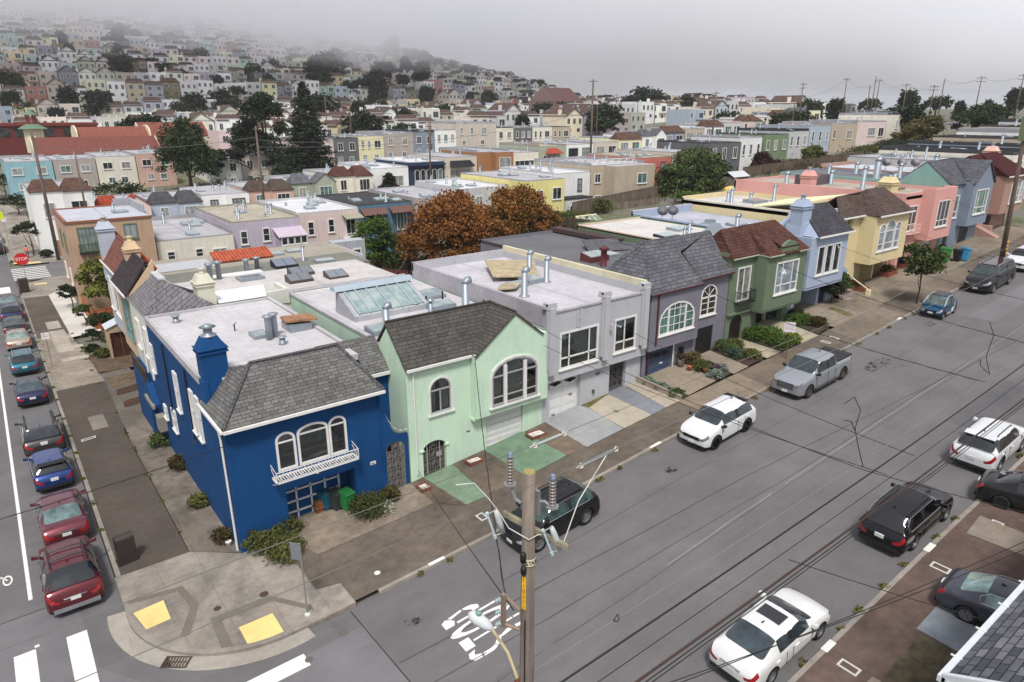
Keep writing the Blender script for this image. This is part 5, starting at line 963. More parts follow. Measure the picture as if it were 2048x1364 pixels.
    b=MB(); slope(b,[(.42,24.3,6.85),(1.6,24.3,8.7),(1.6,31.2,8.7),(.42,31.2,6.85)],.1); slope(b,[(1.6,24.3,8.7),(2.7,24.3,7.0),(2.7,31.2,7.0),(1.6,31.2,8.7)],.1); b.build('front_roof',tiles((122,72,58)),T)
    for y in (24.3,31.2): b=MB(); b.tube([(.45,y,6.95),(1.6,y,8.85),(2.7,y,7.1)],.13,6); b.build('verge_tiles',tiles((168,76,48)),T)
    gutter(T,[(.42,31.3,6.8),(.42,24.3,6.8)],WHT(),.08); win(T,FL(.59),('r',26.0,28.6,3.6,5.9),[((27.3,3.6),(27.3,5.9))],fw=.1,pm=CURT()); win(T,FL(.59),('r',29.4,30.6,3.6,5.9),[],fw=.1,pm=CURT())
    chimney(T,.5,30.3,1.5,31.3,5.5,9.6,B,1,cap=flat((150,140,130)))
    b=MB(); b.prism([(2.7,24.5),(17.3,24.5),(17.3,31.2),(2.7,31.2)],6.1,6.35); b.build('roof',roofing((158,150,138),9,.12),T); b=MB(); b.prism([(2.9,26.5),(7.0,26.5),(7.0,29.5),(2.9,29.5)],6.37,6.42); b.build('roof_patch',roofing((176,178,182),9,.1),T)
    b=MB(); slope(b,[(7.2,27.2,6.5),(11.4,27.2,6.5),(11.4,28.8,7.0),(7.2,28.8,7.0)],.1); b.build('tile_canopy',tiles((176,82,50)),T); skylight(T,11.2,27.6,12.4,28.6,6.35,.12,.06); skylight(T,12.8,28,14,28.8,6.35,.12,.06)
    b=MB(); b.box(15.5,30.4,-1,20.5,31.6,6.3); b.build('rear_wing',siding((168,170,176)),T); win(T,FF(30.4),('r',19.3,20.1,4.2,5.6),[((19.3,4.9),(20.1,4.9))],fw=.1,pm=GREENP())
    # porch with lattice gates, tan corner building
    T=thing('lattice_porch','tan stucco entry porch with brown lattice gates beside the garden bed','porch',(.8,32,-.7))
    b=MB(); b.slab(FF(31.5),[(-.05,-1),(.1,-1),(.1,1.35),(1.5,1.35),(1.5,-1),(1.65,-1),(1.65,1.7),(.8,2.0),(-.05,1.7)],[],0,-.15); b.box(-.05,31.65,-1,.1,33,1.7); b.build('wall',paint((176,156,128)),T)
    b=MB(); slope(b,[(-.15,31.4,1.72),(.8,31.4,2.1),(.8,33,2.1),(-.15,33,1.72)],.05); slope(b,[(.8,31.4,2.1),(1.7,31.4,1.72),(1.7,33,1.72),(.8,33,2.1)],.05); b.build('roof',flat((190,194,200),.6),T)
    b=MB(); F=FF(31.6)
    for i in range(-6,12): bar(b,F,(max(.12,.12+i*.13),-.7+max(0,-i)*.13),(min(1.48,.12+i*.13+2.0),-.7+min(2.0,1.36-i*.13)),.03,0,-.02); bar(b,F,(min(1.48,1.48-i*.13),-.7+max(0,-i)*.13),(max(.12,1.48-i*.13-2.0),-.7+min(2.0,1.36-i*.13)),.03,.02,0)
    bar(b,F,(.8,-.7),(.8,1.33),.08,.03,-.03); b.build('lattice_gate',wood((96,56,44)),T)
    b=MB(); b.slab(FF(31.75),rect(.1,1.5,-.9,1.35),[],0,-.05); b.build('lattice_backing',wood((80,44,36)),T)
    T=thing('tan_corner_building','tan lap-sided flat-roofed building with a balcony door behind the big corner shrub','building',(3.6,55,-1.5))
    b=MB(); b.box(.1,49.8,-2,7.3,60.2,7.2); b.build('wall',siding((186,156,130),.26),T); b=MB(); b.prism([(.2,49.9),(7.2,49.9),(7.2,60.1),(.2,60.1)],7.2,7.3); b.build('roof',roofing((182,184,192),9,.15),T)
    b=MB(); b.box(.02,49.7,7.15,.25,60.3,7.42); b.box(.02,60.05,7.2,7.4,60.3,7.42); b.box(.25,49.7,7.15,7.4,49.9,7.34); b.build('parapet_edge',flat((140,88,70),.8),T); b=MB(); b.box(7.05,52.5,7.3,7.3,60,8.1); b.box(5.6,59.8,7.3,7.05,60,8.1); b.build('party_parapet',roofing((168,168,174),3,.2),T)
    GF=flat((104,116,92),.7); win(T,FF(49.79),('r',.9,2.45,4.5,6.75),[((1.65,4.5),(1.65,6.75),.07)],fw=.1,fm=GF,pm=pane((140,150,146),(110,120,116),20.)); win(T,FF(49.79),('r',4.75,5.9,5.3,6.75),[((5.3,5.3),(5.3,6.75),.06)],fw=.1,fm=GF,pm=pane((150,158,160)))
    b=MB(); b.box(.8,49.2,4.3,2.6,49.8,4.4); [b.cyl((.84+i*.12,49.25,4.4),(.84+i*.12,49.25,5.2),.012,n=5) for i in range(15)]; b.box(.8,49.22,5.18,2.6,49.27,5.23); [b.cyl((x,49.3+i*.12,4.4),(x,49.3+i*.12,5.2),.012,n=5) for i in range(4) for x in (.84,2.56)]; b.build('balcony',DARK(),T)
    for y in (52,55.5): win(T,FL(.09),('r',y,y+.8,4.2,6.0),[],fw=.08,fm=GF)
    for y in (53,57): win(T,FL(.09),('r',y,y+1,.8,2.4),[],fw=.08,pm=CURT())
    vent(T,5,56,7.3,.6,.12); skylight(T,4.6,53.5,6,54.8,7.3,.15,.06)
side_houses()
# ================================================================ generic row houses
CO={'white':(222,222,218),'cream':(216,208,186),'pale grey':(186,186,188),'beige':(198,182,162),'tan':(186,164,134),'pale blue':(162,176,196),'blue grey':(124,138,158),'pink':(216,186,180),'salmon':(206,158,136),'yellow':(226,212,132),'pale yellow':(222,214,168),'sage green':(158,166,138),'dark grey':(98,98,104),'lavender':(178,164,184),'coral':(204,110,96),'taupe':(168,154,146),'turquoise':(122,178,190),'mint':(150,206,178),'brown':(146,104,78),'navy':(44,58,82),'green':(112,138,92),'orange brown':(160,108,66),'steel blue':(78,114,140)}
RC={'grey':(172,170,174),'black':(62,62,66),'brown':(104,78,66),'red':(150,74,58),'slate':(104,104,110),'white':(206,206,208),'tan':(170,162,148),'maroon':(96,54,50)}
def rowhouse(x0,x1,y0,y1,zr,col,side='rear',lab=None,roof='grey',bay=None,wins=None,top='flat',clutter=3,group=None,drop=9.,sid=True,seed=0,wz=None,trim=None):
    """a mid-distance house: walls, roof, edge, windows with panes, flues, skylights; the y0 face is the one seen"""
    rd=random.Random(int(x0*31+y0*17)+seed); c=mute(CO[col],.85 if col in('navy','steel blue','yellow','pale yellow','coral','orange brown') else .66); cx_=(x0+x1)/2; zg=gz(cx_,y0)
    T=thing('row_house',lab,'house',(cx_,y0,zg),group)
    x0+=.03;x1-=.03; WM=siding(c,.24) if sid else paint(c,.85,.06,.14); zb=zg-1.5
    b=MB(); b.box(x0,y0,zb,x1,y1,zr)
    if bay:
        bx0,bx1,bz0,d=bay; b.box(bx0,y0-d,bz0,bx1,y0-.001,zr-.002)
        if top=='gable': b.slab(FF(y0-d),[(bx0,zr),(bx1,zr),((bx0+bx1)/2,zr+1.5)],[],0,-.1)
    b.build('wall',WM,T)
    yr=y0+.12; b=MB(); RM=roofing(RC[roof],rd.choice([1.0,9,9]),.22)
    yf=y0+(3.0 if top in('mansard','gable','hip') else .12)
    b.prism([(x0+.12,yf),(x1-.12,yf),(x1-.12,y1-.12),(x0+.12,y1-.12)],zr-.02,zr+.06)
    if top=='flat' and bay: b.prism([(bay[0]+.08,y0-bay[3]+.08),(bay[1]-.08,y0-bay[3]+.08),(bay[1]-.08,y0+.1),(bay[0]+.08,y0+.1)],zr,zr+.06)
    b.build('roof',RM,T)
    ph=rd.choice([.16,.22,.3,.5]) if top=='flat' else .3; em=roofing(tuple(int(v*.93) for v in RC[roof]),3,.2) if roof!='black' else flat((58,58,62),.8)
    b=MB(); b.box(x0,yf,zr,x0+.13,y1,zr+ph); b.box(x1-.13,yf,zr,x1,y1,zr+ph*rd.choice([.6,1])); b.box(x0,y1-.13,zr,x1,y1,zr+ph+.02)
    if top=='flat': b.box(x0+.13,y0,zr,x1-.13,y0+.13,zr+.13)
    b.build('parapet_edge',em,T)
    if top in('mansard','hip','gable'):
        cap='brown' if top!='gable' else 'slate'; tc=trim or RC[cap]; SG=shingle(tc,tuple(int(v*.8) for v in tc),1.3,.2); b=MB(); h=1.5
        L=[(x0,(bay[0] if bay else x1),y0)]+([(bay[0],bay[1],y0-bay[3])] if bay else [])+([(bay[1],x1,y0)] if bay and bay[1]<x1-.5 else [])
        for a,e,yy in L:
            if e-a<.4: continue
            if top=='gable' and yy<y0:
                m_=(a+e)/2; slope(b,[(a-.1,yy-.15,zr),(m_,yy-.15,zr+h+.08),(m_,y0+2,zr+h+.08),(a-.1,y0+2,zr)]); slope(b,[(m_,yy-.15,zr+h+.08),(e+.1,yy-.15,zr),(e+.1,y0+2,zr),(m_,y0+2,zr+h+.08)]); continue
            k=.9 if top=='mansard' else 1.2
            slope(b,[(a-.1,yy-.2,zr-.05),(e+.1,yy-.2,zr-.05),(e-k*.6,y0+1.6,zr+h),(a+k*.6,y0+1.6,zr+h)])
            slope(b,[(a-.1,yy-.2,zr-.05),(a+k*.6,y0+1.6,zr+h),(a-.1,y0+3,zr)]); slope(b,[(e+.1,yy-.2,zr-.05),(e-k*.6,y0+1.6,zr+h),(e+.1,y0+3,zr)]); slope(b,[(a+k*.6,y0+1.6,zr+h),(e-k*.6,y0+1.6,zr+h),(e+.1,y0+3,zr),(a-.1,y0+3,zr)])
        b.build('front_roof',SG,T)
    if wins is None:
        W=x1-x0; wz=wz or (zr-3.1,zr-1.0)
        if side=='rear': wins=[(x0+W*a,x0+W*a+w_,zr-2.5-rd.random()*.2,zr-.9,y0) for a,w_ in rd.choice([((.12,.9),(.42,1.1),(.74,1.0)),((.15,1.3),(.62,1.4)),((.1,.8),(.35,.8),(.62,1.7))])]+[(x0+W*a,x0+W*a+1.1,zr-5.2,zr-4.0,y0,1) for a in (.14,.6)]
        else:
            wins=[]
            if bay: m_=(bay[0]+bay[1])/2; w_=(bay[1]-bay[0])*.3; wins.append((m_-w_,m_+w_,zr-2.6,zr-.6,y0-bay[3],2)); o=[(x0,bay[0]),(bay[1],x1)]; a,e=max(o,key=lambda t:t[1]-t[0]); wins.append(((a+e)/2-.6,(a+e)/2+.6,zr-2.5,zr-.7,y0,1))
            else: wins=[(x0+.6,x0+W*.42,zr-2.6,zr-.7,y0,2),(x0+W*.58,x1-.7,zr-2.6,zr-.7,y0,1)]
    for q in wins:
        a,e,v0,v1,yy=q[:5]; n=q[5] if len(q)>5 else 1
        pm=rd.choice([DARKP(),DARKP(),CURT(),GREENP(),pane((120,128,134),(160,164,166))])
        if len(q)>6 and q[6]=='a': win(T,FF(yy-.01),('a',a,e,v0,v1,.35),[],fw=.08,pm=pm); continue
        win(T,FF(yy-.01),('r',a,e,v0,v1),[((a+(e-a)*(i+1)/(n+1),v0),(a+(e-a)*(i+1)/(n+1),v1),.06) for i in range(n)] if (e-a)>.95 else [((a,(v0+v1)/2),(e,(v0+v1)/2),.05)],fw=.1,pm=pm,fm=flat(trim,.6) if (trim and top=='flat') else None)
    if side=='front':
        g0=x0+rd.random()*2.5+.6; b=MB(); b.box(g0,y0-.06,zg,g0+2.4,y0-.005,zg+2.2); b.build('garage_door',flat(rd.choice([(210,210,206),(150,120,96),(120,122,126)]),.6),T)
    for i in range(clutter+3):
        x=x0+1+rd.random()*(x1-x0-2); y=yf+1+rd.random()*(y1-yf-3); k=rd.random()
        if k<.45: vent(T,x,y,zr+.06,.5+rd.random()*.7,.11+rd.random()*.05)
        elif k<.65: capvent(T,x,y,zr+.06,.4,.12)
        else: skylight(T,x-.6,y-.5,x+.6,y+.6,zr+.06,.15,.1+rd.random()*.15)
    return T
GA='houses of the back-to-back row beyond the yards'
# rear faces, second row (seen over the yards)
rowhouse(7.5,15.0,50.6,66,4.55,'cream','rear','cream lap-sided house between the tan corner building and the lavender house',wins=[(8.3,9.1,2.6,3.5,50.6),(11.0,11.8,2.6,3.5,50.6),(12.7,14.2,2.7,3.3,50.6,1)],group=GA,clutter=3)
T=rowhouse(15.05,22.6,51.4,66,5.6,'lavender','rear','lavender lap-sided house with a glazed lean-to sunroom on its back',roof='tan',wins=[(15.9,16.7,3.2,4.7,51.4),(18.3,19.1,3.3,4.8,51.4)],group=GA,clutter=5)
b=MB(); b.box(19.6,49.6,1.5,22.6,51.4,3.6); b.build('sunroom',siding(CO['lavender'],.24),T); b=MB(); slope(b,[(19.4,49.4,3.9),(22.7,49.4,3.9),(22.7,51.5,4.7),(19.4,51.5,4.7)],.06); b.build('sunroom_roof',roofing((190,176,190),.8,.1),T)
for a in (19.7,20.45,21.2,21.9): win(T,FF(49.59),('r',a,a+.65,3.0,3.8),[],fw=.05)
T=rowhouse(22.65,30.4,52.6,66,5.75,'pink','rear','pale pink lap-sided house with a small porch roof and a patchy silver roof',roof='white',wins=[(23.9,24.7,3.2,4.8,52.6),(26.4,27.2,3.3,4.9,52.6),(28.6,29.9,2.6,4.7,52.6,1)],group=GA,clutter=6)
b=MB(); slope(b,[(28.2,51.2,4.9),(30.5,51.2,4.9),(30.5,52.6,5.3),(28.2,52.6,5.3)],.05); b.build('porch_roof',paint((150,146,128)),T); b=MB(); b.box(28.2,51.3,2.4,30.4,52.6,2.5); b.box(28.2,51.3,3.1,30.4,51.36,3.2); [b.box(28.2+i*.3,51.3,2.5,28.25+i*.3,51.35,3.1) for i in range(8)]; [b.box(x,51.3,.0,x+.08,51.4,2.4) for x in (28.3,30.2)]; b.build('porch_deck',WHT(),T)
T=rowhouse(30.45,38.2,53.4,66,6.0,'steel blue','rear','steel blue house with two brown awnings over its back doors',roof='black',wins=[(31.7,34.0,3.0,5.0,53.4,1),(35.9,37.4,2.6,5.0,53.4,2)],group=GA,clutter=4)
for a,e in ((31.0,34.4),(34.9,38.0)):
    b=MB(); slope(b,[(a,52.3,4.9),(e,52.3,4.9),(e,53.4,5.6),(a,53.4,5.6)],.03); b.build('awning',flat((104,74,66),.85),T)
b=MB(); b.box(34.5,51.6,2.1,39,53.4,2.2); [b.box(34.5+i*.5,51.6,2.2,34.55+i*.5,51.65,2.95) for i in range(10)]; [b.box(34.5,51.6,z,39,51.64,z+.05) for z in (2.45,2.7,2.92)]; [b.box(x,51.6,-.5,x+.1,51.7,2.1) for x in (34.6,38.8)]; b.build('deck',wood((96,70,60)),T)
rowhouse(38.25,45.8,52.6,66,6.3,'taupe','rear','taupe house half hidden by the rusty orange tree',wins=[(38.7,39.9,3.4,5.2,52.6,1),(42,43,3.6,5.2,52.6)],group=GA,clutter=4)
rowhouse(45.85,53.9,53.8,66,6.9,'pale grey','rear','long pale grey house rising between the two rusty orange trees',roof='white',wins=[(46.4,47.2,4.2,5.8,53.8),(48.4,49.6,4.2,5.9,53.8,1),(51,52,4.3,5.9,53.8)],group=GA,clutter=6)
rowhouse(54,61.3,50,66,7.8,'yellow','rear','bright yellow lap-sided house right of the rusty orange trees',roof='grey',wins=[(55.2,57.3,5.0,6.5,50,2),(59.0,60.7,5.0,6.7,50,1),(55.2,57.2,2.2,3.6,50,2),(59.6,60.5,1.9,3.5,50)],group=GA,clutter=4,trim=(222,222,220))
T=rowhouse(61.35,68.6,52.4,66,8.2,'white','rear','white lap-sided house with a low flat rear extension right of the yellow house',roof='white',wins=[(62.3,63.3,5.6,7.4,52.4),(66,66.9,5.6,7.4,52.4)],group=GA,clutter=6,trim=(90,80,76))
b=MB(); b.box(61.6,50.0,.5,66.8,52.4,4.8); b.build('rear_extension',siding((216,216,214),.24),T); b=MB(); b.box(61.5,49.9,4.8,66.9,52.4,4.95); b.build('extension_roof',DARK(),T)
for a in (62.4,65.0): win(T,FF(49.99),('r',a,a+1.5,2.2,3.9),[],fw=.06)
T=rowhouse(68.7,80.6,52.4,66,9.0,'tan','rear','tall cream-tan house with a three-sided bay and a truss frame on its roof',bay=(71.5,80.4,1.0,2.4),wins=[(69.5,70.8,6.5,7.9,52.4,1),(76.4,78.6,6.2,7.8,50,1),(69.6,70.9,3.0,4.6,52.4,1),(76.4,78.2,2.4,3.8,50,1)],group=GA,clutter=2,trim=(222,222,220))
b=MB(); 
for k in range(6): b.tube([(70+k*1.6,53,9.1),(70.8+k*1.6,53,9.9),(71.6+k*1.6,53,9.1)],.04,5)
b.tube([(69.6,53,9.15),(79.6,53,9.15)],.05,5); b.tube([(70.8,53,9.9),(78.8,53,9.9)],.05,5); b.tube([(69.6,56,9.15),(79.6,56,9.15)],.05,5); [b.tube([(69.6+k*2,53,9.2),(69.6+k*2,56,9.2)],.04,5) for k in range(6)]; b.build('truss_frame',WHT(),T)
rowhouse(80.7,88.2,53.2,66,9.7,'coral','rear','coral red house with dark red window frames beyond the tan bay house',roof='tan',wins=[(81.6,82.6,7.2,9.0,53.2),(85.3,86.4,7.3,9.0,53.2)],group=GA,trim=(120,50,44),clutter=4)
rowhouse(88.3,96.5,53.2,66,10.3,'beige','rear','pale apricot beige house left of the broad green tree',wins=[(89.2,90.1,8,9.7,53.2),(91.8,92.7,8,9.7,53.2),(94.4,95.3,8,9.7,53.2)],group=GA,clutter=4)
rowhouse(100,110,55,67,11.4,'dark grey','rear','dark slate house with three tall white-framed windows right of the broad green tree',roof='black',wins=[(101.6,102.6,8.6,10.6,55),(104.4,105.5,8.6,10.6,55),(107.6,108.8,8.6,10.6,55),(105.6,106.5,5.6,7.2,55)],group=GA,clutter=4)
rowhouse(110.2,117.4,55.5,67,12.1,'white','rear','white house between the slate house and the leaf green house',wins=[(111.2,112,9,11,55.5),(113.4,114.3,9,11,55.5),(115.8,116.7,9,11,55.5)],group=GA,clutter=2)
rowhouse(117.6,125.6,55,67,12.6,'green','rear','leaf green house with three tall white windows',roof='black',wins=[(118.2,119.2,9.7,11.6,55),(120.8,121.8,9.7,11.6,55),(123.8,124.9,9.7,11.6,55)],group=GA,clutter=3)
rowhouse(125.8,133,55,67,13.1,'pale grey','rear','pale grey house right of the leaf green house',roof='black',group=GA,wins=[(126.4,127.3,10.3,12.2,55),(128.7,129.6,10.3,12.2,55),(131.2,132.1,10.3,12.2,55)],clutter=3)
rowhouse(133.2,141.5,55,67,14.0,'pale blue','rear','pale blue house with three narrow windows high up the yard row',group=GA,wins=[(134.2,135,11,13,55),(136.9,137.8,11,13,55),(139.8,140.6,11,13,55)],clutter=3)
rowhouse(141.7,152.5,55,67,14.3,'tan','rear','wide tan house with one big window in the yard row',group=GA,wins=[(142.5,143.6,11.4,13.2,55),(148.2,150.6,11.2,13,55,1)],clutter=3)
rowhouse(152.7,166,55,67,14.6,'pink','rear','pale pink house with a wide picture window in the yard row',group=GA,wins=[(157.5,161,11.6,13.4,55,2),(162.5,165,11.4,13.4,55,1)],clutter=3,sid=False)
rowhouse(166.2,174,55,67,16.1,'cream','rear','cream white house beside the blue grey block at the upper end of the yard row',group=GA,wins=[(170.6,171.6,13,15,55)],clutter=2,sid=False)
rowhouse(174.2,184,55,67,16.9,'blue grey','rear','blue grey block at the upper end of the yard row',roof='black',group=GA,clutter=2,sid=False)
# fronts of the next street
GB_='houses across the next street'
ZB=lambda x:float(np.interp(x,[0,7,14,28,36,43,50,58,65,73,81,88,96,104],[6.9,3.9,3.8,4.8,5.1,6.5,7.2,8.1,8.7,9.6,10.2,10.4,10.7,11]))
rowhouse(-.3,7.0,89.5,103,6.6,'white','front','white corner house with a brown hipped roof beyond the tan building',top='hip',bay=(3.5,7,.5,1.2),group=GB_,wins=[(4.2,6.2,2.8,5.2,88.3,1),(1,2.4,3,5,89.5)],clutter=2,sid=False)
rowhouse(7.1,14.1,89,103,3.9,'pink','front','pale pink house with bright red clay tile roof and white gable',top='gable',bay=(10.5,14,.5,1.2),trim=(170,74,50),group=GB_,clutter=2,sid=False)
rowhouse(14.2,21.3,89,103,4.0,'pale blue','front','pale blue house with dark grey hipped roof and white shutters',top='hip',bay=(17.8,21.2,.6,1.2),trim=(84,84,88),group=GB_,clutter=2,sid=False)
rowhouse(21.4,28.4,89,103,4.6,'white','front','white flat-roofed house with dark-framed green-curtained windows',bay=(25,28.3,.6,1.0),group=GB_,clutter=5,sid=False,trim=(40,44,44))
rowhouse(28.5,35.6,89,103,4.9,'salmon','front','orange salmon house with a brown double hip roof behind the utility pole',top='hip',bay=(32,35.5,1,1.2),trim=(92,78,70),group=GB_,clutter=2,sid=False)
rowhouse(35.7,43,89,103,5.6,'sage green','front','sage green house with a front gable and slate roof',top='gable',bay=(39.2,43,1.6,1.2),trim=(110,112,118),group=GB_,clutter=2)
rowhouse(43.1,50,89,103,6.4,'cream','front','cream house with maroon brown double hip roof',top='hip',bay=(46.6,49.9,2.4,1.2),trim=(98,64,58),group=GB_,clutter=2,sid=False)
rowhouse(50.1,57.7,89,103,7.2,'white','front','white house with orange tile trim and chimneys beside the navy house',group=GB_,clutter=5,sid=False,wins=[(52.2,56.6,4.0,5.9,89,3)],roof='white')
T=rowhouse(57.8,65.4,89,103,8.0,'navy','front','dark navy house with a row of white arched windows',roof='white',group=GB_,clutter=5,sid=False,wins=[(59.0+i*1.25,60.0+i*1.25,4.3,6.7,89,0,'a') for i in range(5)])
b=MB(); b.box(57.7,88.5,7.4,65.5,89,7.75); b.build('cornice',paint(CO['navy']),T)
T=rowhouse(65.5,73,89,103,8.6,'beige','front','beige house with a black tiled hood over its windows',roof='grey',group=GB_,clutter=3,sid=False,wins=[(66.6,71.6,4.6,6.4,89,3)])
b=MB(); slope(b,[(66.2,88.0,6.9),(72,88.0,6.9),(71.4,89,8.0),(66.8,89,8.0)],.1); b.build('tiled_hood',shingle((52,50,56),(40,40,46),1.3),T)
rowhouse(73.1,81,89,103,9.3,'orange brown','front','orange brown wooden house with big picture window',roof='grey',bay=(76.5,80.9,4.5,1.5),group=GB_,clutter=3,wins=[(77.3,80.2,6.2,8.3,87.5,1)])
rowhouse(81.1,88.7,89,103,8.9,'cream','front','cream house with little red tile corner beside the orange brown house',group=GB_,clutter=3,sid=False,wins=[(82.4,87.4,5.8,7.4,89,3)])
T=rowhouse(88.8,96.3,89,103,9.9,'sage green','front','olive beige house with a red arched tile hood',group=GB_,clutter=4,sid=False,roof='tan',wins=[(89.8+i*1.3,90.8+i*1.3,6.2,8.2,89,0,'a') for i in range(4)])
b=MB(); slope(b,[(89.8,88.0,8.5),(95,88.0,8.5),(93.6,89,9.6),(91.2,89,9.6)],.1); b.build('tiled_hood',tiles((176,70,46)),T)
rowhouse(96.4,104.4,89,103,10.1,'white','front','white house with dark framed windows right of the red arched hood',group=GB_,clutter=4,sid=False,trim=(50,52,58))
cols=['beige','pale yellow','white','blue grey','tan','white','pale grey','pink','cream','white','dark grey','pale yellow']
for i,(c,tp) in enumerate(zip(cols,['flat','mansard','gable','mansard','flat','mansard','flat','hip','flat','mansard','gable','flat'])):
    x=104.6+i*7.7; rowhouse(x,x+7.6,89,102,10.3+i*.62,c,'front',f'{c} house with {dict(flat="flat",mansard="brown mansard",gable="slate gabled",hip="brown hipped")[tp]} roof, between {cols[i-1] if i else "white"} and {cols[(i+1)%12]} ones',top=tp,group=GB_,clutter=2,sid=False,bay=(x+3.6,x+7.5,6+i*.6,1) if tp in('gable','hip') else None)
# rear faces, third row
GC_='houses of the third row'
R3=[(-1.2,6.2,8.2,'turquoise','turquoise house with white-framed windows left of the grey cottage'),(6.3,13.2,8.3,'taupe','grey taupe house with twin white windows and a black pyramid roof'),(13.3,20.1,8.6,'cream','cream lap-sided house with two dark windows before the red school roofs'),(20.2,27.2,8.9,'salmon','salmon house with white windows left of the rounded dark tree')]
for a,e,z,c,l in R3: rowhouse(a,e,131,146,z,c,'rear',l,group=GC_,wins=[(a+1.0,a+2.7,z-2.3,z-1.0,131,1),(e-2.6,e-1.0,z-2.3,z-1.0,131,1),(a+1.6,a+2.8,z-5,z-3.8,131),(e-3,e-1.8,z-5,z-3.8,131,1)],roof='grey',top='flat',clutter=3)
X=[53.0,59.6,65.6,72,80,86,92.3,104.8,110.5,117,124,131]; CC=['pink','dark grey','pale yellow','taupe','blue grey','white','beige','cream','dark grey','cream','tan','blue grey']
for i in range(11): rowhouse(X[i],X[i+1],126,141,10.8+min(i,6)*.33+(1.2 if i in(6,) else 0),CC[i],'rear',f'{CC[i]} house in the third row between a {CC[i-1] if i else "dark conifer"} {"house" if i else ""} and a {CC[i+1]} house'.replace('  ',' '),group=GC_,clutter=2,roof='black' if i%3==1 else 'grey',sid=i%2==0)
for i,c in enumerate(['white','beige','cream']): rowhouse(33+i*6.6,39.5+i*6.6,128,141,7.6+i*.4,c,'rear',f'{c} house among the dark trees, {["first","second","third"][i]} from the rounded tree',group=GC_,clutter=2)
# upper end of the front row
up=[('pale grey','grey'),('cream','black'),('blue grey','black'),('tan','black'),('white','grey'),('beige','black'),('pale grey','black'),('sage green','grey'),('white','black'),('beige','grey')]
for i,(c,rf) in enumerate(up):
    x=80+i*7.7; rowhouse(x,x+7.5,0 if i>1 else 4,19,11.6+i*.62,c,'front',f'{c} flat-roofed house with {"black tarred" if rf=="black" else "silver"} roof, number {["one","two","three","four","five","six","seven","eight","nine","ten"][i]} past the rose house',roof=rf,group='upper houses of the front street',clutter=7,sid=False)
# ================================================================ school and hall with red roofs
def hall(x0,x1,y0,y1,zw,zr,lab,rc,wc=(214,204,176),name='school_hall'):
    T=thing(name,lab,'building',((x0+x1)/2,y0,gz((x0+x1)/2,y0)),'red-roofed school buildings'); zb=gz((x0+x1)/2,y0)-2; ym=(y0+y1)/2
    b=MB(); b.box(x0,y0,zb,x1,y1,zw); b.slab(FL(x0),[(y0,zw),(y1,zw),(ym,zr)],[],.1,-.3); b.slab(FR(x1),[(y0,zw),(y1,zw),(ym,zr)],[],.1,-.3); b.build('wall',paint(wc,.85,.05,.2),T)
    b=MB(); slope(b,[(x0+.1,y0-.3,zw-.1),(x1-.1,y0-.3,zw-.1),(x1-.1,ym,zr),(x0+.1,ym,zr)],.15); slope(b,[(x0+.1,ym,zr),(x1-.1,ym,zr),(x1-.1,y1+.3,zw-.1),(x0+.1,y1+.3,zw-.1)],.15); b.build('roof',tiles(rc),T); return T
T=hall(5.2,29.4,152,164,8.4,11.6,'long hall with a dark brick-red tile roof behind the cream house',(122,66,54))
b=MB(); b.box(29.4,153,6,30.0,156,12); b.build('chimney',flat((120,70,58),.9),T)
T=hall(15.5,31,171,181,10.6,13.4,'shorter hall with a bright orange-red tile roof and curved gables',(140,76,60))
for x in (15.3,31.0):
    b=MB(); b.slab(FL(x),[(170.8,10.4)]+[(176+5.2*math.cos(R(a)),10.6+3.2*abs(math.sin(R(a)))**.6) for a in range(180,-1,-20)],[],.15,-.15); b.build('curved_gable',paint((220,208,176)),T)
T=hall(31,48,182,194,10.9,14.2,'hall with rust red roof partly hidden by the rounded dark tree',(132,72,60))
T=thing('red_school_block','flat red school building with dark window openings behind the tiled halls','building',(10,197,5),'red-roofed school buildings')
b=MB(); b.box(-1.5,196,4,23,206,13.4); b.build('wall',paint((100,46,42)),T); b=MB(); b.box(-1.8,195.6,13.4,23.3,206.3,14.1); b.build('roof',paint((112,52,46)),T)
for a in (1,4.4,10.5,15): b=MB(); b.box(a,195.9,10.8,a+2.4,195.99,13.0); b.build('window',DARKP(),T)
T=thing('school_cupola','green-roofed open cupola rising over the red school buildings','cupola',(6.8,170,12)); b=MB(); b.cyl((6.8,170,8),(6.8,170,13.4),1.9,1.9,8); b.build('drum',paint((216,206,180)),T)
b=MB(); b.lathe((6.8,170,13.2),[(2.9,0),(2.7,.15),(1.2,1.0),(1.1,1.05)],8); b.lathe((6.8,170,16.2),[(1.4,0),(1.3,.1),(.4,.8),(.05,1.3)],8); b.build('roof',paint((98,122,104)),T); b=MB(); [b.cyl((6.8+.9*math.cos(R(a)),170+.9*math.sin(R(a)),14),(6.8+.9*math.cos(R(a)),170+.9*math.sin(R(a)),16.3),.17,n=6) for a in range(0,360,60)]; b.build('colonnade',paint((132,54,44)),T)
hall(196,212,208,226,21.0,26.8,'big steep-roofed church on the skyline among utility poles',(96,62,62),(132,110,108),'church')
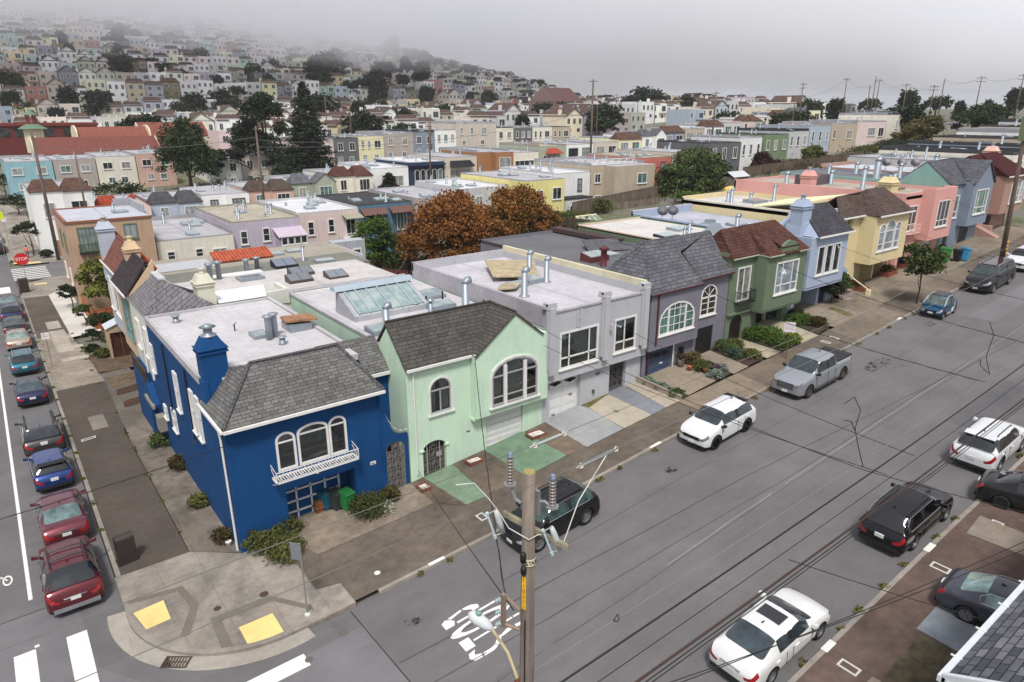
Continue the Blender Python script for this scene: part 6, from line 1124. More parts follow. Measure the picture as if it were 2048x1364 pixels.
# ================================================================ far houses: a few shared shapes, one colour each
def far_mesh(k):
    rd=random.Random(k); b=MB(); W=7.4; D=11; H=6.4+rd.choice([0,.5,1.2]); b.box(-W/2,0,-6,W/2,D,H,0)
    b.box(-W/2+.1,.1,H,W/2-.1,D-.1,H+.05,1); b.box(-W/2,0,H-.02,W/2,.15,H+.25,0); b.box(-W/2,0,H-.02,-W/2+.15,D,H+.3,0); b.box(W/2-.15,0,H-.02,W/2,D,H+.2,0)
    t=k%6
    if t in(1,4): b.box(-.1,-.9,H-3.4,W/2-.2,0,H+.02,0)
    if t in(1,3): slope(b,[(-W/2-.1,-.3,H-.1),(W/2+.1,-.3,H-.1),(W/2-.8,1.7,H+1.5),(-W/2+.8,1.7,H+1.5)],.1,4); slope(b,[(-W/2+.8,1.7,H+1.5),(W/2-.8,1.7,H+1.5),(W/2,3.6,H),(-W/2,3.6,H)],.1,4); slope(b,[(-W/2-.1,-.3,H-.1),(-W/2+.8,1.7,H+1.5),(-W/2,3.6,H)],.1,4); slope(b,[(W/2+.1,-.3,H-.1),(W/2-.8,1.7,H+1.5),(W/2,3.6,H)],.1,4)
    if t==5: slope(b,[(-W/2-.2,-.3,H-.1),(0,-.3,H+2.4),(0,D,H+2.4),(-W/2-.2,D,H-.1)],.12,4); slope(b,[(0,-.3,H+2.4),(W/2+.2,-.3,H-.1),(W/2+.2,D,H-.1),(0,D,H+2.4)],.12,4); b.slab(FF(0),[(-W/2,H-.1),(W/2,H-.1),(0,H+2.3)],[],0,-.2)
    y=-.9 if t in(1,4) else 0
    for x,w_,z,h in ([(-2.6,.9,H-2.6,1.6),(1.7,2.2,H-2.7,1.8)] if t in(1,4) else [(-2.5,1,H-2.6,1.6),(0,1,H-2.6,1.6),(2.5,1,H-2.6,1.6)] if t in (0,5) else [(-1.9,1.5,H-2.5,1.5),(1.9,1.5,H-2.5,1.5)]):
        yy=y if x>0 else 0
        b.box(x-w_/2-.12,yy-.05,z-.12,x+w_/2+.12,yy-.004,z+h+.12,2); b.box(x-w_/2,yy-.09,z,x-.04,yy-.051,z+h,3); b.box(x+.04,yy-.09,z,x+w_/2,yy-.051,z+h,3)
    for x in (-1.9,1.9): b.box(x-.6,-.05,H-5.3,x+.6,-.004,H-4.2,3)
    if k%2: b.box(-W/2+.2,3,H,-W/2+1,4,H+1.9,0)
    for _ in range(2): x,yv=rd.uniform(-2.5,2.5),rd.uniform(3,9); b.cyl((x,yv,H),(x,yv,H+.9),.16,n=6,m=2)
    o=b.build('far_house',[paint((200,200,200),.9,.05,.1)]+[roofing((166,164,168),9,.15),WHT(),pane((44,48,54),(80,84,88)),shingle((96,78,72),(80,64,60),1.6)]); 
    me=o.data; bpy.data.objects.remove(o); return me
FM=[far_mesh(k) for k in range(12)]; used_lab={}
WGT=['white']*7+['cream']*4+['pale grey']*3+['beige']*3+['pale yellow','pale blue','blue grey','pink','salmon','tan','taupe','sage green','dark grey','yellow','lavender','pale blue','mint','coral','brown']
ORD=['nearest','second','third','fourth','fifth','sixth','seventh','eighth','ninth','tenth']
FAR_STUFF=[]
def far_row(y,xa,xb,desc,step=7.2,jit=1.4,sc=.94,solid=True):
    x=xa; cols=[]
    while x<xb:
        cols.append((x,random.choice(WGT),random.randrange(12))); x+=step*(1 if random.random()>.06 else 1.6)
    for i,(x,c,k) in enumerate(cols):
        if 184<x<205: continue
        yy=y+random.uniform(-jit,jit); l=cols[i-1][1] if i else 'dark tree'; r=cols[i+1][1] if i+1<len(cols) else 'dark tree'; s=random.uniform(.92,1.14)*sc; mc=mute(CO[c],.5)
        if not solid: FAR_STUFF.append((x,yy,k,s,sc,mc)); continue
        kind={1:'brown-roofed',3:'brown-roofed',5:'gabled'}.get(k%6,'flat-roofed')
        o=bpy.data.objects.new('hillside_house' if y>270 else 'distant_house',FM[k]); COL.objects.link(o)
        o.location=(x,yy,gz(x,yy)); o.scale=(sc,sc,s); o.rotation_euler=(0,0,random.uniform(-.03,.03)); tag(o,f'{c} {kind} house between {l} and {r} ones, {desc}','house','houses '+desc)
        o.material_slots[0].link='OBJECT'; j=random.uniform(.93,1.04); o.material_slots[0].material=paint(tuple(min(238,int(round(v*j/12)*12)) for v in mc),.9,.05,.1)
for y,xa,xb,d in ((164,49,180,'past the third yards'),(196,50,184,'in the flat middle'),(222,24,184,'behind the red school'),(246,-4,200,'before the hill foot'),(270,-6,290,'at the hill foot'),(296,-8,300,'above the hill foot'),(320,-9,230,'on the lower hillside'),(342,-9,160,'on the middle hillside')): far_row(y,xa,xb,d)
for y,xa,xb,d in ((146,150,262,'in upper right rows'),(112,186,262,'near the right skyline'),(176,206,300,'beyond the cross street')): far_row(y,xa,xb,d,7.7,1,1.)
for y,xa,xb in ((320,232,380),(342,162,380),(362,-10,400),(382,-10,400),(402,-10,400),(422,-5,400),(442,0,400),(462,5,400),(484,10,400),(508,20,400),(534,30,400),(250,200,360),(226,206,340),(200,206,320),(300,300,400)): far_row(y,xa,xb,'',7.2,1.6,.94,False)
# the farthest houses, fading in the fog, as one mass
vs_,fs_,ms_=[],[],[]; PAL=[]; cnt=0
for x,y,k,s,sc,c in FAR_STUFF:
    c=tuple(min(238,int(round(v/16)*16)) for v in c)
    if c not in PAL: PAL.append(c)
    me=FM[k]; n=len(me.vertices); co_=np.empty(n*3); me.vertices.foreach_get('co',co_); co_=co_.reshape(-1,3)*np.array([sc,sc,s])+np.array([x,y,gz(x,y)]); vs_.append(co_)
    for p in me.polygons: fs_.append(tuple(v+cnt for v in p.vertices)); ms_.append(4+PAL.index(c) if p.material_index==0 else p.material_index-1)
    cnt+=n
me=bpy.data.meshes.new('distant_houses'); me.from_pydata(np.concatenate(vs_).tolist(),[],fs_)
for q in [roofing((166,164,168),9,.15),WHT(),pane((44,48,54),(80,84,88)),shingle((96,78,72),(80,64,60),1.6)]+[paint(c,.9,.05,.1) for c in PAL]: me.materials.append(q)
me.polygons.foreach_set('material_index',ms_); o=bpy.data.objects.new('distant_houses',me); COL.objects.link(o); tag(o,'mass of tiny pale houses fading into the fog high on the hill','houses',None,'stuff')
# ================================================================ foliage
def leaves(name,lobes,n,size,mat,parent=None,org=(0,0,0),clump=.22,nc=60,flat_=.0,shell=.55,stretch=1.6):
    tot=sum(l[3]*l[4]*l[5] for l in lobes); C_,A=[],[]
    for (cx_,cy_,cz,rx,ry,rz) in lobes:
        k=max(4,int(nc*rx*ry*rz/tot)); u=rng.normal(size=(k,3)); u/=np.linalg.norm(u,axis=1)[:,None]; u[:,2]=np.where(u[:,2]<-.5,-u[:,2],u[:,2]); r=shell+(1-shell)*rng.random((k,1))**.6
        cc=np.array([cx_,cy_,cz])+u*r*np.array([rx,ry,rz]); tone=rng.random(k); m=max(6,int(n*rx*ry*rz/tot/k)); rr=clump*np.array([rx,ry,rz])
        p=np.repeat(cc,m,axis=0)+rng.normal(size=(k*m,3))*rr*np.array([1,1,.75])*.62; C_.append(p); A.append(np.clip(np.repeat(tone,m)*.7+.3*rng.random(k*m),0,1))
    P=np.concatenate(C_); tn=np.concatenate(A); N_=len(P); s=size*(.6+.8*rng.random((N_,1)))
    a=rng.normal(size=(N_,3)); a[:,2]*=(1-flat_); a/=np.linalg.norm(a,axis=1)[:,None]; q=rng.normal(size=(N_,3)); bb=np.cross(a,q); bb/=np.linalg.norm(bb,axis=1)[:,None]
    v=np.stack([P-a*s*stretch/2,P+bb*s/2,P+a*s*stretch/2,P-bb*s/2],1).reshape(-1,3)-np.array(org)
    me=bpy.data.meshes.new(name); me.vertices.add(4*N_); me.vertices.foreach_set('co',v.ravel()); me.loops.add(4*N_); me.loops.foreach_set('vertex_index',np.arange(4*N_,dtype=np.int32)); me.polygons.add(N_); me.polygons.foreach_set('loop_start',np.arange(0,4*N_,4,dtype=np.int32)); me.update()
    at=me.attributes.new('tone','FLOAT','POINT'); at.data.foreach_set('value',np.repeat(tn,4)); me.materials.append(mat)
    o=bpy.data.objects.new(name,me); COL.objects.link(o); o['_o']=tuple(org)
    if parent: o.parent=parent
    else: o.location=org
    return o
BARK=lambda: wood((92,78,66),3)
def tree(x,y,z,lobes,n,size,mat,lab,cat='tree',name='tree',nc=60,trunk=.25,group=None,clump=.22,shell=.55,stretch=1.6,flat_=0.):
    T=thing(name,lab,cat,(x,y,z),group); L=[(x+a,y+b_,z+c,d,e,f) for a,b_,c,d,e,f in lobes]
    leaves('crown',L,n,size,mat,T,(x,y,z),clump,nc,flat_,shell,stretch)
    b=MB(); top=max(l[2] for l in L); b.tube([(x,y,z-.3),(x+.1,y,z+(top-z)*.4),(x-.05,y+.1,z+(top-z)*.8)],[trunk,trunk*.75,trunk*.4],8)
    for l in L: b.tube([(x+.05,y,z+(top-z)*.35),((x+l[0])/2,(y+l[1])/2,(z+l[2])/2+.3),(l[0],l[1],l[2])],[trunk*.5,trunk*.35,trunk*.12],6)
    b.build('trunk',BARK(),T,True); return T
def bush(x,y,r,h,mat,lab,n=500,size=.1,group=None,z=None,name='bush',lobes=None,cat='bush'):
    z=gz(x,y)+.1 if z is None else z; T=leaves(name,[(x,y,z+h*.45,r,r,h*.55)] if not lobes else [(x+a,y+b_,z+c,d,e,f) for a,b_,c,d,e,f in lobes],n,size,mat,None,(x,y,z),.3,int(max(14,n/22)),0,.5)
    return tag(T,lab,cat,group)
RUST=leafy((156,98,48),(74,56,30),.3); RUST2=leafy((150,96,46),(78,66,34),.3); GRN=leafy((92,118,48),(30,48,20),.5); DKG=leafy((56,72,40),(20,30,18),.5); MID=leafy((92,108,58),(38,50,28),.4); OLIVE=leafy((108,112,58),(46,50,28),.4); DRED=leafy((70,38,44),(34,18,24),.5); PINE=leafy((52,62,46),(20,28,22),.6); YGR=leafy((140,152,62),(62,80,28),.8); SUCC=leafy((86,84,40),(52,34,26),1.2); GREYG=leafy((132,148,130),(84,98,84),1.2)
tree(34.6,38,-.6,[(0,0,5.6,4.2,4,3.4),(-3.4,-.6,4.2,2.9,3,2.6),(3.6,0,3.9,3.2,3,2.9),(-.5,-1.8,3.0,4.2,2.6,2.2),(1.8,1,7.0,2.4,2.4,2.0)],26000,.2,RUST,'largest rusty orange tree in the back yards, left of its twin',nc=190,trunk=.35,group='rusty orange trees')
tree(46.4,42,-.4,[(0,0,5.6,3.6,3.4,2.9),(-2.6,0,4.6,2.6,2.6,2.4),(3.0,0,4.0,2.8,2.8,2.6),(0,-1,2.8,4.0,2.6,2.2)],20000,.2,RUST2,'smaller rusty orange tree in the back yards, right of its twin',nc=150,trunk=.32,group='rusty orange trees')
tree(28.2,44,-.9,[(0,0,4.6,2.3,2.2,2.1),(-1.0,-.3,2.8,1.8,1.8,1.7),(1.3,-.3,3.0,1.8,1.8,1.7)],9000,.17,GRN,'bright green leafy tree left of the rusty orange trees, by the steel blue house',nc=80)
tree(31.0,38.5,-.7,[(0,0,1.6,1.7,1.5,1.3),(1.5,0,1.3,1.4,1.3,1.1)],3500,.16,MID,'low soft green shrub at the left foot of the rusty orange tree',nc=40,trunk=.1)
tree(87.6,48,2.6,[(0,0,5.6,5.0,4,2.9),(-4,0,4.0,3.4,3,2.6),(4.4,0,4.2,3.4,3,2.6),(0,-1.5,3.0,5.5,3,2.2)],16000,.28,MID,'broad rounded olive green tree before the beige and slate houses',nc=150,trunk=.35)
tree(112,51,4.0,[(0,0,3.6,2.4,2.4,2.2),(2.6,0,2.6,2.2,2,1.8),(-1.9,0,2.4,1.8,2,1.6)],5000,.26,DRED,'dark wine red tree before the white and green yard houses',nc=60)
tree(127,50,5.2,[(0,0,3.2,2.8,2.2,2.0),(2,0,2.4,2,2,1.6)],3500,.28,OLIVE,'olive brown tree before the pale grey yard house',nc=50)
tree(170,50,7.6,[(0,0,4.4,4.6,3,2.8),(-4.4,0,3.6,3,3,2.4),(6,0,5.2,5,3,3.0)],6000,.4,leafy((104,96,52),(50,46,28),.3),'brownish green bushy tree at the upper yard row',nc=70)
tree(186,44,8.6,[(0,0,6.0,7,4,2.8),(9,0,7.2,8,4,3.0)],7000,.45,DKG,'long dark green hedge-like trees near the right skyline',nc=70)
tree(2.5,45.5,-1.3,[(0,0,4.5,2.2,2.8,1.4),(-1.2,1.5,3.9,1.4,2,1.3),(1.6,-.8,3.6,1.6,2.2,1.4),(.0,-2.4,3.0,1.9,1.5,1.2),(-.6,-.6,2.6,1.7,2.2,1.2)],15000,.17,leafy((130,132,56),(36,50,24),.7),'flat-crowned yellow-green tree behind the orange fence',nc=60,trunk=.2,clump=.3)
tree(27.6,122,1.8,[(0,0,8.5,4.0,3.6,5.2),(-.8,0,6,4.4,3.8,3.8),(1.8,0,5.6,4.0,3.6,3.6)],14000,.3,leafy((66,80,46),(28,38,24),.4),'large rounded dark green tree beside the salmon house',nc=130,trunk=.4)
tree(45.5,130,3.0,[(0,0,12,4.6,4.4,5.0),(-3.6,0,8.5,3.8,4,3.4),(1.5,2,14.6,3.0,3.2,2.8),(-2,0,6.6,6,4,2.8),(-8,-4,4.2,4,3,2.6),(3,-4,4,5,3,2.6)],15000,.36,PINE,'massive dark cypress veiled by fog left of the tall conifer',nc=120,trunk=.6)
tree(42,110,.6,[(0,0,3.6,3.6,3,2.4),(4,0,3,3,3,2.2),(-4.5,0,2.6,3,3,2),(8,0,3,3,2.6,2)],8000,.3,DKG,'dark green thicket at the foot of the cypress',nc=80,cat='thicket')
# tall layered conifer
def conifer(x,y,z,H,rad,lab,n=46):
    T=thing('conifer',lab,'conifer',(x,y,z)); b=MB(); b.tube([(x,y,z-.5),(x,y,z+H*.6),(x,y,z+H)],[.5,.28,.05],8); b.build('trunk',BARK(),T,True); L=[]
    for i in range(n):
        t=i/n; zz=z+H*(.1+.88*t); rr=rad*(1-t)**.75*(.75+.5*random.random())+.25; a=random.random()*6.28; dd=rr*.55
        for k in range(4): aa=a+k*1.57+random.uniform(-.3,.3); L.append((x+dd*math.cos(aa),y+dd*math.sin(aa),zz-.16*rr,rr*.55,rr*.55,.28+.06*rr))
    leaves('crown',L,15000,.3,PINE,T,(x,y,z),.45,500,.6,.1,2.2); return T
conifer(50.8,119,2.8,20.4,5.4,'tall dark layered conifer standing above the third row of houses')
conifer(52.6,86.9,1.2,5.6,2.2,'small bright green conifer before the taupe house',14)
for x,y,z,r,h,m,l in ((14,119,.6,6,4,DKG,'dark bushes in the yards below the cream house'),(22,116,0.2,5,2.2,YGR,'clipped yellow-green hedge mound left of the salmon house yard'),(36,116,1.,4,2.0,YGR,'clipped light green hedge mound in the yard right of the rounded tree'),(57,112,2.6,3,3,OLIVE,'olive bush at the right foot of the tall conifer'),(64,108,2.8,3,3.5,MID,'green bushy tree before the pale yellow third-row house'),(70.6,108,3,3.4,3.2,OLIVE,'rusty green bush before the taupe third-row house')):
    tree(x,y,z,[(0,0,h*.5,r,2.4,h*.55),(r*.5,0,h*.4,r*.6,2,h*.45)],2600,.24,m,l,nc=40,trunk=.12,cat='bush',name='yard_bush')
# trees of the hill and the skyline share three crowns
TM=[]
for k in range(3):
    o=leaves('far_crown',[(0,0,5.5,3.6,3.6,3.2),(2.5,0,4.4,2.8,2.6,2.4),(-2.4,.5,4.6,2.6,2.6,2.4)] if k<2 else [(0,0,5,2.6,2.6,5)],1500,.62,(PINE,DKG,PINE)[k],None,(0,0,0),.3,50,0,.4); b=MB(); TM.append(o.data); bpy.data.objects.remove(o)
b=MB(); b.tube([(0,0,-1),(.1,0,3),(0,0,6)],[.35,.28,.1],6); o=b.build('far_trunk',BARK()); TTM=o.data; bpy.data.objects.remove(o)
def far_tree(x,y,s,k,desc,sx=1.,grp='trees on the hill'):
    T=thing('hill_tree',desc,'tree',(x,y,gz(x,y)),grp); T.scale=(s*sx,s*sx,s); T.rotation_euler[2]=random.random()*6
    for nm,me in (('crown',TM[k]),('trunk',TTM)): c=bpy.data.objects.new(nm,me); COL.objects.link(c); c.parent=T
hl=[]
def polar(px,d): # direction by picture column only, real distance
    az=R(37.45)+math.atan((px-1024)/1440); return -5.5+d*math.sin(az),-24.7+d*math.cos(az)
random.seed(11)
for a,e,d0,d1,n,ds in ((230,330,460,520,9,'in the fog high above the white row'),(640,760,380,460,9,'in the dark grove left of the middle of the ridge'),(760,850,440,600,14,'in the big foggy grove under the ridge'),(850,1000,500,600,14,'along the misty ridge'),(1080,1190,500,580,9,'on the ridge end before the open sky'),(700,1000,330,470,22,'among the middle hillside houses'),(0,600,310,470,30,'among the left hillside houses'),(600,1130,230,340,16,'below the ridge on the flat'),(1440,2048,260,340,9,'low on the right skyline')):
    for i in range(n):
        x,y=polar(random.uniform(a,e),random.uniform(d0,d1)); far_tree(x,y,random.uniform(.7,1.35)*(1.3 if 'grove' in ds else .9),random.randrange(3),('dark tree ' if i%2 else 'rounded tree ')+ds,random.uniform(.9,1.3))
for px,d,s,l in ((640,262,1.5,'dark windswept tree right of the tall conifer'),(725,205,1.15,'dark green dome tree beside the mint green house'),(810,205,.8,'dark bush beside the blue house on the flat'),(1290,330,1.5,'largest dark tree mass on the right-hand flat'),(1322,330,1.15,'dark tree joined to the largest mass'),(1262,325,1.1,'left part of the largest dark mass'),(1212,235,1.2,'dark tree behind the utility pole at the middle right'),(1365,320,1.1,'lighter tree right of the dark mass'),(1405,300,.9,'rounded pine beside a utility pole'),(1575,200,.9,'bright green tree before the peach house'),(1590,215,.9,'bushy green tree left of the peach house'),(1810,200,1.0,'dark green tree at the upper right'),(1465,225,.9,'round green tree before the green house'),(290,222,1.1,'low dark spreading tree on the lower hill'),(265,225,1.,'wide dark shrub on the lower hill'),(390,330,1.1,'dark bush row under the blue house'),(1200,230,.8,'tree with pale crown near the middle pole')):
    x,y=polar(px,d); far_tree(x,y,s,0 if s>1 else 1,l,1.25,'single trees beyond the yards')

# scrub between the houses of the hill and low growth in the yards
def cover(name,lab,cells,n,size,mat,h=1.2):
    P=[]
    for i in range(n):
        x0_,x1_,y0_,y1_=random.choice(cells); x,y=random.uniform(x0_,x1_),random.uniform(y0_,y1_); r=random.uniform(.5,1.6)*size*6; k=random.randrange(8,22); z=gz(x,y)
        for j in range(k): P.append((x+random.gauss(0,r*.45),y+random.gauss(0,r*.45),z+abs(random.gauss(0,h*.4)),random.random()))
    P=np.array(P); m=len(P); a=rng.normal(size=(m,3)); a/=np.linalg.norm(a,axis=1)[:,None]; bb=np.cross(a,rng.normal(size=(m,3))); bb/=np.linalg.norm(bb,axis=1)[:,None]; s=size*(.6+.8*rng.random((m,1))); Q=P[:,:3]
    v=np.stack([Q-a*s*.8,Q+bb*s*.5,Q+a*s*.8,Q-bb*s*.5],1).reshape(-1,3); me=bpy.data.meshes.new(name); me.from_pydata(v.tolist(),[],[(4*i,4*i+1,4*i+2,4*i+3) for i in range(m)]); at=me.attributes.new('tone','FLOAT','POINT'); at.data.foreach_set('value',np.repeat(P[:,3],4)); me.materials.append(mat)
    o=bpy.data.objects.new(name,me); COL.objects.link(o); tag(o,lab,'plants',None,'stuff')
cover('yard_growth','mixed low green growth filling the back yards between the rows',[(17,55,22,50),(80,180,24,53),(60,84,46,52),(10,60,106,124),(70,140,106,124),(10,30,63,66)],1500,.17,OLIVE,1.0)
cover('yard_growth','darker bushy growth in the yards under and behind the trees',[(24,54,30,50),(30,66,104,126),(100,180,30,52)],500,.24,DKG,2.2)
cover('hill_scrub','dark scrub and hedges scattered between the hillside houses',[(-12,330,245,470),(-12,240,250,400),(50,190,148,240)],2300,.55,DKG,2.4)
# ================================================================ cars
CAR=dict( # L,W,H,nose,cowl,trunk,belt,xw0,xw1,xr1,xr0,wheel r,front axle,rear axle
 sedan=(4.7,1.82,1.46,.74,.98,1.06,.98,1.15,.35,-.95,-1.72,.33,1.45,-1.35),
 hatch=(4.05,1.72,1.53,.8,1.02,1.04,1.0,1.2,.35,-1.5,-1.86,.3,1.28,-1.22),
 suv=(4.5,1.9,1.7,.98,1.15,1.17,1.13,1.12,.42,-1.42,-2.08,.39,1.38,-1.27),
 van=(5.0,1.98,1.76,.88,1.1,1.1,1.06,1.5,.55,-2.1,-2.36,.34,1.6,-1.5),
 big=(5.3,2.02,1.95,1.12,1.3,1.28,1.27,1.35,.72,-2.35,-2.58,.42,1.66,-1.5),
 wagon=(4.85,1.86,1.6,.86,1.07,1.06,1.05,1.2,.35,-1.7,-2.22,.36,1.5,-1.3),
 pickup=(5.85,2.02,1.93,1.15,1.28,1.3,1.25,1.5,.8,-.85,-1.02,.41,1.95,-1.75),
 micro=(2.7,1.56,1.54,.82,1.0,1.04,.96,.98,.35,-.85,-1.22,.29,.93,-.93))
def car(kind,x,y,rz,c,cat,lab,grp=None,sc=.93,rim=(150,152,156),gl=(22,26,30),extra=(),metal=.35,name='parked_car',tail=(150,20,24),roofc=None,dust=.04):
    L,W,H,zn,zc,zt,zb,xw0,xw1,xr1,xr0,rw,fa,ra=CAR[kind]; w=W/2; wr=w*(.74 if kind not in('van','big','pickup') else .8); x0,x1=-L/2,L/2
    def hood(xx,zt_,wk,zlow=.24,nose=1.): 
        return (xx,[(w*wk*.9,zlow),(w*wk*.985,zlow+.1),(w*wk,.52*nose),(w*wk*.985,zt_-.16),(w*wk*.9,zt_-.03),(w*wk*.7,zt_),(w*wk*.35,zt_+.025),(0,zt_+.03)])
    def cab(xx,zr,k=1.,wk=1.,zbb=None):
        b_=zbb or zb; return (xx,[(w*wk*.9,.22),(w*wk*.985,.33),(w*wk,.55),(w*wk*.985,b_-.12),(w*wk*.94,b_),(wr*k,zr-.07),(wr*k*.72,zr-.005),(0,zr+.02)])
    def cowlst(xx,z): return (xx,[(w*.9,.22),(w*.985,.33),(w,.55),(w*.985,zb-.12),(w*.93,zb-.02),(w*.82,z+.01),(w*.45,z+.03),(0,z+.035)])
    xb=(xw1+xr1)/2+.05; S_=[]
    S_.append(hood(x0,min(zt-.35,.75),.84,.36)); S_.append(hood(x0+.1,zt-.18 if kind in('sedan',) else zt-.12,.95,.26)); S_.append(hood(x0+.26,zt-.03,1.,.22))
    if kind in('sedan','wagon','pickup'): S_.append(hood((x0+.26+xr0)/2,zt,1.,.22))
    S_.append(cowlst(xr0,zt)); nr=len(S_)-1
    tt=.5 if kind!='sedan' else .45
    S_.append(cab(xr0+(xr1-xr0)*tt,zt+(H-zt)*tt*1.12,1.02))
    S_.append(cab(xr1,H-.03,.98)); S_.append(cab(xb-.05,H,1.)); S_.append(cab(xb+.05,H,1.)); S_.append(cab(xw1,H-.03,.99))
    S_.append(cab(xw1+(xw0-xw1)*.45,zc+(H-zc)*.6,1.05)); nf=len(S_)
    S_.append(cowlst(xw0,zc)); S_.append(hood((xw0+x1)/2,zc-(zc-zn)*.35,1.,.22)); S_.append(hood(x1-.32,zn+.03,.97,.22)); S_.append(hood(x1-.1,zn-.08,.88,.24)); S_.append(hood(x1,zn-.2,.74,.34,.95))
    K=8; V_=[];ring=2*K-1
    for xx,pr in S_: V_+=[(xx,yy,zz) for yy,zz in pr]+[(xx,-yy,zz) for yy,zz in pr[:-1][::-1]]
    Fc=[];Mi=[]; n=len(S_); names={}
    def seg(i): # material of side index k at segment i
        return i
    for i in range(n-1):
        for k in range(ring-1):
            a=i*ring+k; Fc.append((a,a+1,a+ring+1,a+ring)); kk=min(k,ring-2-k); left=k<K-1; m=0
            if kk==0: m=2
            if i>=nr and i<nf:
                j=i-nr
                if kk==4 and 1<=j<=4 and j!=3: m={1:(5 if kind not in('sedan',) else 0),2:(6 if left else 7)}.get(j,0)
                if kk==4 and j==4: m=8 if left else 9
                if kk==4 and j==5: m=8 if left else 9
                if kk in(5,6) and j in(0,1): m=11
                if kk in(5,6) and j in(5,6): m=10
                if kk==4 and j==1 and m==5: m=6 if left else 7
                if kk==4 and j==3: m=2
                if kind=='pickup' and kk==4 and j==1: m=0
            if i==0 and kk in(3,): m=12 if left else 13
            if i==1 and kk==3: m=12 if left else 13
            if i==n-3 and kk==3: m=14 if left else 15
            if i==n-2 and kk==3: m=14 if left else 15
            Mi.append(m)
        Fc.append((i*ring+ring-1,i*ring,(i+1)*ring,(i+1)*ring+ring-1)); Mi.append(2)
    for i,fl in ((0,1),(n-1,0)):
        for k in range(K-1):
            a,b_,c_,d=i*ring+k,i*ring+k+1,i*ring+ring-2-k,i*ring+ring-1-k
            f=(a,b_,c_,d) if b_!=c_ else (a,b_,d)
            Fc.append(f if fl==0 else f[::-1]); Mi.append(2 if k==0 else 0)
    me=bpy.data.meshes.new('tmp'); me.from_pydata(V_,[],Fc); me.polygons.foreach_set('material_index',Mi); me.update()
    bm=bmesh.new(); bm.from_mesh(me); bmesh.ops.recalc_face_normals(bm,faces=bm.faces[:])
    cl_=bm.edges.layers.float.new('crease_edge')
    for e in bm.edges:
        a,b_=e.verts[0].index,e.verts[1].index; ka,kb=a%ring,b_%ring; k1=min(ka,ring-1-ka)
        if ka==kb and k1 in(4,): e[cl_]=.55
        if ka==kb and k1 in(0,): e[cl_]=.7
        if ka==kb and k1==3: e[cl_]=.25
        if len(e.link_faces)==2 and len({f.material_index for f in e.link_faces}&{10,11,6,7,8,9})==1: e[cl_]=max(e[cl_],.6)
    bm.to_mesh(me); bm.free()
    for q in range(17): me.materials.append(None)
    o=bpy.data.objects.new('tmp',me); COL.objects.link(o); md=o.modifiers.new('s','SUBSURF'); md.levels=2; md.render_levels=2
    cu=MB()
    for ax in (fa,ra):
        for s_ in (1,-1): cu.cyl((ax,s_*(w-.28),rw),(ax,s_*(w+.3),rw),rw*1.16,n=28,m=3)
    co_=cu.build('cut',[flat((1,1,1))]*0+[BLACK()]*4); co_.location=(0,0,0)
    bo=o.modifiers.new('b','BOOLEAN'); bo.operation='DIFFERENCE'; bo.object=co_; bo.solver='EXACT'
    bpy.context.view_layer.update(); dg=bpy.context.evaluated_depsgraph_get(); ev=o.evaluated_get(dg); m2=ev.to_mesh()
    vs=np.empty(len(m2.vertices)*3); m2.vertices.foreach_get('co',vs); vs=vs.reshape(-1,3); P_=[(tuple(p.vertices),p.material_index) for p in m2.polygons]; ev.to_mesh_clear()
    T=lthing(name,lab,cat,(x,y,0),grp,rz)
    # sit on the road: average ground under the wheels, pitch from the slope
    cs,sn=math.cos(rz),math.sin(rz); zf=gz(x+cs*fa*sc,y+sn*fa*sc); zr_=gz(x+cs*ra*sc,y+sn*ra*sc); T.location.z=(zf*-ra+zr_*fa)/(fa-ra); T.rotation_euler=(0,-math.atan2(zf-zr_,(fa-ra)*sc),rz); T.scale=(sc,)*3
    PT=carpaint(c,metal,dust); GL=carglass(gl); RED_=flat(tail,.15,0,.6,.6); HD=flat((120,124,128) if sum(c)>500 else (170,172,176),.12,.2,.6,.9)
    mats={0:('body',PT),2:('lower_trim',flat((26,26,28),.6)),3:('wheel_arch',BLACK()),6:('rear_side_window',GL),7:('rear_side_window',GL),8:('front_side_window',GL),9:('front_side_window',GL),10:('windshield',GL),11:('rear_window',GL),12:('taillight',RED_),13:('taillight',RED_),14:('headlight',HD),15:('headlight',HD)}
    for mi,(nm,mt) in mats.items():
        sel=[p for p,k in P_ if k==mi]
        if not sel: continue
        used=sorted({i for p in sel for i in p}); mp={v:i for i,v in enumerate(used)}
        b=MB(); b.add([tuple(vs[i]) for i in used],[tuple(mp[i] for i in p) for p in sel]); ob=b.build(nm,mt,T,mi!=3,uv=False)
        if mi==0: body=ob
    bpy.data.objects.remove(o); bpy.data.objects.remove(co_)
    rm=flat(rim,.35,.7)
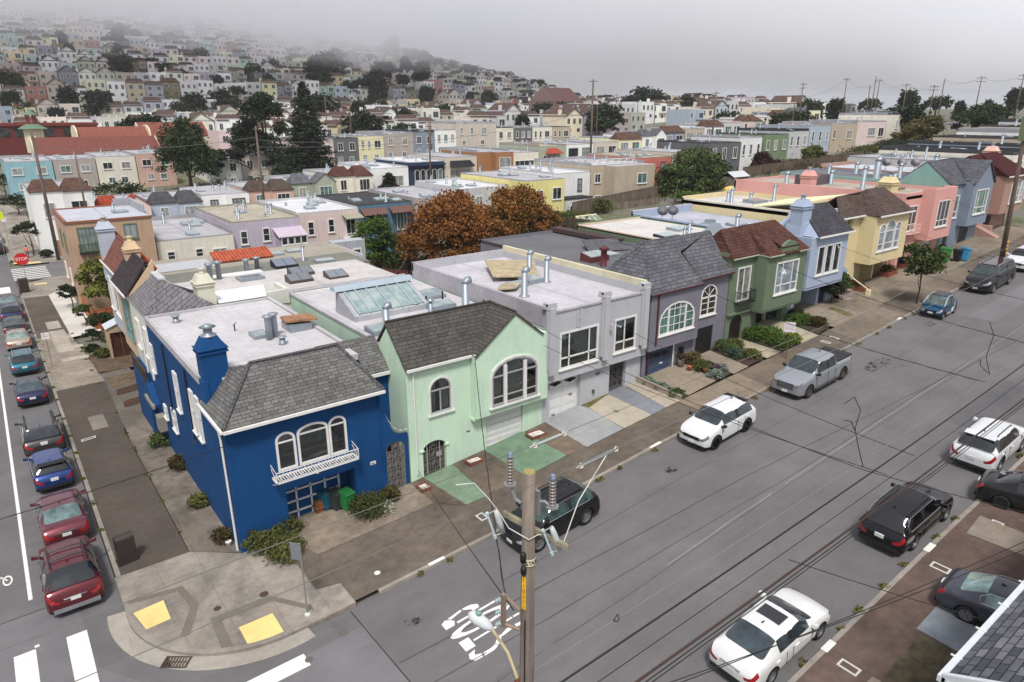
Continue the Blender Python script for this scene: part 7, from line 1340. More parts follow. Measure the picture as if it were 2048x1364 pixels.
    for ax in (fa,ra):
        for s_ in (1,-1):
            yo=s_*(w-.02); b=MB(); b.lathe((ax,yo-s_*.22,rw),[(rw*.62,0),(rw*.93,.0),(rw,.04),(rw,.18),(rw*.93,.225),(rw*.64,.225)],24,ax=(0,s_,0),cap=False); wh=b.build('wheel',flat((22,22,24),.8),T,True)
            b=MB(); b.lathe((ax,yo-s_*.2,rw),[(rw*.66,.0),(rw*.66,.2),(rw*.6,.2),(rw*.57,.12),(.01,.1)],20,ax=(0,s_,0))
            for k in range(5 if kind!='big' else 9):
                a=k*2*math.pi/(5 if kind!='big' else 9); d=Vector((math.cos(a),0,math.sin(a))); n_=Vector((-math.sin(a),0,math.cos(a)))*rw*.085; c0=Vector((ax,yo-s_*.03,rw))
                b.hexa([c0+d*.04-n_,c0+d*rw*.62-n_*.8,c0+d*rw*.62+n_*.8,c0+d*.04+n_],[c0+d*.04-n_-Vector((0,s_*.05,0)),c0+d*rw*.62-n_*.8-Vector((0,s_*.05,0)),c0+d*rw*.62+n_*.8-Vector((0,s_*.05,0)),c0+d*.04+n_-Vector((0,s_*.05,0))])
            b.build('rim',rm,wh)
    MT=PT if 'blackmirror' not in extra else BLACK()
    for s_ in (1,-1):
        b=MB(); b.hexa([(xw1+.42,s_*(w*.95),zb-.02),(xw1+.42,s_*(w+.19),zb-.0),(xw1+.56,s_*(w+.17),zb),(xw1+.6,s_*(w*.95),zb-.02)],[(xw1+.45,s_*(w*.97),zb+.08),(xw1+.44,s_*(w+.19),zb+.15),(xw1+.56,s_*(w+.16),zb+.13),(xw1+.58,s_*(w*.95),zb+.06)]); b.build('wing_mirror',MT,T)
        for xx in (xb-.95,xb+.12):
            if kind in('micro',) and xx<xb: continue
            b=MB(); b.box(xx,min(s_*w*.985,s_*(w*.985+.035)),zb-.2,xx+.2,max(s_*w*.985,s_*(w*.985+.035)),zb-.165); b.build('door_handle',PT if 'chrome' not in extra else flat((200,200,204),.3,.8),T)
        # door shut lines
        b=MB()
        for xx in (xb,xw1+.5,xr1+(.35 if kind!='pickup' else .1)):
            b.box(xx,min(s_*(w*.9),s_*(w+.004)),.36,xx+.014,max(s_*(w*.9),s_*(w+.004)),zb-.14)
        b.build('door_seam',flat((14,14,16),.8),T)
    b=MB(); b.box(x0-.015,-.17,.68 if kind not in('van','big') else .8,x0+.1,.17,.83 if kind not in('van','big') else .95) 
    if kind=='sedan': b=MB(); b.box(x0-.02,-.17,.62,x0+.1,.17,.76)
    b.build('number_plate',flat((212,214,212),.5),T); b=MB(); b.box(x1-.1,-.17,.42,x1+.02,.17,.55); b.build('number_plate',flat((212,214,212),.5),T)
    b=MB(); gz_=(zn-.33,zn-.17) if kind not in('pickup','big') else (zn-.5,zn-.15); b.box(x1-.12,-w*.5,gz_[0],x1+.008,w*.5,gz_[1]); g_=b.build('grille',flat((24,24,26),.4),T)
    if kind in('pickup','big'):
        b=MB(); [b.box(x1,-w*.5,gz_[0]+.03+i*.08,x1+.02,w*.5,gz_[0]+.06+i*.08) for i in range(4)]; b.build('grille_bar',flat((190,192,196),.25,.9),g_)
    b=MB(); b.box(x0-.02,-w*.8,.3,x0+.1,w*.8,.42 if 'silverbumper' not in extra else .46); b.build('rear_bumper_trim',flat((150,152,156),.4,.5) if 'silverbumper' in extra else flat((24,24,26),.6),T)
    if 'bar' in extra: b=MB(); b.box(x0-.01,-w*.4,.8,x0+.03,w*.4,.83); b.build('chrome_strip',flat((214,214,218),.2,.9),T)
    if 'rails' in extra or 'cross' in extra:
        for s_ in (1,-1): b=MB(); b.tube([(xw1-.1,s_*wr*.84,H-.02),(xw1-.25,s_*wr*.85,H+.06),(xr1+.25,s_*wr*.85,H+.06),(xr1+.1,s_*wr*.84,H-.02)],.025,6); b.build('roof_rail',flat((40,40,44),.5) if 'silverrail' not in extra else flat((190,192,196),.3,.7),T)
    if 'cross' in extra:
        for xx in (xw1-.5,xr1+.6): b=MB(); b.tube([(xx,-wr*.85,H+.05),(xx,0,H+.09),(xx,wr*.85,H+.05)],.028,6); b.build('crossbar',flat((40,40,44),.5),T)
    if 'sunroof' in extra: b=MB(); b.box(xw1-.75,-.42,H-.01,xw1-.22,.42,H+.022); b.build('sunroof',carglass((24,24,30)),T)
    if 'roofglass' in extra: b=MB(); b.box(xr1+.1,-wr*.6,H-.02,xw1-.1,wr*.6,H+.024); b.build('roof_panel',carglass((60,34,36)) if kind=='big' else flat((60,54,56),.3,0,.5,.4),T)
    if 'spoiler' in extra: b=MB(); b.hexa([(xr1-.25,-wr*.9,H-.1),(xr1+.1,-wr*.9,H-.04),(xr1+.1,wr*.9,H-.04),(xr1-.25,wr*.9,H-.1)],[(xr1-.27,-wr*.9,H-.06),(xr1+.1,-wr*.9,H-.01),(xr1+.1,wr*.9,H-.01),(xr1-.27,wr*.9,H-.06)]); b.build('spoiler',BLACK() if 'blackspoiler' in extra else PT,T)
    b=MB(); b.hexa([(xr1+.25,-.02,H),(xr1+.42,-.02,H),(xr1+.38,.02,H),(xr1+.25,.02,H)],[(xr1+.22,-.005,H+.06),(xr1+.26,-.005,H+.06),(xr1+.26,.005,H+.06),(xr1+.22,.005,H+.06)]); b.build('antenna',BLACK(),T)
    if 'chromeline' in extra:
        for s_ in (1,-1): b=MB(); b.tube([(xw1+.4,s_*w*.955,zb+.01),(xb,s_*w*.955,zb+.015),(xr1-.1,s_*w*.95,zb+.02),(xr1-.15,s_*(wr+w*.9)/2,zb+.2),(xr1+.1,s_*(wr+.02),H-.09),(xb,s_*(wr+.02),H-.06),(xw1,s_*(wr+.02),H-.09)],.012,5); b.build('window_trim',flat((200,202,206),.25,.9),T)
    if kind=='pickup':
        b=MB(); b.box(x0+.12,-w*.86,zt-.02,xr0-.12,w*.86,zt+.06); [b.box(x0+.15+i*.5,-w*.86,zt+.06,x0+.6+i*.5,w*.86,zt+.085) for i in range(4)]; b.build('bed_cover',flat((44,44,50),.7),T)
        for s_ in (1,-1): b=MB(); b.tube([(fa-.6,s_*(w+.04),.36),(ra+.6,s_*(w+.04),.36)],.05,6); b.build('side_step',flat((60,60,64),.4,.5),T)
    if kind=='micro':
        for s_ in (1,-1): b=MB(); b.tube([(.95,s_*w*.93,.96),(.45,s_*(wr+.06),1.4),(.1,s_*(wr+.03),H-.03),(-.5,s_*(wr+.03),H-.08),(-.72,s_*w*.97,.95),(-.6,s_*(w+.01),.6),(-.35,s_*(w+.01),.33),(.5,s_*(w+.01),.3)],.055,6); b.build('safety_cell',flat((176,178,182),.3,.6),T)
    if roofc: b=MB(); b.box(xr1+.05,-wr*.7,H-.03,xw1-.02,wr*.7,H+.022); b.build('roof_panel',flat(roofc,.35,0,.5,.3),T)
    return T
H90=R(90); GL_='cars parked along the side street'; GH='cars parked on the house side of the front street'; GF_='cars parked on the far side of the front street'
def lc(kind,yr,c,cat,lab,**k): L=CAR[kind][0]*.93; return car(kind,k.pop('x',-5.35),yr+L/2,H90+k.pop('da',0),c,cat,lab,GL_,**k)
lc('suv',.25,(88,18,30),'suv','dark cherry red compact crossover nearest the corner, with roof crossbars and silver rear bumper',x=-5.55,extra=('cross','silverbumper','bar'),metal=.3)
lc('sedan',5.2,(98,38,50),'sedan','dusty maroon sedan parked second from the corner, nose to the pavement',extra=('bar',),gl=(84,104,104))
lc('hatch',10.9,(20,52,116),'hatchback','bright blue small hatchback with tall red taillights',extra=('spoiler','blackspoiler'),da=.03)
lc('van',15.6,(64,60,62),'minivan','dark bronze grey minivan with roof rails and wide red taillights',extra=('rails',),gl=(40,44,50))
lc('sedan',24.3,(24,28,66),'sedan','navy blue sedan with a pale sticker between its taillights',gl=(52,66,70))
lc('wagon',31.6,(26,98,116),'wagon','teal hatchback wagon with silver roof rails',extra=('rails','silverrail'),sc=.9)
lc('sedan',38.9,(158,144,130),'sedan','beige gold sedan with a full-width red tail strip',gl=(110,128,124))
lc('sedan',44.2,(22,20,24),'sedan','black sedan with curved red taillights before the beige gold one',gl=(60,66,68))
lc('suv',49.2,(20,32,76),'suv','dark blue crossover parked between a black and a grey sedan',extra=())
lc('sedan',54.3,(62,62,68),'sedan','grey sedan parked farthest up before the side street crosswalk',gl=(90,110,110))
car('suv',-5.0,95.5,H90,(26,24,28),'suv','black crossover parked beyond the next intersection',GL_)
car('sedan',-5.0,101,H90,(150,154,160),'sedan','silver car parked beyond the next intersection',GL_)
def hc(kind,xf,c,cat,lab,**k): L=CAR[kind][0]*.93; return car(kind,xf+L/2,k.pop('y',-6.72),math.pi+k.pop('da',0),c,cat,lab,k.pop('grp',GH),**k)
hc('suv',8.25,(20,19,23),'suv','black crossover parked behind the foreground utility pole',extra=('rails','chromeline'),gl=(44,62,60),dust=.01)
hc('suv',19.0,(214,214,216),'suv','white crossover with black wheels, mirrors and window line on the house side',extra=('blackmirror','spoiler','blackspoiler'),rim=(24,24,26),metal=0.,gl=(40,48,54),dust=.03,da=.02)
hc('pickup',26.8,(168,172,178),'pickup truck','silver crew cab pickup with a black bed cover and chrome grille',name='pickup_truck',metal=.6,extra=('blackmirror',),rim=(120,110,100),gl=(40,50,54))
hc('micro',44.0,(18,74,106),'microcar','tiny blue two-seater with silver frame and dark roof',extra=(),roofc=(62,54,58),gl=(70,84,82),name='microcar')
hc('big',51.2,(22,22,26),'suv','long black full-size suv with chrome bars beyond the tiny blue car',extra=('rails','silverrail','roofglass'),gl=(46,56,56),dust=.01)
hc('suv',58.6,(210,212,216),'suv','white crossover half cut by the right picture edge, behind the long black suv',metal=0.)
def fc(kind,xr,c,cat,lab,**k): L=CAR[kind][0]*.93; return car(kind,xr+L/2,k.pop('y',-15.98),k.pop('da',0),c,cat,lab,GF_,**k)
fc('sedan',9.35,(224,224,222),'sedan','pearl white sedan with a dark sunroof and red taillights in the right foreground',extra=('sunroof','bar'),metal=.05,gl=(46,56,62),dust=.03)
fc('wagon',18.1,(10,9,12),'wagon','glossy black wagon with chrome window line parked ahead of the white sedan',extra=('rails','chromeline'),gl=(16,16,20),dust=.0,metal=.1)
fc('suv',26.0,(214,216,218),'suv','white crossover with black roof rails and black rear trim near the right edge',extra=('rails','spoiler'),metal=0.,dust=.03)
car('sedan',17.6,-20.6,R(-84),(66,68,80),'coupe','slate grey coupe parked across the pavement in the driveway by the near roof',None,extra=('chromeline',),gl=(112,138,134),rim=(150,150,152))
car('sedan',24.9,-19.0,R(-80),(24,24,28),'sedan','black car cut by the right edge, parked in the far driveway',None,rim=(70,70,74))
# ================================================================ foreground utility pole
WP=wood((124,112,102),5); GALV=flat((150,152,154),.45,.6); POR=flat((128,118,112),.35); PALE=flat((206,204,196),.6); CABL=flat((30,28,30),.7); STEEL=flat((172,172,170),.4,.7)
def insul(T,p,d,L_,r,n,mat=None,m2=None):
    p=Vector(p);d=Vector(d).normalized(); pr=[(r*.35,0)]
    for i in range(n): z=L_*(i+.15)/n; h=L_/n; pr+=[(r*.42,z),(r,z+h*.18),(r*.95,z+h*.3),(r*.42,z+h*.45)]
    pr+=[(r*.4,L_)]; b=MB(); b.lathe(p,pr,14,ax=d); return b.build('insulator',mat or POR,T,True)
T=thing('utility_pole','weathered wooden utility pole in the foreground carrying insulators, switches and a lamp','utility pole',(.32,-17.62,gz(.3,-17.6)))
b=MB(); b.tube([(.30,-17.62,-.5),(.31,-17.61,5),(.33,-17.6,9),(.34,-17.6,11.72)],[.155,.14,.115,.098],16); b.build('shaft',WP,T,True)
b=MB(); b.cyl((.34,-17.6,11.72),(.34,-17.6,11.735),.096,.09,14); b.build('pole_top',flat((150,138,84),.9),T)
for (bx,by,bz),(ax_,ay_,az) in (((.22,-17.28,11.42),(.27,-17.5,11.15)),((.56,-17.9,11.2),(.42,-17.7,11.22))):
    b=MB(); b.tube([(ax_,ay_,az),((ax_+bx)/2,(ay_+by)/2,az+.03),(bx,by,bz-.03)],.028,8); b.lathe((bx,by,bz-.04),[(.05,0),(.11,.01),(.11,.035),(.05,.05)],6); br=b.build('insulator_bracket',GALV,T)
    insul(T,(bx,by,bz),(0,0,1),.44,.058,8); b=MB(); b.lathe((bx,by,bz+.44),[(.035,0),(.05,.02),(.05,.05),(.03,.06),(.045,.09),(.02,.1)],12); b.build('insulator_cap',flat((128,140,160),.4,.3),T,True)
b=MB(); b.box(.40,-17.75,11.0,.45,-17.62,11.42); b.build('mounting_plate',GALV,T)
b=MB(); b.hexa([(.1,-17.25,10.85),(.16,-17.2,10.85),(.85,-17.98,10.35),(.79,-18.03,10.35)],[(.1,-17.25,10.93),(.16,-17.2,10.93),(.85,-17.98,10.43),(.79,-18.03,10.43)]); b.build('crossarm',wood((138,130,108),5),T)
for (ux,uy,uz,du) in ((-.02,-17.22,11.0,(.10,-.06,-.42)),(.62,-17.82,10.75,(.14,-.06,-.44))):
    b=MB(); c=Vector((ux,uy,uz)); d=Vector(du); b.tube([c,c+d*.25,c+d*.5,c+d],[.035,.05,.052,.04],12); b.build('surge_arrester',flat((182,186,188),.5),T,True)
    e=c+Vector((-.13,.04,-.05)); b=MB(); b.tube([e,e+d*.9],.018,8); b.cyl(e+d*.9,e+d*1.05,.028,n=8); b.cyl(e-d*.08,e,.03,n=8); b.build('fuse_cutout',flat((176,196,202),.4),T)
    b=MB(); b.tube([e,c],.014,6); b.tube([e+d*.95,c+d],.014,6); b.build('cutout_frame',flat((120,124,120),.5,.5),T)
b=MB(); b.tube([(-.02,-17.22,11.05),(.1,-17.4,10.72),(.25,-17.72,10.62),(.42,-17.75,10.66),(.56,-17.76,10.6),(.62,-17.8,10.5)],.008,6); b.tube([(.76,-17.88,10.3),(.9,-17.8,10.32),(1.3,-17.7,10.9),(2.05,-17.6,11.52)],.009,6); b.tube([(-.6,-17.0,11.55),(-.3,-17.05,11.5),(-.1,-17.15,11.2),(-.02,-17.2,11.05)],.009,6); b.build('jumper_wire',PALE,T)
b=MB(); b.lathe((.17,-17.68,10.2),[(.03,0),(.05,.03),(.05,.16),(.02,.2)],10); b.lathe((.18,-17.68,9.98),[(.03,0),(.05,.03),(.05,.12),(.02,.16)],10); b.build('splice_boot',BLACK(),T,True)
b=MB(); cx_,cy_=.335,-17.605; N_=10
for i in range(N_):
    a0,a1=[R(185+i*13+k*13) for k in (0,1)]
    b.face([(cx_+.125*math.cos(a),cy_+.125*math.sin(a),z) for a,z in ((a0,10.1),(a1,10.1),(a1,10.23),(a0,10.23))])
bd=b.build('warning_band',flat((214,204,172),.7),T)
for i,ch in enumerate('VOLTAGE'):
    a=R(182+i*19); O=Vector((cx_+.128*math.cos(a),cy_+.128*math.sin(a),0)); text(bd,ch,.11,(O,Vector((-math.sin(a),math.cos(a),0)),VZ,Vector((math.cos(a),math.sin(a),0))),-.025,10.125,BLACK(),.0008)
b=MB(); a=R(200); O=Vector((cx_+.132*math.cos(a),cy_+.132*math.sin(a),0)); FT=(O,Vector((-math.sin(a),math.cos(a),0)),VZ,Vector((math.cos(a),math.sin(a),0))); b.slab(FT,rect(-.035,.035,9.28,9.9),[],.004,-.01); tg=b.build('number_strip',flat((238,186,40),.5),T)
for i,ch in enumerate('110252'): text(tg,ch,.1,FT,-.026,9.8-i*.1,BLACK(),.005)
# lower arms, insulator rack, street lamp
b=MB(); b.tube([(.25,-17.5,9.15),(.12,-17.2,9.35)],.03,6); b.box(.05,-17.32,8.75,.11,-17.24,9.4); b.tube([(.25,-17.5,8.75),(.1,-17.3,8.8)],.03,6); b.build('service_rack',flat((146,126,110),.7,.3),T)
for z in (9.35,9.12,8.88): insul(T,(.0,-17.3,z),(-1,.1,0),.1,.05,2,mat=flat((150,170,170),.3))
b=MB(); b.tube([(.26,-17.5,7.55),(.3,-17.3,7.7),(.3,-17.1,7.95),(.24,-16.9,8.15),(.2,-16.72,8.3)],.03,8); b.build('lamp_arm',flat((186,170,134),.6),T,True)
b=MB(); b.lathe((.22,-16.78,8.26),[(.02,0),(.06,.05),(.1,.14),(.115,.32),(.09,.46),(.02,.52)],12,ax=(-.45,.75,.4)); lp=b.build('street_lamp_head',flat((200,204,206),.5),T,True)
b=MB(); b.lathe((.08,-16.54,8.48),[(.05,0),(.055,.06),(.03,.09)],10); b.build('photocell',flat((120,150,140),.5),lp,True)
b=MB(); b.box(.2,-17.5,7.5,.3,-17.42,7.65); b.build('arm_clamp',flat((110,60,40),.8),T); b=MB(); b.tube([(.2,-17.7,9.1),(.19,-17.72,5),(.2,-17.72,.5)],.012,5); b.build('riser_cable',CABL,T)
# ================================================================ other poles
def upole(x,y,h,lab,arms=1,r=.13,tilt=0,grp='utility poles',yellow=False,z=None,ang=0.):
    z=gz(x,y) if z is None else z; T=thing('utility_pole',lab,'utility pole',(x,y,z),grp); b=MB(); b.tube([(x,y,z-1),(x+tilt*.5,y,z+h*.5),(x+tilt,y,z+h)],[r*1.25,r,r*.75],8); b.build('shaft',wood((104,88,78),3),T,True)
    for k in range(arms): zz=z+h-.5-k*.95; c_,s_=math.cos(ang),math.sin(ang); b=MB(); q=1.2; b.hexa([(x-c_*.06+s_*q,y-s_*.06-c_*q,zz),(x+c_*.06+s_*q,y+s_*.06-c_*q,zz),(x+c_*.06-s_*q,y+s_*.06+c_*q,zz),(x-c_*.06-s_*q,y-s_*.06+c_*q,zz)],[(x-c_*.06+s_*q,y-s_*.06-c_*q,zz+.13),(x+c_*.06+s_*q,y+s_*.06-c_*q,zz+.13),(x+c_*.06-s_*q,y+s_*.06+c_*q,zz+.13),(x-c_*.06-s_*q,y-s_*.06+c_*q,zz+.13)]); b.build('crossarm',wood((110,96,84),3),T)
    if yellow:
        for k in range(4): b=MB(); b.cyl((x,y,z+.9+k*.3),(x,y,z+1.0+k*.3),r*1.28,n=10); b.build('yellow_band',flat((224,170,40),.6),T)
    return T
T=upole(60.6,-5.2,11.5,'brown kerbside pole with yellow bands and a pale green wrap near the top, right edge',0,.17,-1.6,yellow=True)
b=MB(); b.tube([(59.25,-5.2,gz(60,-5)+9.9),(59.0,-5.2,gz(60,-5)+11.7)],.42,4); b.build('tree_wrap',flat((120,132,96),.8),T)
upole(1.2,84.8,16.6,'tall grey wooden pole beside the far crosswalk',1,.2)
upole(28.0,80,16.2,'tall pole rising before the orange salmon house',1,.18)
upole(61.5,87.5,12.8,'pole standing before the navy house',2,.14); upole(95,80,18.5,'dark pole behind the white houses in the middle',1,.2); upole(143,86.5,13.8,'dark crossarm pole right of the broad green tree',1,.2)
upole(62,150,15.4,'bare pole between the cypress and the tall conifer',1,.17); upole(5.4,84,14.5,'thin dark pole at the left edge near the far corner',0,.12)
sky=[(1110,250,13,1),(1165,300,14,1),(1232,300,15,1),(1195,210,14,1),(1275,290,12,1),(1600,215,19,2),(1588,190,15,0),(1685,250,20,1),(1733,230,17,0),(1742,235,20,0),(1750,245,19,1),(1805,230,17,1),(1860,235,16,2),(1878,240,18,0),(1950,230,18,2),(2032,225,18,2),(1480,330,13,1),(1430,260,14,1),(1310,300,10,1),(1560,320,12,1),(860,175,14,2),(652,230,17,1),(700,190,15,0),(950,260,14,1),(1035,300,14,1)]
PP=[]
for i,(px,d,h,a) in enumerate(sky):
    x,y=polar(px,d); h=h*.78; upole(x,y,h,('thin' if i%3 else 'dark')+f' skyline pole with {["no crossarm","one crossarm","two crossarms"][a]}, {["short","tall"][h>11.7]}, '+('left of' if px<1500 else 'right of')+' the church roof',a,.15,0,ang=random.uniform(-.3,.3)); PP.append((x,y,gz(x,y)+h-.4,px))
# ================================================================ wires
def wire(p,q,sag,r,mat,lab,n=16,coil=False):
    p=Vector(p);q=Vector(q); b=MB(); P=[p.lerp(q,i/n)-Vector((0,0,4*sag*(i/n)*(1-i/n))) for i in range(n+1)]
    if coil:
        m=n*6; P2=[]
        for i in range(m+1):
            t=i/m; c=p.lerp(q,t)-Vector((0,0,4*sag*t*(1-t))); P2.append(c+Vector((math.cos(i*.9)*.012,0,math.sin(i*.9)*.012)))
        b.tube(P2,r,5)
    b.tube(P,r,5); o=b.build('overhead_wire',mat,None,True,org=tuple(p),uv=False); return tag(o,lab,'wire','overhead wires')
GW=flat((112,110,106),.8); RW=flat((62,44,38),.8)
wire((-60,-17.1,11.6),(.22,-17.28,11.92),.25,.0055,GW,'pale primary wire running left from the far insulator of the foreground pole'); wire((-60,-17.9,11.4),(.56,-17.9,11.7),.25,.0055,GW,'pale primary wire running left from the near insulator of the foreground pole')
wire((.22,-17.28,11.92),(62,-17.3,16.4),.6,.006,GW,'pale primary wire running up the street from the far insulator'); wire((.56,-17.9,11.7),(62,-17.9,16.1),.6,.006,GW,'pale primary wire running up the street from the near insulator')
for p,q,l in (((.75,-17.29,11.93),(1.25,-17.29,11.95),'grey strain insulator clamped on the far primary wire'),((1.2,-17.88,11.68),(1.85,-17.88,11.72),'grey strain insulator clamped on the near primary wire')):
    b=MB(); P=Vector(p);Q=Vector(q); d=Q-P; pr=[(.014,0)]; n=16
    for i in range(n): pr+=[(.018,d.length*(i+.2)/n),(.032,d.length*(i+.5)/n),(.018,d.length*(i+.8)/n)]
    b.lathe(P,pr+[(.014,d.length)],10,ax=d); tag(b.build('strain_insulator',flat((158,162,160),.5),None,True,org=p),l,'insulator')
    for k,e in enumerate((P-d.normalized()*.06,Q+d.normalized()*.06)):
        b=MB(); b.tube([e+Vector((.05*math.cos(a),.02*math.sin(a*2),.04*math.sin(a))) for a in [R(t) for t in range(0,361,45)]],.011,6); b.tube([e-d.normalized()*.09,e+d.normalized()*.09],.014,6); tag(b.build('wire_clamp',flat((206,202,192),.5,.3),None,True,org=tuple(e)),('left' if k==0 else 'right')+' end clamp of the '+('far' if 'far' in l else 'near')+' strain insulator','clamp')
for (ya,za,zb_,r,m,l) in ((-17.45,6.95,9.7,.022,CABL,'thick black cable, upper of the bundle along the far kerb'),(-17.35,7.5,9.9,.009,flat((120,120,120),.6),'steel messenger wire over the black cable'),(-17.6,5.9,7.5,.03,RW,'rusty brown cable low in the far kerb bundle'),(-17.66,5.82,7.36,.014,CABL,'thin black cable under the rusty one'),(-17.7,5.75,7.3,.012,CABL,'lowest thin black cable of the far kerb bundle'),(-17.25,7.7,10.1,.005,GW,'thinnest pale wire above the far kerb bundle'),(-17.55,6.5,8.9,.01,CABL,'thin dark cable sagging beside the thick black one')):
    wire((.3,ya,za),(62,ya,zb_+2.2),.9,r,m,l,24); wire((-60,ya,za-.6),(.3,ya,za),.8,r*.9,m,l.replace('along','crossing').replace('kerb bundle','corner bundle')+', left span',24)
for p,q,s_,l,cl_ in (((10.98,-.5,6.24),(.1,-17.3,9.35),.5,'twisted black and white drop from the mint gable to the foreground pole',True),((15.1,-.45,6.0),(13.4,-17.6,7.15),.25,'service drop from the mint house corner to the far kerb bundle',False),((15.13,-.4,6.8),(12.0,-17.5,7.75),.3,'upper service drop from the mint and grey house corner',False),((19.8,-.6,6.4),(15.1,-17.6,7.2),.3,'service drop from the meter head of the light grey house',False),((27.3,-.4,7.0),(20.1,-17.5,8.3),.3,'service drop from the slate grey house',True),((33.5,-1.05,7.9),(25.2,-17.5,8.5),.3,'service drop from the sage green house',True),((41.5,-1.1,8.0),(30,-17.5,9.0),.3,'service drop from the pale blue house',False),((49,-1.1,8.8),(34,-17.5,9.6),.3,'upper service drop from the cream house',False),((58,-1.1,10.2),(38,-17.5,10),.3,'service drop from the pink house',False),((.08,-.3,5.2),(-15,-3,6.2),.25,'drop wire crossing the side street to the blue house corner',True),((8.0,-.1,1.3),(.2,-17.4,9.1),.1,'guy-like drop from the mint downpipe to the foreground pole',False),((12.0,-17.5,7.75),(18,-25,6.5),.2,'drop from the bundle over the black wagon',False),((8.6,-17.6,6.45),(13.5,-25,5.6),.2,'drop from the bundle over the pearl white sedan',False),((1.5,-17.6,6.2),(16,-21.3,6.2),.2,'long low drop toward the near roof',False),((1.5,-17.6,6.0),(18,-21.3,6.0),.2,'second long low drop toward the near roof',False)):
    wire(p,q,s_,.011,CABL,l,14,cl_)
for P,l in (([(12.05,-17.5,7.8),(11.6,-17.45,8.6),(11.4,-17.4,9.1),(11.75,-17.3,9.5),(11.5,-17.2,9.9),(11.0,-17.2,9.85)],'curled loose cable tail standing up from the bundle'),([(11.4,-17.4,9.05),(11.1,-17.4,9.4),(10.8,-17.35,9.5)],'shorter curled cable tail beside the tall one'),([(20.4,-17.5,8.5),(20.0,-17.4,9.2),(20.25,-17.4,9.9),(19.9,-17.3,10.4)],'knot of dark cable loops farther up the bundle'),([(20.2,-17.5,8.6),(19.6,-17.4,9.0),(19.2,-17.5,9.3)],'short loop beside the farther cable knot')):
    b=MB(); b.tube(P,.012,5); tag(b.build('loose_cable',CABL,None,True,org=P[0]),l,'cable')
b=MB(); b.tube([(2.71+.07*math.cos(a)*(1+.1*math.sin(a*3)),-17.4+.02*math.sin(a*2),7.62+.07*math.sin(a)) for a in [i*.5 for i in range(40)]],.009,5); tag(b.build('cable_coil',CABL,None,True,org=(2.7,-17.4,7.6)),'small black cable coil tied on the steel messenger wire','cable')
for i in range(len(PP)-1):
    a,b_=PP[i],PP[i+1]
    if abs(a[3]-b_[3])<140 and i>4: wire(a[:3],b_[:3],1.2,.035,flat((120,118,122),.8),f'distant wire between skyline poles, {"left" if a[3]<1640 else "right"} of the church',8)
wire((28,80,12),(95,80,17),2.,.03,GW,'pale wire pair crossing before the cypress, upper',20); wire((1.2,84.8,12.5),(28,80,13.4),.8,.03,GW,'pale wire running from the crosswalk pole past the salmon houses',20); wire((28,80,13.0),(61.5,87.5,13.6),1.,.03,GW,'pale wire crossing before the tall conifer',20)
# ================================================================ bins, cabinets, signs, street things
def bin_(x,y,c,lab,rz=0.,z=None,s=1.):
    z=gz(x,y)+.15 if z is None else z; T=lthing('wheelie_bin',lab,'wheelie bin',(x,y,z),'wheelie bins',rz); T.scale=(s,)*3; m=flat(c,.55); dk=flat(tuple(int(v*.8) for v in c),.5)
    b=MB(); b.hexa([(-.2,-.22,.06),(.2,-.22,.06),(.2,.2,.06),(-.2,.2,.06)],[(-.27,-.3,.92),(.27,-.3,.92),(.27,.3,.92),(-.27,.3,.92)]); b.build('bin_body',m,T); b=MB(); b.hexa([(-.29,-.34,.92),(.29,-.34,.92),(.29,.32,.92),(-.29,.32,.92)],[(-.27,-.3,.97),(.27,-.3,.97),(.27,.3,1.02),(-.27,.3,1.02)]); b.build('lid',dk,T)
    for s_ in (1,-1): b=MB(); b.cyl((s_*.2,.24,.12),(s_*.27,.24,.12),.12,n=14); b.build('wheel',BLACK(),T,True)
    b=MB(); b.cyl((-.22,.36,.9),(.22,.36,.9),.018,n=6); b.build('handle',dk,T); return T
bin_(4.55,.05,(40,128,66),'green wheelie bin nearest the pavement in the blue garage recess',.2,gz(4.5,0)+.1,.92); bin_(4.2,.4,(54,58,60),'black wheelie bin between the green and the teal ones in the blue garage recess',.3,gz(4.2,0)+.1,.9); bin_(3.85,.72,(24,98,122),'teal blue wheelie bin at the back of the blue garage recess',.35,gz(4,0)+.1,.9)
bin_(56.9,-1.7,(36,120,62),'left dark green bin before the pink house',.2); bin_(57.9,-1.9,(46,140,70),'bright green bin before the pink house',.1,s=1.25); bin_(58.8,-2.5,(26,24,28),'black bin between the green and sky blue ones before the pink house'); bin_(59.3,-2.9,(60,150,196),'sky blue bin before the pink house',s=1.1)
b=MB(); z=gz(3.6,.6)+.1; b.box(3.35,.55,z,3.65,.85,z+.55); b.box(3.3,.5,z+.25,3.7,.9,z+.3); tag(b.build('wooden_crate',wood((132,84,56)),org=(3.5,.7,z)),'small brown wooden stand beside the bins in the blue garage recess','crate')
def cabinet(x,y,lab,s=1.,rz=0.):
    z=gz(x,y)+.12; T=lthing('pavement_cabinet',lab,'cabinet',(x,y,z),'dark pavement cabinets',rz); T.scale=(s,)*3; m=flat((58,52,48),.55,.2)
    b=MB(); P=[(-.22,0),(.22,0),(.22,1.1)]+[(.22*math.cos(a),1.1+.16*math.sin(a)) for a in [R(t) for t in range(20,161,20)]]+[(-.22,1.1)]; b.slab((Vector((0,-.4,0)),VY,VZ,-VX),[(p[0]+.4,p[1]) for p in P],[],.34,-.34); b.build('housing',m,T); b=MB(); b.box(-.4,-.28,-.02,.4,.28,.05); b.build('base',DARK(),T)
    return T
cabinet(-3.65,2.5,'dark brown curved-top cabinet on the side pavement near the corner',.95,.12); cabinet(-3.7,64.2,'dark curved-top cabinet beside the stop sign at the far corner',1.25,.12)
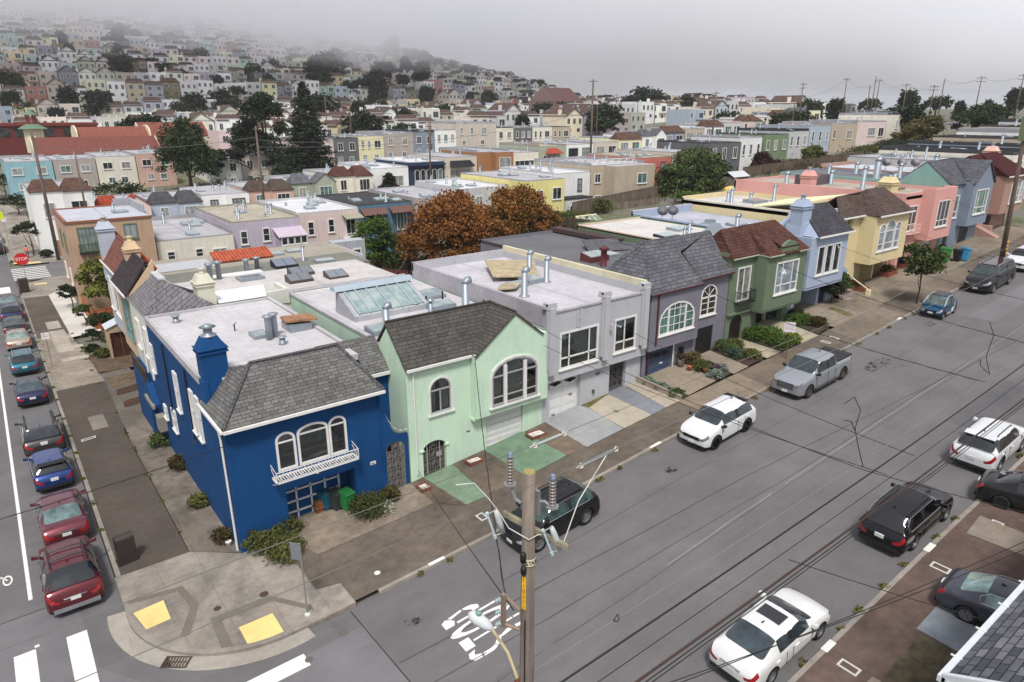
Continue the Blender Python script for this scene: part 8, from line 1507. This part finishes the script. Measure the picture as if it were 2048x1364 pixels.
def sign(x,y,h,lab,cat,w_,hh,col,txts=(),face=R(-140),z=None,oct=False,pole=(150,152,150),edge=None,name='street_sign'):
    z=gz(x,y)+.12 if z is None else z; T=thing(name,lab,cat,(x,y,z)); b=MB(); b.cyl((x,y,z-.2),(x,y,z+h),.03,n=8); b.build('post',flat(pole,.5,.5),T); n=Vector((math.sin(face),math.cos(face),0)); U=VZ.cross(n).normalized(); F=(Vector((x,y,0))+n*.05,U,VZ,n)
    zc_=z+h-hh/2; P=rect(-w_/2,w_/2,zc_-hh/2,zc_+hh/2) if not oct else [(w_/2*1.08*math.cos(R(a)),zc_+w_/2*1.08*math.sin(R(a))) for a in range(22,382,45)]
    if edge=='house': P=[(-w_/2,zc_-hh/2),(w_/2,zc_-hh/2),(w_/2,zc_+hh*.15),(0,zc_+hh/2),(-w_/2,zc_+hh*.15)]
    b=MB(); b.slab(F,P,[],0,-.01); pl=b.build('sign_plate',flat(col,.5),T)
    for s_,sz,c,du,dv in txts: text(pl,s_,sz,(F[0]+n*.004,U,VZ,n),du,zc_+dv,flat(c,.5),.002)
    return T
toC=lambda x,y: math.atan2(-5.46-x,-24.75-y)
sign(-3.2,70,3.6,'red octagonal stop sign at the far crosswalk','stop sign',1.35,1.35,(190,32,36),[('STOP',.48,(230,230,230),-.58,-.17)],toC(-3.2,70),oct=True,z=-1.9,name='stop_sign')
sign(31.3,-4.0,2.35,'small white and red watch sign on a rusty post by the gardens','sign',.62,.62,(222,218,222),[('WARNING',.12,(180,40,50),-.27,.12),('NEIGHBORHOOD',.062,(90,90,130),-.27,.0),('WATCH',.13,(190,60,70),-.25,-.16)],toC(31,-4),pole=(130,96,78))
sign(-3.75,32.6,2.6,'small white and red parking sign on a thin post halfway up the side street','sign',.5,.5,(224,218,220),[('NO',.12,(190,50,60),-.2,.08),('PARKING',.09,(190,50,60),-.2,-.06)],toC(-3.7,32))
sign(-3.6,97,4.2,'small white and red sign beyond the far crossing','sign',.6,.6,(224,210,214),[],toC(-3.6,97)); sign(-4.4,93,6.3,'yellow-green school crossing sign cut by the left edge','sign',1.6,1.5,(206,226,30),[('SCHOOL',.3,(30,30,30),-.7,-.1)],toC(-4.4,93),edge='house')
T=sign(.72,-5.0,2.9,'thin grey corner post with narrow edge-on sign blades','street sign',.02,.02,(150,154,158),[],R(-60)); z=gz(.7,-5)+.12
b=MB(); b.hexa([(.70,-5.02,z+2.25),(.73,-5.02,z+2.25),(.50,-4.75,z+2.25),(.47,-4.77,z+2.25)],[(.70,-5.02,z+2.9),(.73,-5.02,z+2.9),(.50,-4.75,z+2.9),(.47,-4.77,z+2.9)]); b.build('sign_blade',flat((150,156,164),.4,.6),T); b=MB(); b.lathe((.72,-5.0,z),[(.11,0),(.1,.05),(.04,.09)],12); b.build('post_base',flat((200,200,196),.6),T)
# pedestrian far up the pavement
T=thing('person','pedestrian in an orange and pink top walking on the far pavement','person',(-1.95,89.9,gz(-1.95,89.9)+.12)); x,y,z=-1.95,89.9,gz(-1.95,89.9)+.12
me=bpy.data.meshes.new('body'); J=[(0,0,.95),(.1,0,.9),(.13,.1,.5),(.13,.0,.06),(.13,-.16,.03),(-.1,0,.9),(-.12,-.14,.5),(-.12,-.22,.08),(-.12,-.36,.05),(0,0,1.2),(0,0,1.42),(.19,0,1.4),(.27,.05,1.12),(.25,-.1,.9),(-.19,0,1.4),(-.27,-.05,1.12),(-.24,.1,.9),(0,-.01,1.52),(0,-.02,1.66)]
E_=[(0,1),(1,2),(2,3),(3,4),(0,5),(5,6),(6,7),(7,8),(0,9),(9,10),(10,11),(11,12),(12,13),(10,14),(14,15),(15,16),(10,17),(17,18)]; RR=[.15,.1,.07,.05,.045,.1,.07,.05,.045,.15,.13,.07,.05,.04,.07,.05,.04,.06,.11]
me.from_pydata([(a+x-x,b_,c) for a,b_,c in J],E_,[]); o=bpy.data.objects.new('tmp',me); COL.objects.link(o); sm=o.modifiers.new('k','SKIN'); 
for i,r in enumerate(RR): me.skin_vertices[0].data[i].radius=(r,r); 
me.skin_vertices[0].data[0].use_root=True; o.modifiers.new('s','SUBSURF').levels=1; bpy.context.view_layer.update(); m2=bpy.data.meshes.new_from_object(o.evaluated_get(bpy.context.evaluated_depsgraph_get())); bpy.data.objects.remove(o); m2.name='body'
for m_ in (flat((64,70,92),.8),flat((222,130,104),.8),flat((190,140,118),.6)): m2.materials.append(m_)
for p in m2.polygons: zz=p.center.z; p.material_index=0 if zz<.93 else 1 if zz<1.47 else 2
o=bpy.data.objects.new('body',m2); COL.objects.link(o); o.parent=T; b=MB(); b.lathe((0,.0,1.62),[(.13,0),(.135,.06),(.1,.13),(.02,.17)],10); o=b.build('hair',flat((50,38,30),.9),None,True,org=(0,0,0)); o.parent=T; o.location=(0,0,0)
# ================================================================ near roof at the lower right
T=thing('near_house','grey shingled roof corner with a white gutter cut by the lower right picture corner','house',(13,-26,1)); SGN=shingle((116,116,120),(74,76,84),1.15,.3)
b=MB(); slope(b,[(7.65,-21.55,6.52),(30,-21.55,6.52),(30,-25.5,8.6),(7.65,-25.5,8.6)],.12); slope(b,[(7.65,-25.5,8.6),(30,-25.5,8.6),(30,-29.5,6.5),(7.65,-29.5,6.5)],.12); b.build('roof',SGN,T)
b=MB(); b.box(8.0,-29.3,-.5,29.7,-22.0,6.4); b.slab(FL(8.0),[(-29.3,6.3),(-22,6.3),(-25.5,8.4)],[],.02,-.2); b.build('wall',paint((206,204,198)),T)
b=MB(); b.box(7.55,-21.56,6.36,30,-21.42,6.5); b.box(7.5,-21.6,6.42,7.64,-25.5,6.45); b.hexa([(7.55,-21.5,6.38),(7.65,-21.5,6.38),(7.65,-25.5,8.45),(7.55,-25.5,8.45)],[(7.55,-21.5,6.56),(7.65,-21.5,6.56),(7.65,-25.5,8.66),(7.55,-25.5,8.66)]); g_=b.build('gutter',flat((214,218,222),.35,.2),T)
for i in range(9): b=MB(); x=8.3+i*1.25; b.box(x,-21.62,6.5,x+.03,-21.36,6.53); b.build('gutter_strap',flat((220,222,224),.4),g_)
# ================================================================ shrubs and plants near the camera
bush(.95,-.85,1.0,.9,OLIVE,'broad succulent and grassy clump at the corner foot of the blue house',5200,.075,lobes=[(-.5,.5,.45,.5,.45,.42),(.1,.2,.4,.6,.5,.4),(.9,.75,.4,.55,.35,.38),(.25,-.6,.35,.7,.6,.35),(.7,-.2,.35,.5,.5,.3)])
bush(5.1,-.85,.75,.8,leafy((86,92,48),(36,44,26),.8),'spiky dark green clump on the pavement right of the blue garage',3000,.06); bush(6.2,-.6,.45,.6,SUCC,'bronze rosette succulent left of the blue house gate',1300,.09); bush(5.75,-1.15,.38,.4,leafy((196,196,176),(120,124,104),1),'small silvery white-flowered shrub below the bronze succulent',1100,.05)
for x,y,r,h,m,l in ((-.33,12.9,.55,.7,MID,'round green shrub against the blue side wall, farthest of four'),(-.25,9.4,.5,.65,SUCC,'reddish brown shrub against the blue side wall, second farthest'),(-.4,4.95,.4,.5,OLIVE,'small olive shrub against the blue side wall, second from the corner'),(-.3,1.35,.42,.5,SUCC,'bronze rosette plant by the white downpipe at the blue corner')): bush(x,y,r,h,m,l,900,.085,'shrubs along the blue side wall')
b=MB(); z=gz(-.2,.9)+.13; b.lathe((-.25,.85,z),[(.09,0),(.12,.2),(.13,.22),(.1,.22)],12); tag(b.build('plant_pot',WHT(),None,True,org=(-.25,.85,z)),'small white pot below the bronze plant at the blue corner','pot')
for i,(x,y,r,h,m,l) in enumerate(((22.9,-.6,.35,.35,GREYG,'grey-green succulent in the narrow bed by the slate house, nearest the wall'),(22.85,-1.6,.35,.35,GREYG,'grey-green succulent in the middle of the narrow bed'),(22.8,-2.7,.4,.4,MID,'green succulent at the street end of the narrow bed'),(26.9,-.5,.45,.7,leafy((126,112,60),(60,48,40),.8),'tawny tufted plant in the slate house bed'),(26.6,-1.5,.6,.55,OLIVE,'mixed green clump in the slate house bed'),(26.9,-2.1,.5,.45,leafy((116,84,110),(60,66,44),1.2),'purple-flowered clump in the slate house bed'),(26.3,-2.7,.45,.4,GREYG,'silvery mound at the street corner of the slate house bed'),(27.2,-2.3,.4,.4,GREYG,'silvery mound right of the purple flowers'),(29.9,-.5,.6,.6,MID,'green clump by the slate house door'),(29.5,-1.6,.5,.5,leafy((84,104,84),(44,56,44),.8),'blue-green rosette clump in the door-side bed'),(30.2,-2.3,.6,.45,OLIVE,'low green clump at the street end of the door-side bed'),(30.9,-.7,.5,.5,OLIVE,'olive clump beside the cream path'),(32.9,-.8,.75,.8,GRN,'light green shrub by the sage green wall'),(33.6,-1.4,.85,.8,leafy((104,128,60),(48,66,28),.6),'bright green mound in the middle of the sage garden'),(33.0,-2.5,.75,.6,GRN,'green mound at the kerb side of the sage garden'),(34.1,-2.7,.5,.6,YGR,'yellow-green mound at the right of the sage garden'),(37.4,-1.3,.8,.7,GRN,'light green shrub left of the pale blue garage'),(37.8,-2.3,.55,.6,SUCC,'reddish shrub at the kerb by the pale blue garage'),(38.2,-.4,.5,.7,DKG,'dark shrub at the foot of the sage and pale blue corner'))): bush(x,y,r,h,m,l,int(700+1500*r),.075,'front garden plants')
for x,y,l in ((42.5,-.6,'left round clipped topiary before the pale blue house'),(44.0,-.3,'right round clipped topiary before the pale blue house')): z=gz(x,y)+.15; tree(x,y,z,[(0,0,1.15,.8,.8,.65)],2600,.1,DKG if 'left' in l else MID,l,cat='shrub',name='topiary',nc=60,trunk=.09,group='round topiaries',clump=.25)
b=MB(); z=gz(26,-.4)+.15; b.lathe((26.0,-.35,z),[(.17,0),(.2,.3),(.23,.45),(.2,.45)],14); T=tag(b.build('planter',flat((130,120,108),.8),None,True,org=(26,-.35,z)),'grey pot with a spiky bronze plant beside the blue garage door','planter')
b=MB()
for i in range(46):
    a=random.random()*6.28; l=random.uniform(.4,.85); e=random.uniform(.2,1.2); d=Vector((math.cos(a)*math.cos(e),math.sin(a)*math.cos(e),math.sin(e))); s_=Vector((-math.sin(a),math.cos(a),0))*.025; c=Vector((26,-.35,z+.42)); m_=c+d*l*.6; t_=c+d*l-Vector((0,0,.15*l)); b.face([c-s_*.5,c+s_*.5,m_+s_]); b.face([c-s_*.5,m_+s_,m_-s_]); b.face([m_-s_,m_+s_,t_])
b.build('leaves',leafy((108,84,52),(56,36,30),2),T)
for x,y,c,l in ((25.9,-1.1,(168,92,66),'terracotta pot among the slate house plants'),(26.35,-1.9,(196,120,70),'orange bird-shaped pot near the purple flowers')): b=MB(); z=gz(x,y)+.2; b.lathe((x,y,z),[(.1,0),(.16,.18),(.17,.24),(.12,.24)],12); tag(b.build('plant_pot',flat(c,.8),None,True,org=(x,y,z)),l,'pot')
for x,y,w_,d_,l in ((7.85,-.85,.55,.55,'small wooden tray of white gravel left of the mint gate'),(10.75,-.6,.8,.5,'wooden tray of white gravel left of the white garage door'),(14.45,-.75,.95,.6,'red-brown tray of white gravel right of the white garage door')):
    z=gz(x,y)+.15; b=MB(); b.slab((Vector((x,y,z)),VX,VY,VZ),rect(-w_/2,w_/2,-d_/2,d_/2),[rect(-w_/2+.07,w_/2-.07,-d_/2+.07,d_/2-.07)],.14,0); T=tag(b.build('gravel_tray',wood((122,76,58)),org=(x,y,z)),l,'gravel tray','gravel trays by the mint house'); b=MB(); b.box(x-w_/2+.07,y-d_/2+.07,z+.02,x+w_/2-.07,y+d_/2-.07,z+.1); b.build('white_gravel',soil((214,208,200)),T)
b=MB(); pts=[(22.55,.0),(22.5,-3.3)]; b.hexa([(22.5,0,gz(22.5,0)),(22.62,0,gz(22.5,0)),(22.56,-3.3,gz(22.5,-3.3)),(22.44,-3.3,gz(22.5,-3.3))],[(22.5,0,gz(22.5,0)+.5),(22.62,0,gz(22.5,0)+.5),(22.56,-3.3,gz(22.5,-3.3)+.42),(22.44,-3.3,gz(22.5,-3.3)+.42)]); tag(b.build('retaining_wall',paint((150,140,126),.9,.1,.3),org=(22.5,-1.5,2)),'low concrete wall beside the narrow succulent bed','wall')
for x,y,w_,d_,l in ((51.7,-.2,1.6,.9,'brick planter bed before the cream house garage'),(46.6,-.3,.8,1.6,'brick-edged bed beside the cream house steps'),(54.8,.0,1.6,.7,'low brick planter before the pink house arch'),(60.6,-.6,1.8,.6,'low brick strip before the blue grey gabled house')):
    z=gz(x,y)+.1; b=MB(); b.slab((Vector((x,y,z)),VX,VY,VZ),rect(-w_/2,w_/2,-d_/2,d_/2),[rect(-w_/2+.1,w_/2-.1,-d_/2+.1,d_/2-.1)],.35,-.3); tag(b.build('brick_planter',paint((128,74,58),.9,.15,.2),org=(x,y,z)),l,'planter','brick planters'); bush(x,y,min(w_,d_)*.55,.6,leafy((112,82,54),(62,44,32),1.2),'reddish plants in the '+l,700,.09,'planter plants',z+.2)
tree(46.2,-4.9,gz(46,-5)+.1,[(0,0,3.2,1.15,1.15,1.0),(.6,.2,2.6,.9,.9,.7),(-.4,.1,2.4,.7,.7,.6)],3200,.13,leafy((84,96,50),(40,48,28),.8),'slim young street tree beside the tiny blue car',nc=55,trunk=.07,clump=.3)
tree(54.0,-.9,gz(54,-1)+.2,[(0,0,1.6,.5,.5,.5)],500,.16,GRN,'small potted broad-leaved plant by the pink house',nc=18,trunk=.04,cat='plant',name='potted_plant')
for x,y,r,h,l,m in ((-.45,52.6,.9,1.0,'rounded dark bush at the far end of the white paved strip',DKG),(-.35,43.6,.75,.9,'round green topiary on a stem in the white paved strip',MID),(.5,39.6,.95,.5,'flat-topped little tree at the near end of the white strip',DKG),(-.5,38.8,.55,.0,'low dark bush below the flat-topped little tree',DKG),(-.9,34.0,.5,0,'dark round bush by the garden path',DKG),(-.5,32.4,.5,0,'green round bush beside the lattice porch bed',OLIVE),(.4,34.0,.7,.5,'bigger leafy bush before the lattice porch',OLIVE)):
    z=gz(x,y)+.15; tree(x,y,z,[(0,0,h+r*.6,r,r,r*.75)],int(1500*r+400),.11,m,l,cat='bush',name='topiary' if 'topiary' in l or 'flat' in l else 'garden_bush',nc=30,trunk=.06)
for x,y,h,l,r in ((-1.2,91,2.8,'windswept dark cypress on the far corner lawn',1.6),(1.0,92,1.4,'ball-shaped golden green topiary before the white corner house',.8),(.2,88.6,.2,'low dark bush beside the far corner pole',.7),(-1.0,118,1.0,'green bushes farther along the side street',2.),(-1.8,135,1.2,'dark green shrubs near the turquoise house',2.6),(-3.2,150,3.0,'yellowish green tree at the left edge far up the side street',3.)):
    tree(x,y,gz(x,y)+.1,[(0,0,h+r*.5,r,r,r*.7),(-r*.5,.3,h+r*.4,r*.7,r*.7,r*.5)],1500,.18,YGR if 'yellow' in l or 'golden' in l else DKG,l,nc=40,trunk=.12)
for i in range(34):
    side_=i<22; x=4+i*1.9+random.random()*1.2 if side_ else 9.5+(i-22)*1.7+random.random(); y=-5.62 if side_ else -17.08; bush(x,y,.13+.12*random.random(),.14,leafy((122,112,54),(76,82,40),2),('dry grass tuft along the house-side kerb' if side_ else 'green weed tuft along the far kerb'),90,.06,'kerb weeds house side' if side_ else 'kerb weeds far side',gz(x,y),name='weed_tuft',cat='weed')
for i in range(26): y=3+i*1.6+random.random(); bush(-4.16 if i%2 else -1.6,y,.1+.07*random.random(),.12,leafy((112,116,50),(70,80,36),2),'green weed tuft along the side street '+('kerb' if i%2 else 'pavement joint'),60,.05,'kerb weeds side street' if i%2 else 'joint weeds side street',gz(-4.1,y)+.1,name='weed_tuft',cat='weed')
# fences and yard things
def fence(p,q,h,c,lab,off=0.,th=.06,boards=True):
    L_=math.dist(p,q); n=max(2,int(L_/.22)); T=thing('fence',lab,'fence',(p[0],p[1],gz(*p))); b=MB(); ux,uy=(q[0]-p[0])/L_,(q[1]-p[1])/L_; k=max(2,int(L_/2.2))
    for i in range(n):
        a,e=[(p[0]+ux*L_*t,p[1]+uy*L_*t) for t in ((i+.03)/n,(i+.97)/n)]; z0=gz(*a)+off; hh=h+random.uniform(-.03,.03)
        b.hexa([(a[0],a[1],z0-.4),(e[0],e[1],z0-.4),(e[0]-uy*th,e[1]+ux*th,z0-.4),(a[0]-uy*th,a[1]+ux*th,z0-.4)],[(a[0],a[1],z0+hh),(e[0],e[1],z0+hh),(e[0]-uy*th,e[1]+ux*th,z0+hh),(a[0]-uy*th,a[1]+ux*th,z0+hh)])
    b.build('boards',wood(c,4),T); b=MB(); P=[(p[0]+ux*L_*i/k,p[1]+uy*L_*i/k) for i in range(k+1)]; b.tube([(x+.0,y+.0,gz(x,y)+off+h+.03) for x,y in P],.04,4); b.build('cap_rail',wood(c,4),T); return T
fence((.2,41.7),(.25,49.7),1.75,(172,98,56),'orange stained board fence along the white paved strip'); fence((.2,41.6),(2.7,41.9),1.8,(164,92,54),'orange stained board fence section facing the lattice porch')
fence((21.5,50.5),(26,33),1.8,(110,56,50),'dark red garden fence behind the pink house'); fence((23,31),(34,45),1.7,(92,76,66),'brown weathered fence below the rusty orange tree')
fence((61.5,48.5),(79,48.0),1.9,(108,96,86),'grey weathered fence before the tall tan bay house'); fence((68,47),(75,44),.9,(120,108,98),'low rail fence before the weathered fence'); fence((92,45),(104,51),1.9,(104,92,80),'tall grey brown fence right of the broad green tree'); fence((66,34),(82,46.5),1.8,(100,88,76),'long grey fence behind the silver roofs'); fence((104,50),(130,42),1.7,(96,80,68),'brown fence below the white and green yard houses'); fence((30,22),(30.6,50),1.7,(88,74,62),'dark fence between yards under the rusty trees'); fence((53,22),(53.4,49),1.7,(92,80,66),'brown fence right of the smaller rusty tree')
for x,y,r,h,m,l in ((56.5,46,1.6,1.4,GRN,'bright green shrub below the yellow house'),(59.5,46.5,1.2,1.0,OLIVE,'small shrub at the yellow house corner'),(65,46,1.4,1.9,OLIVE,'leggy cactus-like shrub before the white extension'),(82,50,1.8,1.6,MID,'green shrubs before the coral house'),(84.5,50.6,1.2,3.0,OLIVE,'slender tree against the coral house wall'),(78,41,2.,1.2,GRN,'green shrub patch in the yard by the yellow playhouse'),(95,46,2.2,1.2,MID,'green shrubs beside the glazed shed'),(118,48,2.6,1.5,MID,'shrubs below the green yard house'),(142,47,3,1.6,OLIVE,'shrubs below the pale blue yard house'),(152,46,4,2,DKG,'dark hedge below the wide tan house'),(25,40,1.6,1.0,GRN,'green shrub in the red-fenced garden'),(40,35,3,1.8,OLIVE,'undergrowth between the rusty trees'),(20.6,37,1.8,1.0,leafy((196,190,170),(90,104,60),1),'white-flowered bush by the red fence')):
    bush(x,y,r,h,m,l,int(900*r),.16,'yard shrubs')
T=thing('glass_shed','small greenhouse with a ridged glass roof behind the silver roofs','shed',(94,44,4)); z=gz(94,44); b=MB(); b.box(91.5,43,z-.3,95.5,45.5,z+1.6); b.build('wall',wood((130,122,112)),T); b=MB(); slope(b,[(91.3,42.8,z+1.6),(95.7,42.8,z+1.6),(95.7,44.2,z+2.4),(91.3,44.2,z+2.4)],.05); slope(b,[(91.3,44.2,z+2.4),(95.7,44.2,z+2.4),(95.7,45.7,z+1.6),(91.3,45.7,z+1.6)],.05); b.build('roof',flat((190,196,200),.3),T)
T=thing('cold_frame','slanted pale glazed cold frame in the yard left of the big silver roof','cold frame',(57,40,1)); z=gz(57,40); b=MB(); b.hexa([(54.5,38.5,z),(58.2,38.5,z),(58.2,40.2,z),(54.5,40.2,z)],[(54.5,38.5,z+.5),(58.2,38.5,z+.5),(58.2,40.2,z+1.5),(54.5,40.2,z+1.5)]); b.build('frame',paint((204,200,170)),T); b=MB(); [b.hexa([(54.7+i*.9,38.7,z+.63),(55.4+i*.9,38.7,z+.63),(55.4+i*.9,40.0,z+1.4),(54.7+i*.9,40,z+1.4)],[(54.7+i*.9,38.7,z+.66),(55.4+i*.9,38.7,z+.66),(55.4+i*.9,40.0,z+1.43),(54.7+i*.9,40,z+1.43)]) for i in range(4)]; b.build('pane',pane((120,130,110)),T)
b=MB(); z=gz(75,41); z=gz(86,39.6); b.lathe((86,39.6,z+.5),[(.7,-1.1),(.7,1.1)],12,ax=(1,.2,0)); tag(b.build('playhouse',flat((226,190,90),.6),None,True,org=(86,39.6,z)),'small yellow rounded playhouse roof in the yard behind the silver roofs','playhouse')
# seams and stains in the asphalt
SEAM=flat((62,60,60),.9); LSE=flat((150,150,148),.9)
def seamline(P,w_,m,name='asphalt_seam'):
    b=MB()
    for (xa,ya),(xb,yb) in zip(P[:-1],P[1:]):
        n=max(1,int(math.hypot(xb-xa,yb-ya)/2)); Q=[(xa+(xb-xa)*i/n,ya+(yb-ya)*i/n+random.uniform(-.03,.03)*(i not in(0,n))) for i in range(n+1)]
        for p,q in zip(Q[:-1],Q[1:]): L_=math.dist(p,q); nx_,ny_=-(q[1]-p[1])/L_*w_,(q[0]-p[0])/L_*w_; b.face([(x,y,gz(x,y)+.005) for x,y in ((p[0]-nx_,p[1]-ny_),(q[0]-nx_,q[1]-ny_),(q[0]+nx_,q[1]+ny_),(p[0]+nx_,p[1]+ny_))])
    return struct(b.build(name,m))
seamline([(2.2,-8.85),(8.3,-9.1),(19,-9.9),(43,-12),(90,-12)],.018,SEAM); seamline([(2.6,-10.2),(9,-10.5),(21,-11.2),(60,-11.3)],.014,SEAM); seamline([(12,-11.35),(60,-11.35),(110,-11.4)],.012,LSE); seamline([(2.0,-5.7),(2.15,-11.4),(2.3,-17)],.025,SEAM); seamline([(2.2,-11.4),(40,-11.6)],.01,SEAM); seamline([(-4.3,1.4),(-16,1.2)],.02,SEAM); seamline([(-11,-1),(-11,60)],.015,SEAM); seamline([(7,-7.9),(30,-8.2),(60,-8.3)],.01,SEAM)
OIL=N('oil_stain'); OIL.b.inputs['Roughness'].default_value=.8; OIL.base((.02,.019,.02)); _nz=OIL.noise(3.5,5); _tr=OIL.n('ShaderNodeBsdfTransparent'); _mx=OIL.n('ShaderNodeMixShader'); OIL.l(OIL.rng(_nz,0,.85,.5,.62),_mx.inputs[0]); OIL.l(_tr.outputs[0],_mx.inputs[1]); OIL.l(OIL.b.outputs[0],_mx.inputs[2]); OIL.l(_mx.outputs[0],OIL.out.inputs[0])
b=MB()
for x,y,w_,d_ in ((34.5,-8.0,2.6,1.0),(43,-7.2,1.3,.6),(17,-7.3,.6,.5),(7,-16.3,1.4,1),(13.6,-15.2,1.5,.9),(3.5,-7.5,.8,.5),(11.3,-16,2,1.2),(-5.3,9.9,.7,.5),(22.5,-15.5,2,1.2),(30,-6.8,2,1.)): b.face([(x+w_/2*math.cos(a),y+d_/2*math.sin(a),gz(x+w_/2*math.cos(a),y+d_/2*math.sin(a))+.007) for a in [R(t) for t in range(0,360,30)]])
struct(b.build('oil_stains',OIL.m))
# ================================================================ haze and fog bank
def vol(name,dens,col=(.97,.975,.985),noise_=None,an=0.):
    m=bpy.data.materials.new(name); m.use_nodes=True; t=m.node_tree; t.nodes.clear(); o=t.nodes.new('ShaderNodeOutputMaterial'); v=t.nodes.new('ShaderNodeVolumePrincipled')
    v.inputs['Color'].default_value=(*col,1); v.inputs['Density'].default_value=dens; v.inputs['Anisotropy'].default_value=an; t.links.new(v.outputs[0],o.inputs['Volume']); return m
b=MB(); b.box(-420,-420,-9,1100,1250,128); hz=b.build('haze',vol('haze_air',0.00014),uv=False); hz['kind']='stuff'
# the fog bank: one deck of cloud resting on the hill, thin at its underside, thicker above
m=bpy.data.materials.new('fog_cloud'); m.use_nodes=True; t=m.node_tree; t.nodes.clear(); out=t.nodes.new('ShaderNodeOutputMaterial'); v=t.nodes.new('ShaderNodeVolumePrincipled'); v.inputs['Color'].default_value=(.965,.972,.998,1)
g=t.nodes.new('ShaderNodeNewGeometry'); sp=t.nodes.new('ShaderNodeSeparateXYZ'); t.links.new(g.outputs['Position'],sp.inputs[0])
nz_=t.nodes.new('ShaderNodeTexNoise'); nz_.inputs['Scale'].default_value=.0085; nz_.inputs['Detail'].default_value=3; t.links.new(g.outputs['Position'],nz_.inputs['Vector'])
ad=t.nodes.new('ShaderNodeMath'); ad.operation='MULTIPLY_ADD'; t.links.new(nz_.outputs['Fac'],ad.inputs[0]); ad.inputs[1].default_value=70; t.links.new(sp.outputs[2],ad.inputs[2])
mr=t.nodes.new('ShaderNodeMapRange'); mr.interpolation_type='SMOOTHSTEP'; mr.inputs[1].default_value=70; mr.inputs[2].default_value=112; mr.inputs[3].default_value=0; mr.inputs[4].default_value=.013; t.links.new(ad.outputs[0],mr.inputs[0]); t.links.new(mr.outputs[0],v.inputs['Density']); t.links.new(v.outputs[0],out.inputs['Volume'])
m.cycles.volume_step_rate=.3
b=MB(); b.box(-500,250,38,1150,1300,150); fb=b.build('fog_bank',m,uv=False); fb['kind']='stuff'
S.cycles.volume_max_steps=96
for o in S.objects:
    if '_o' in o: del o['_o']
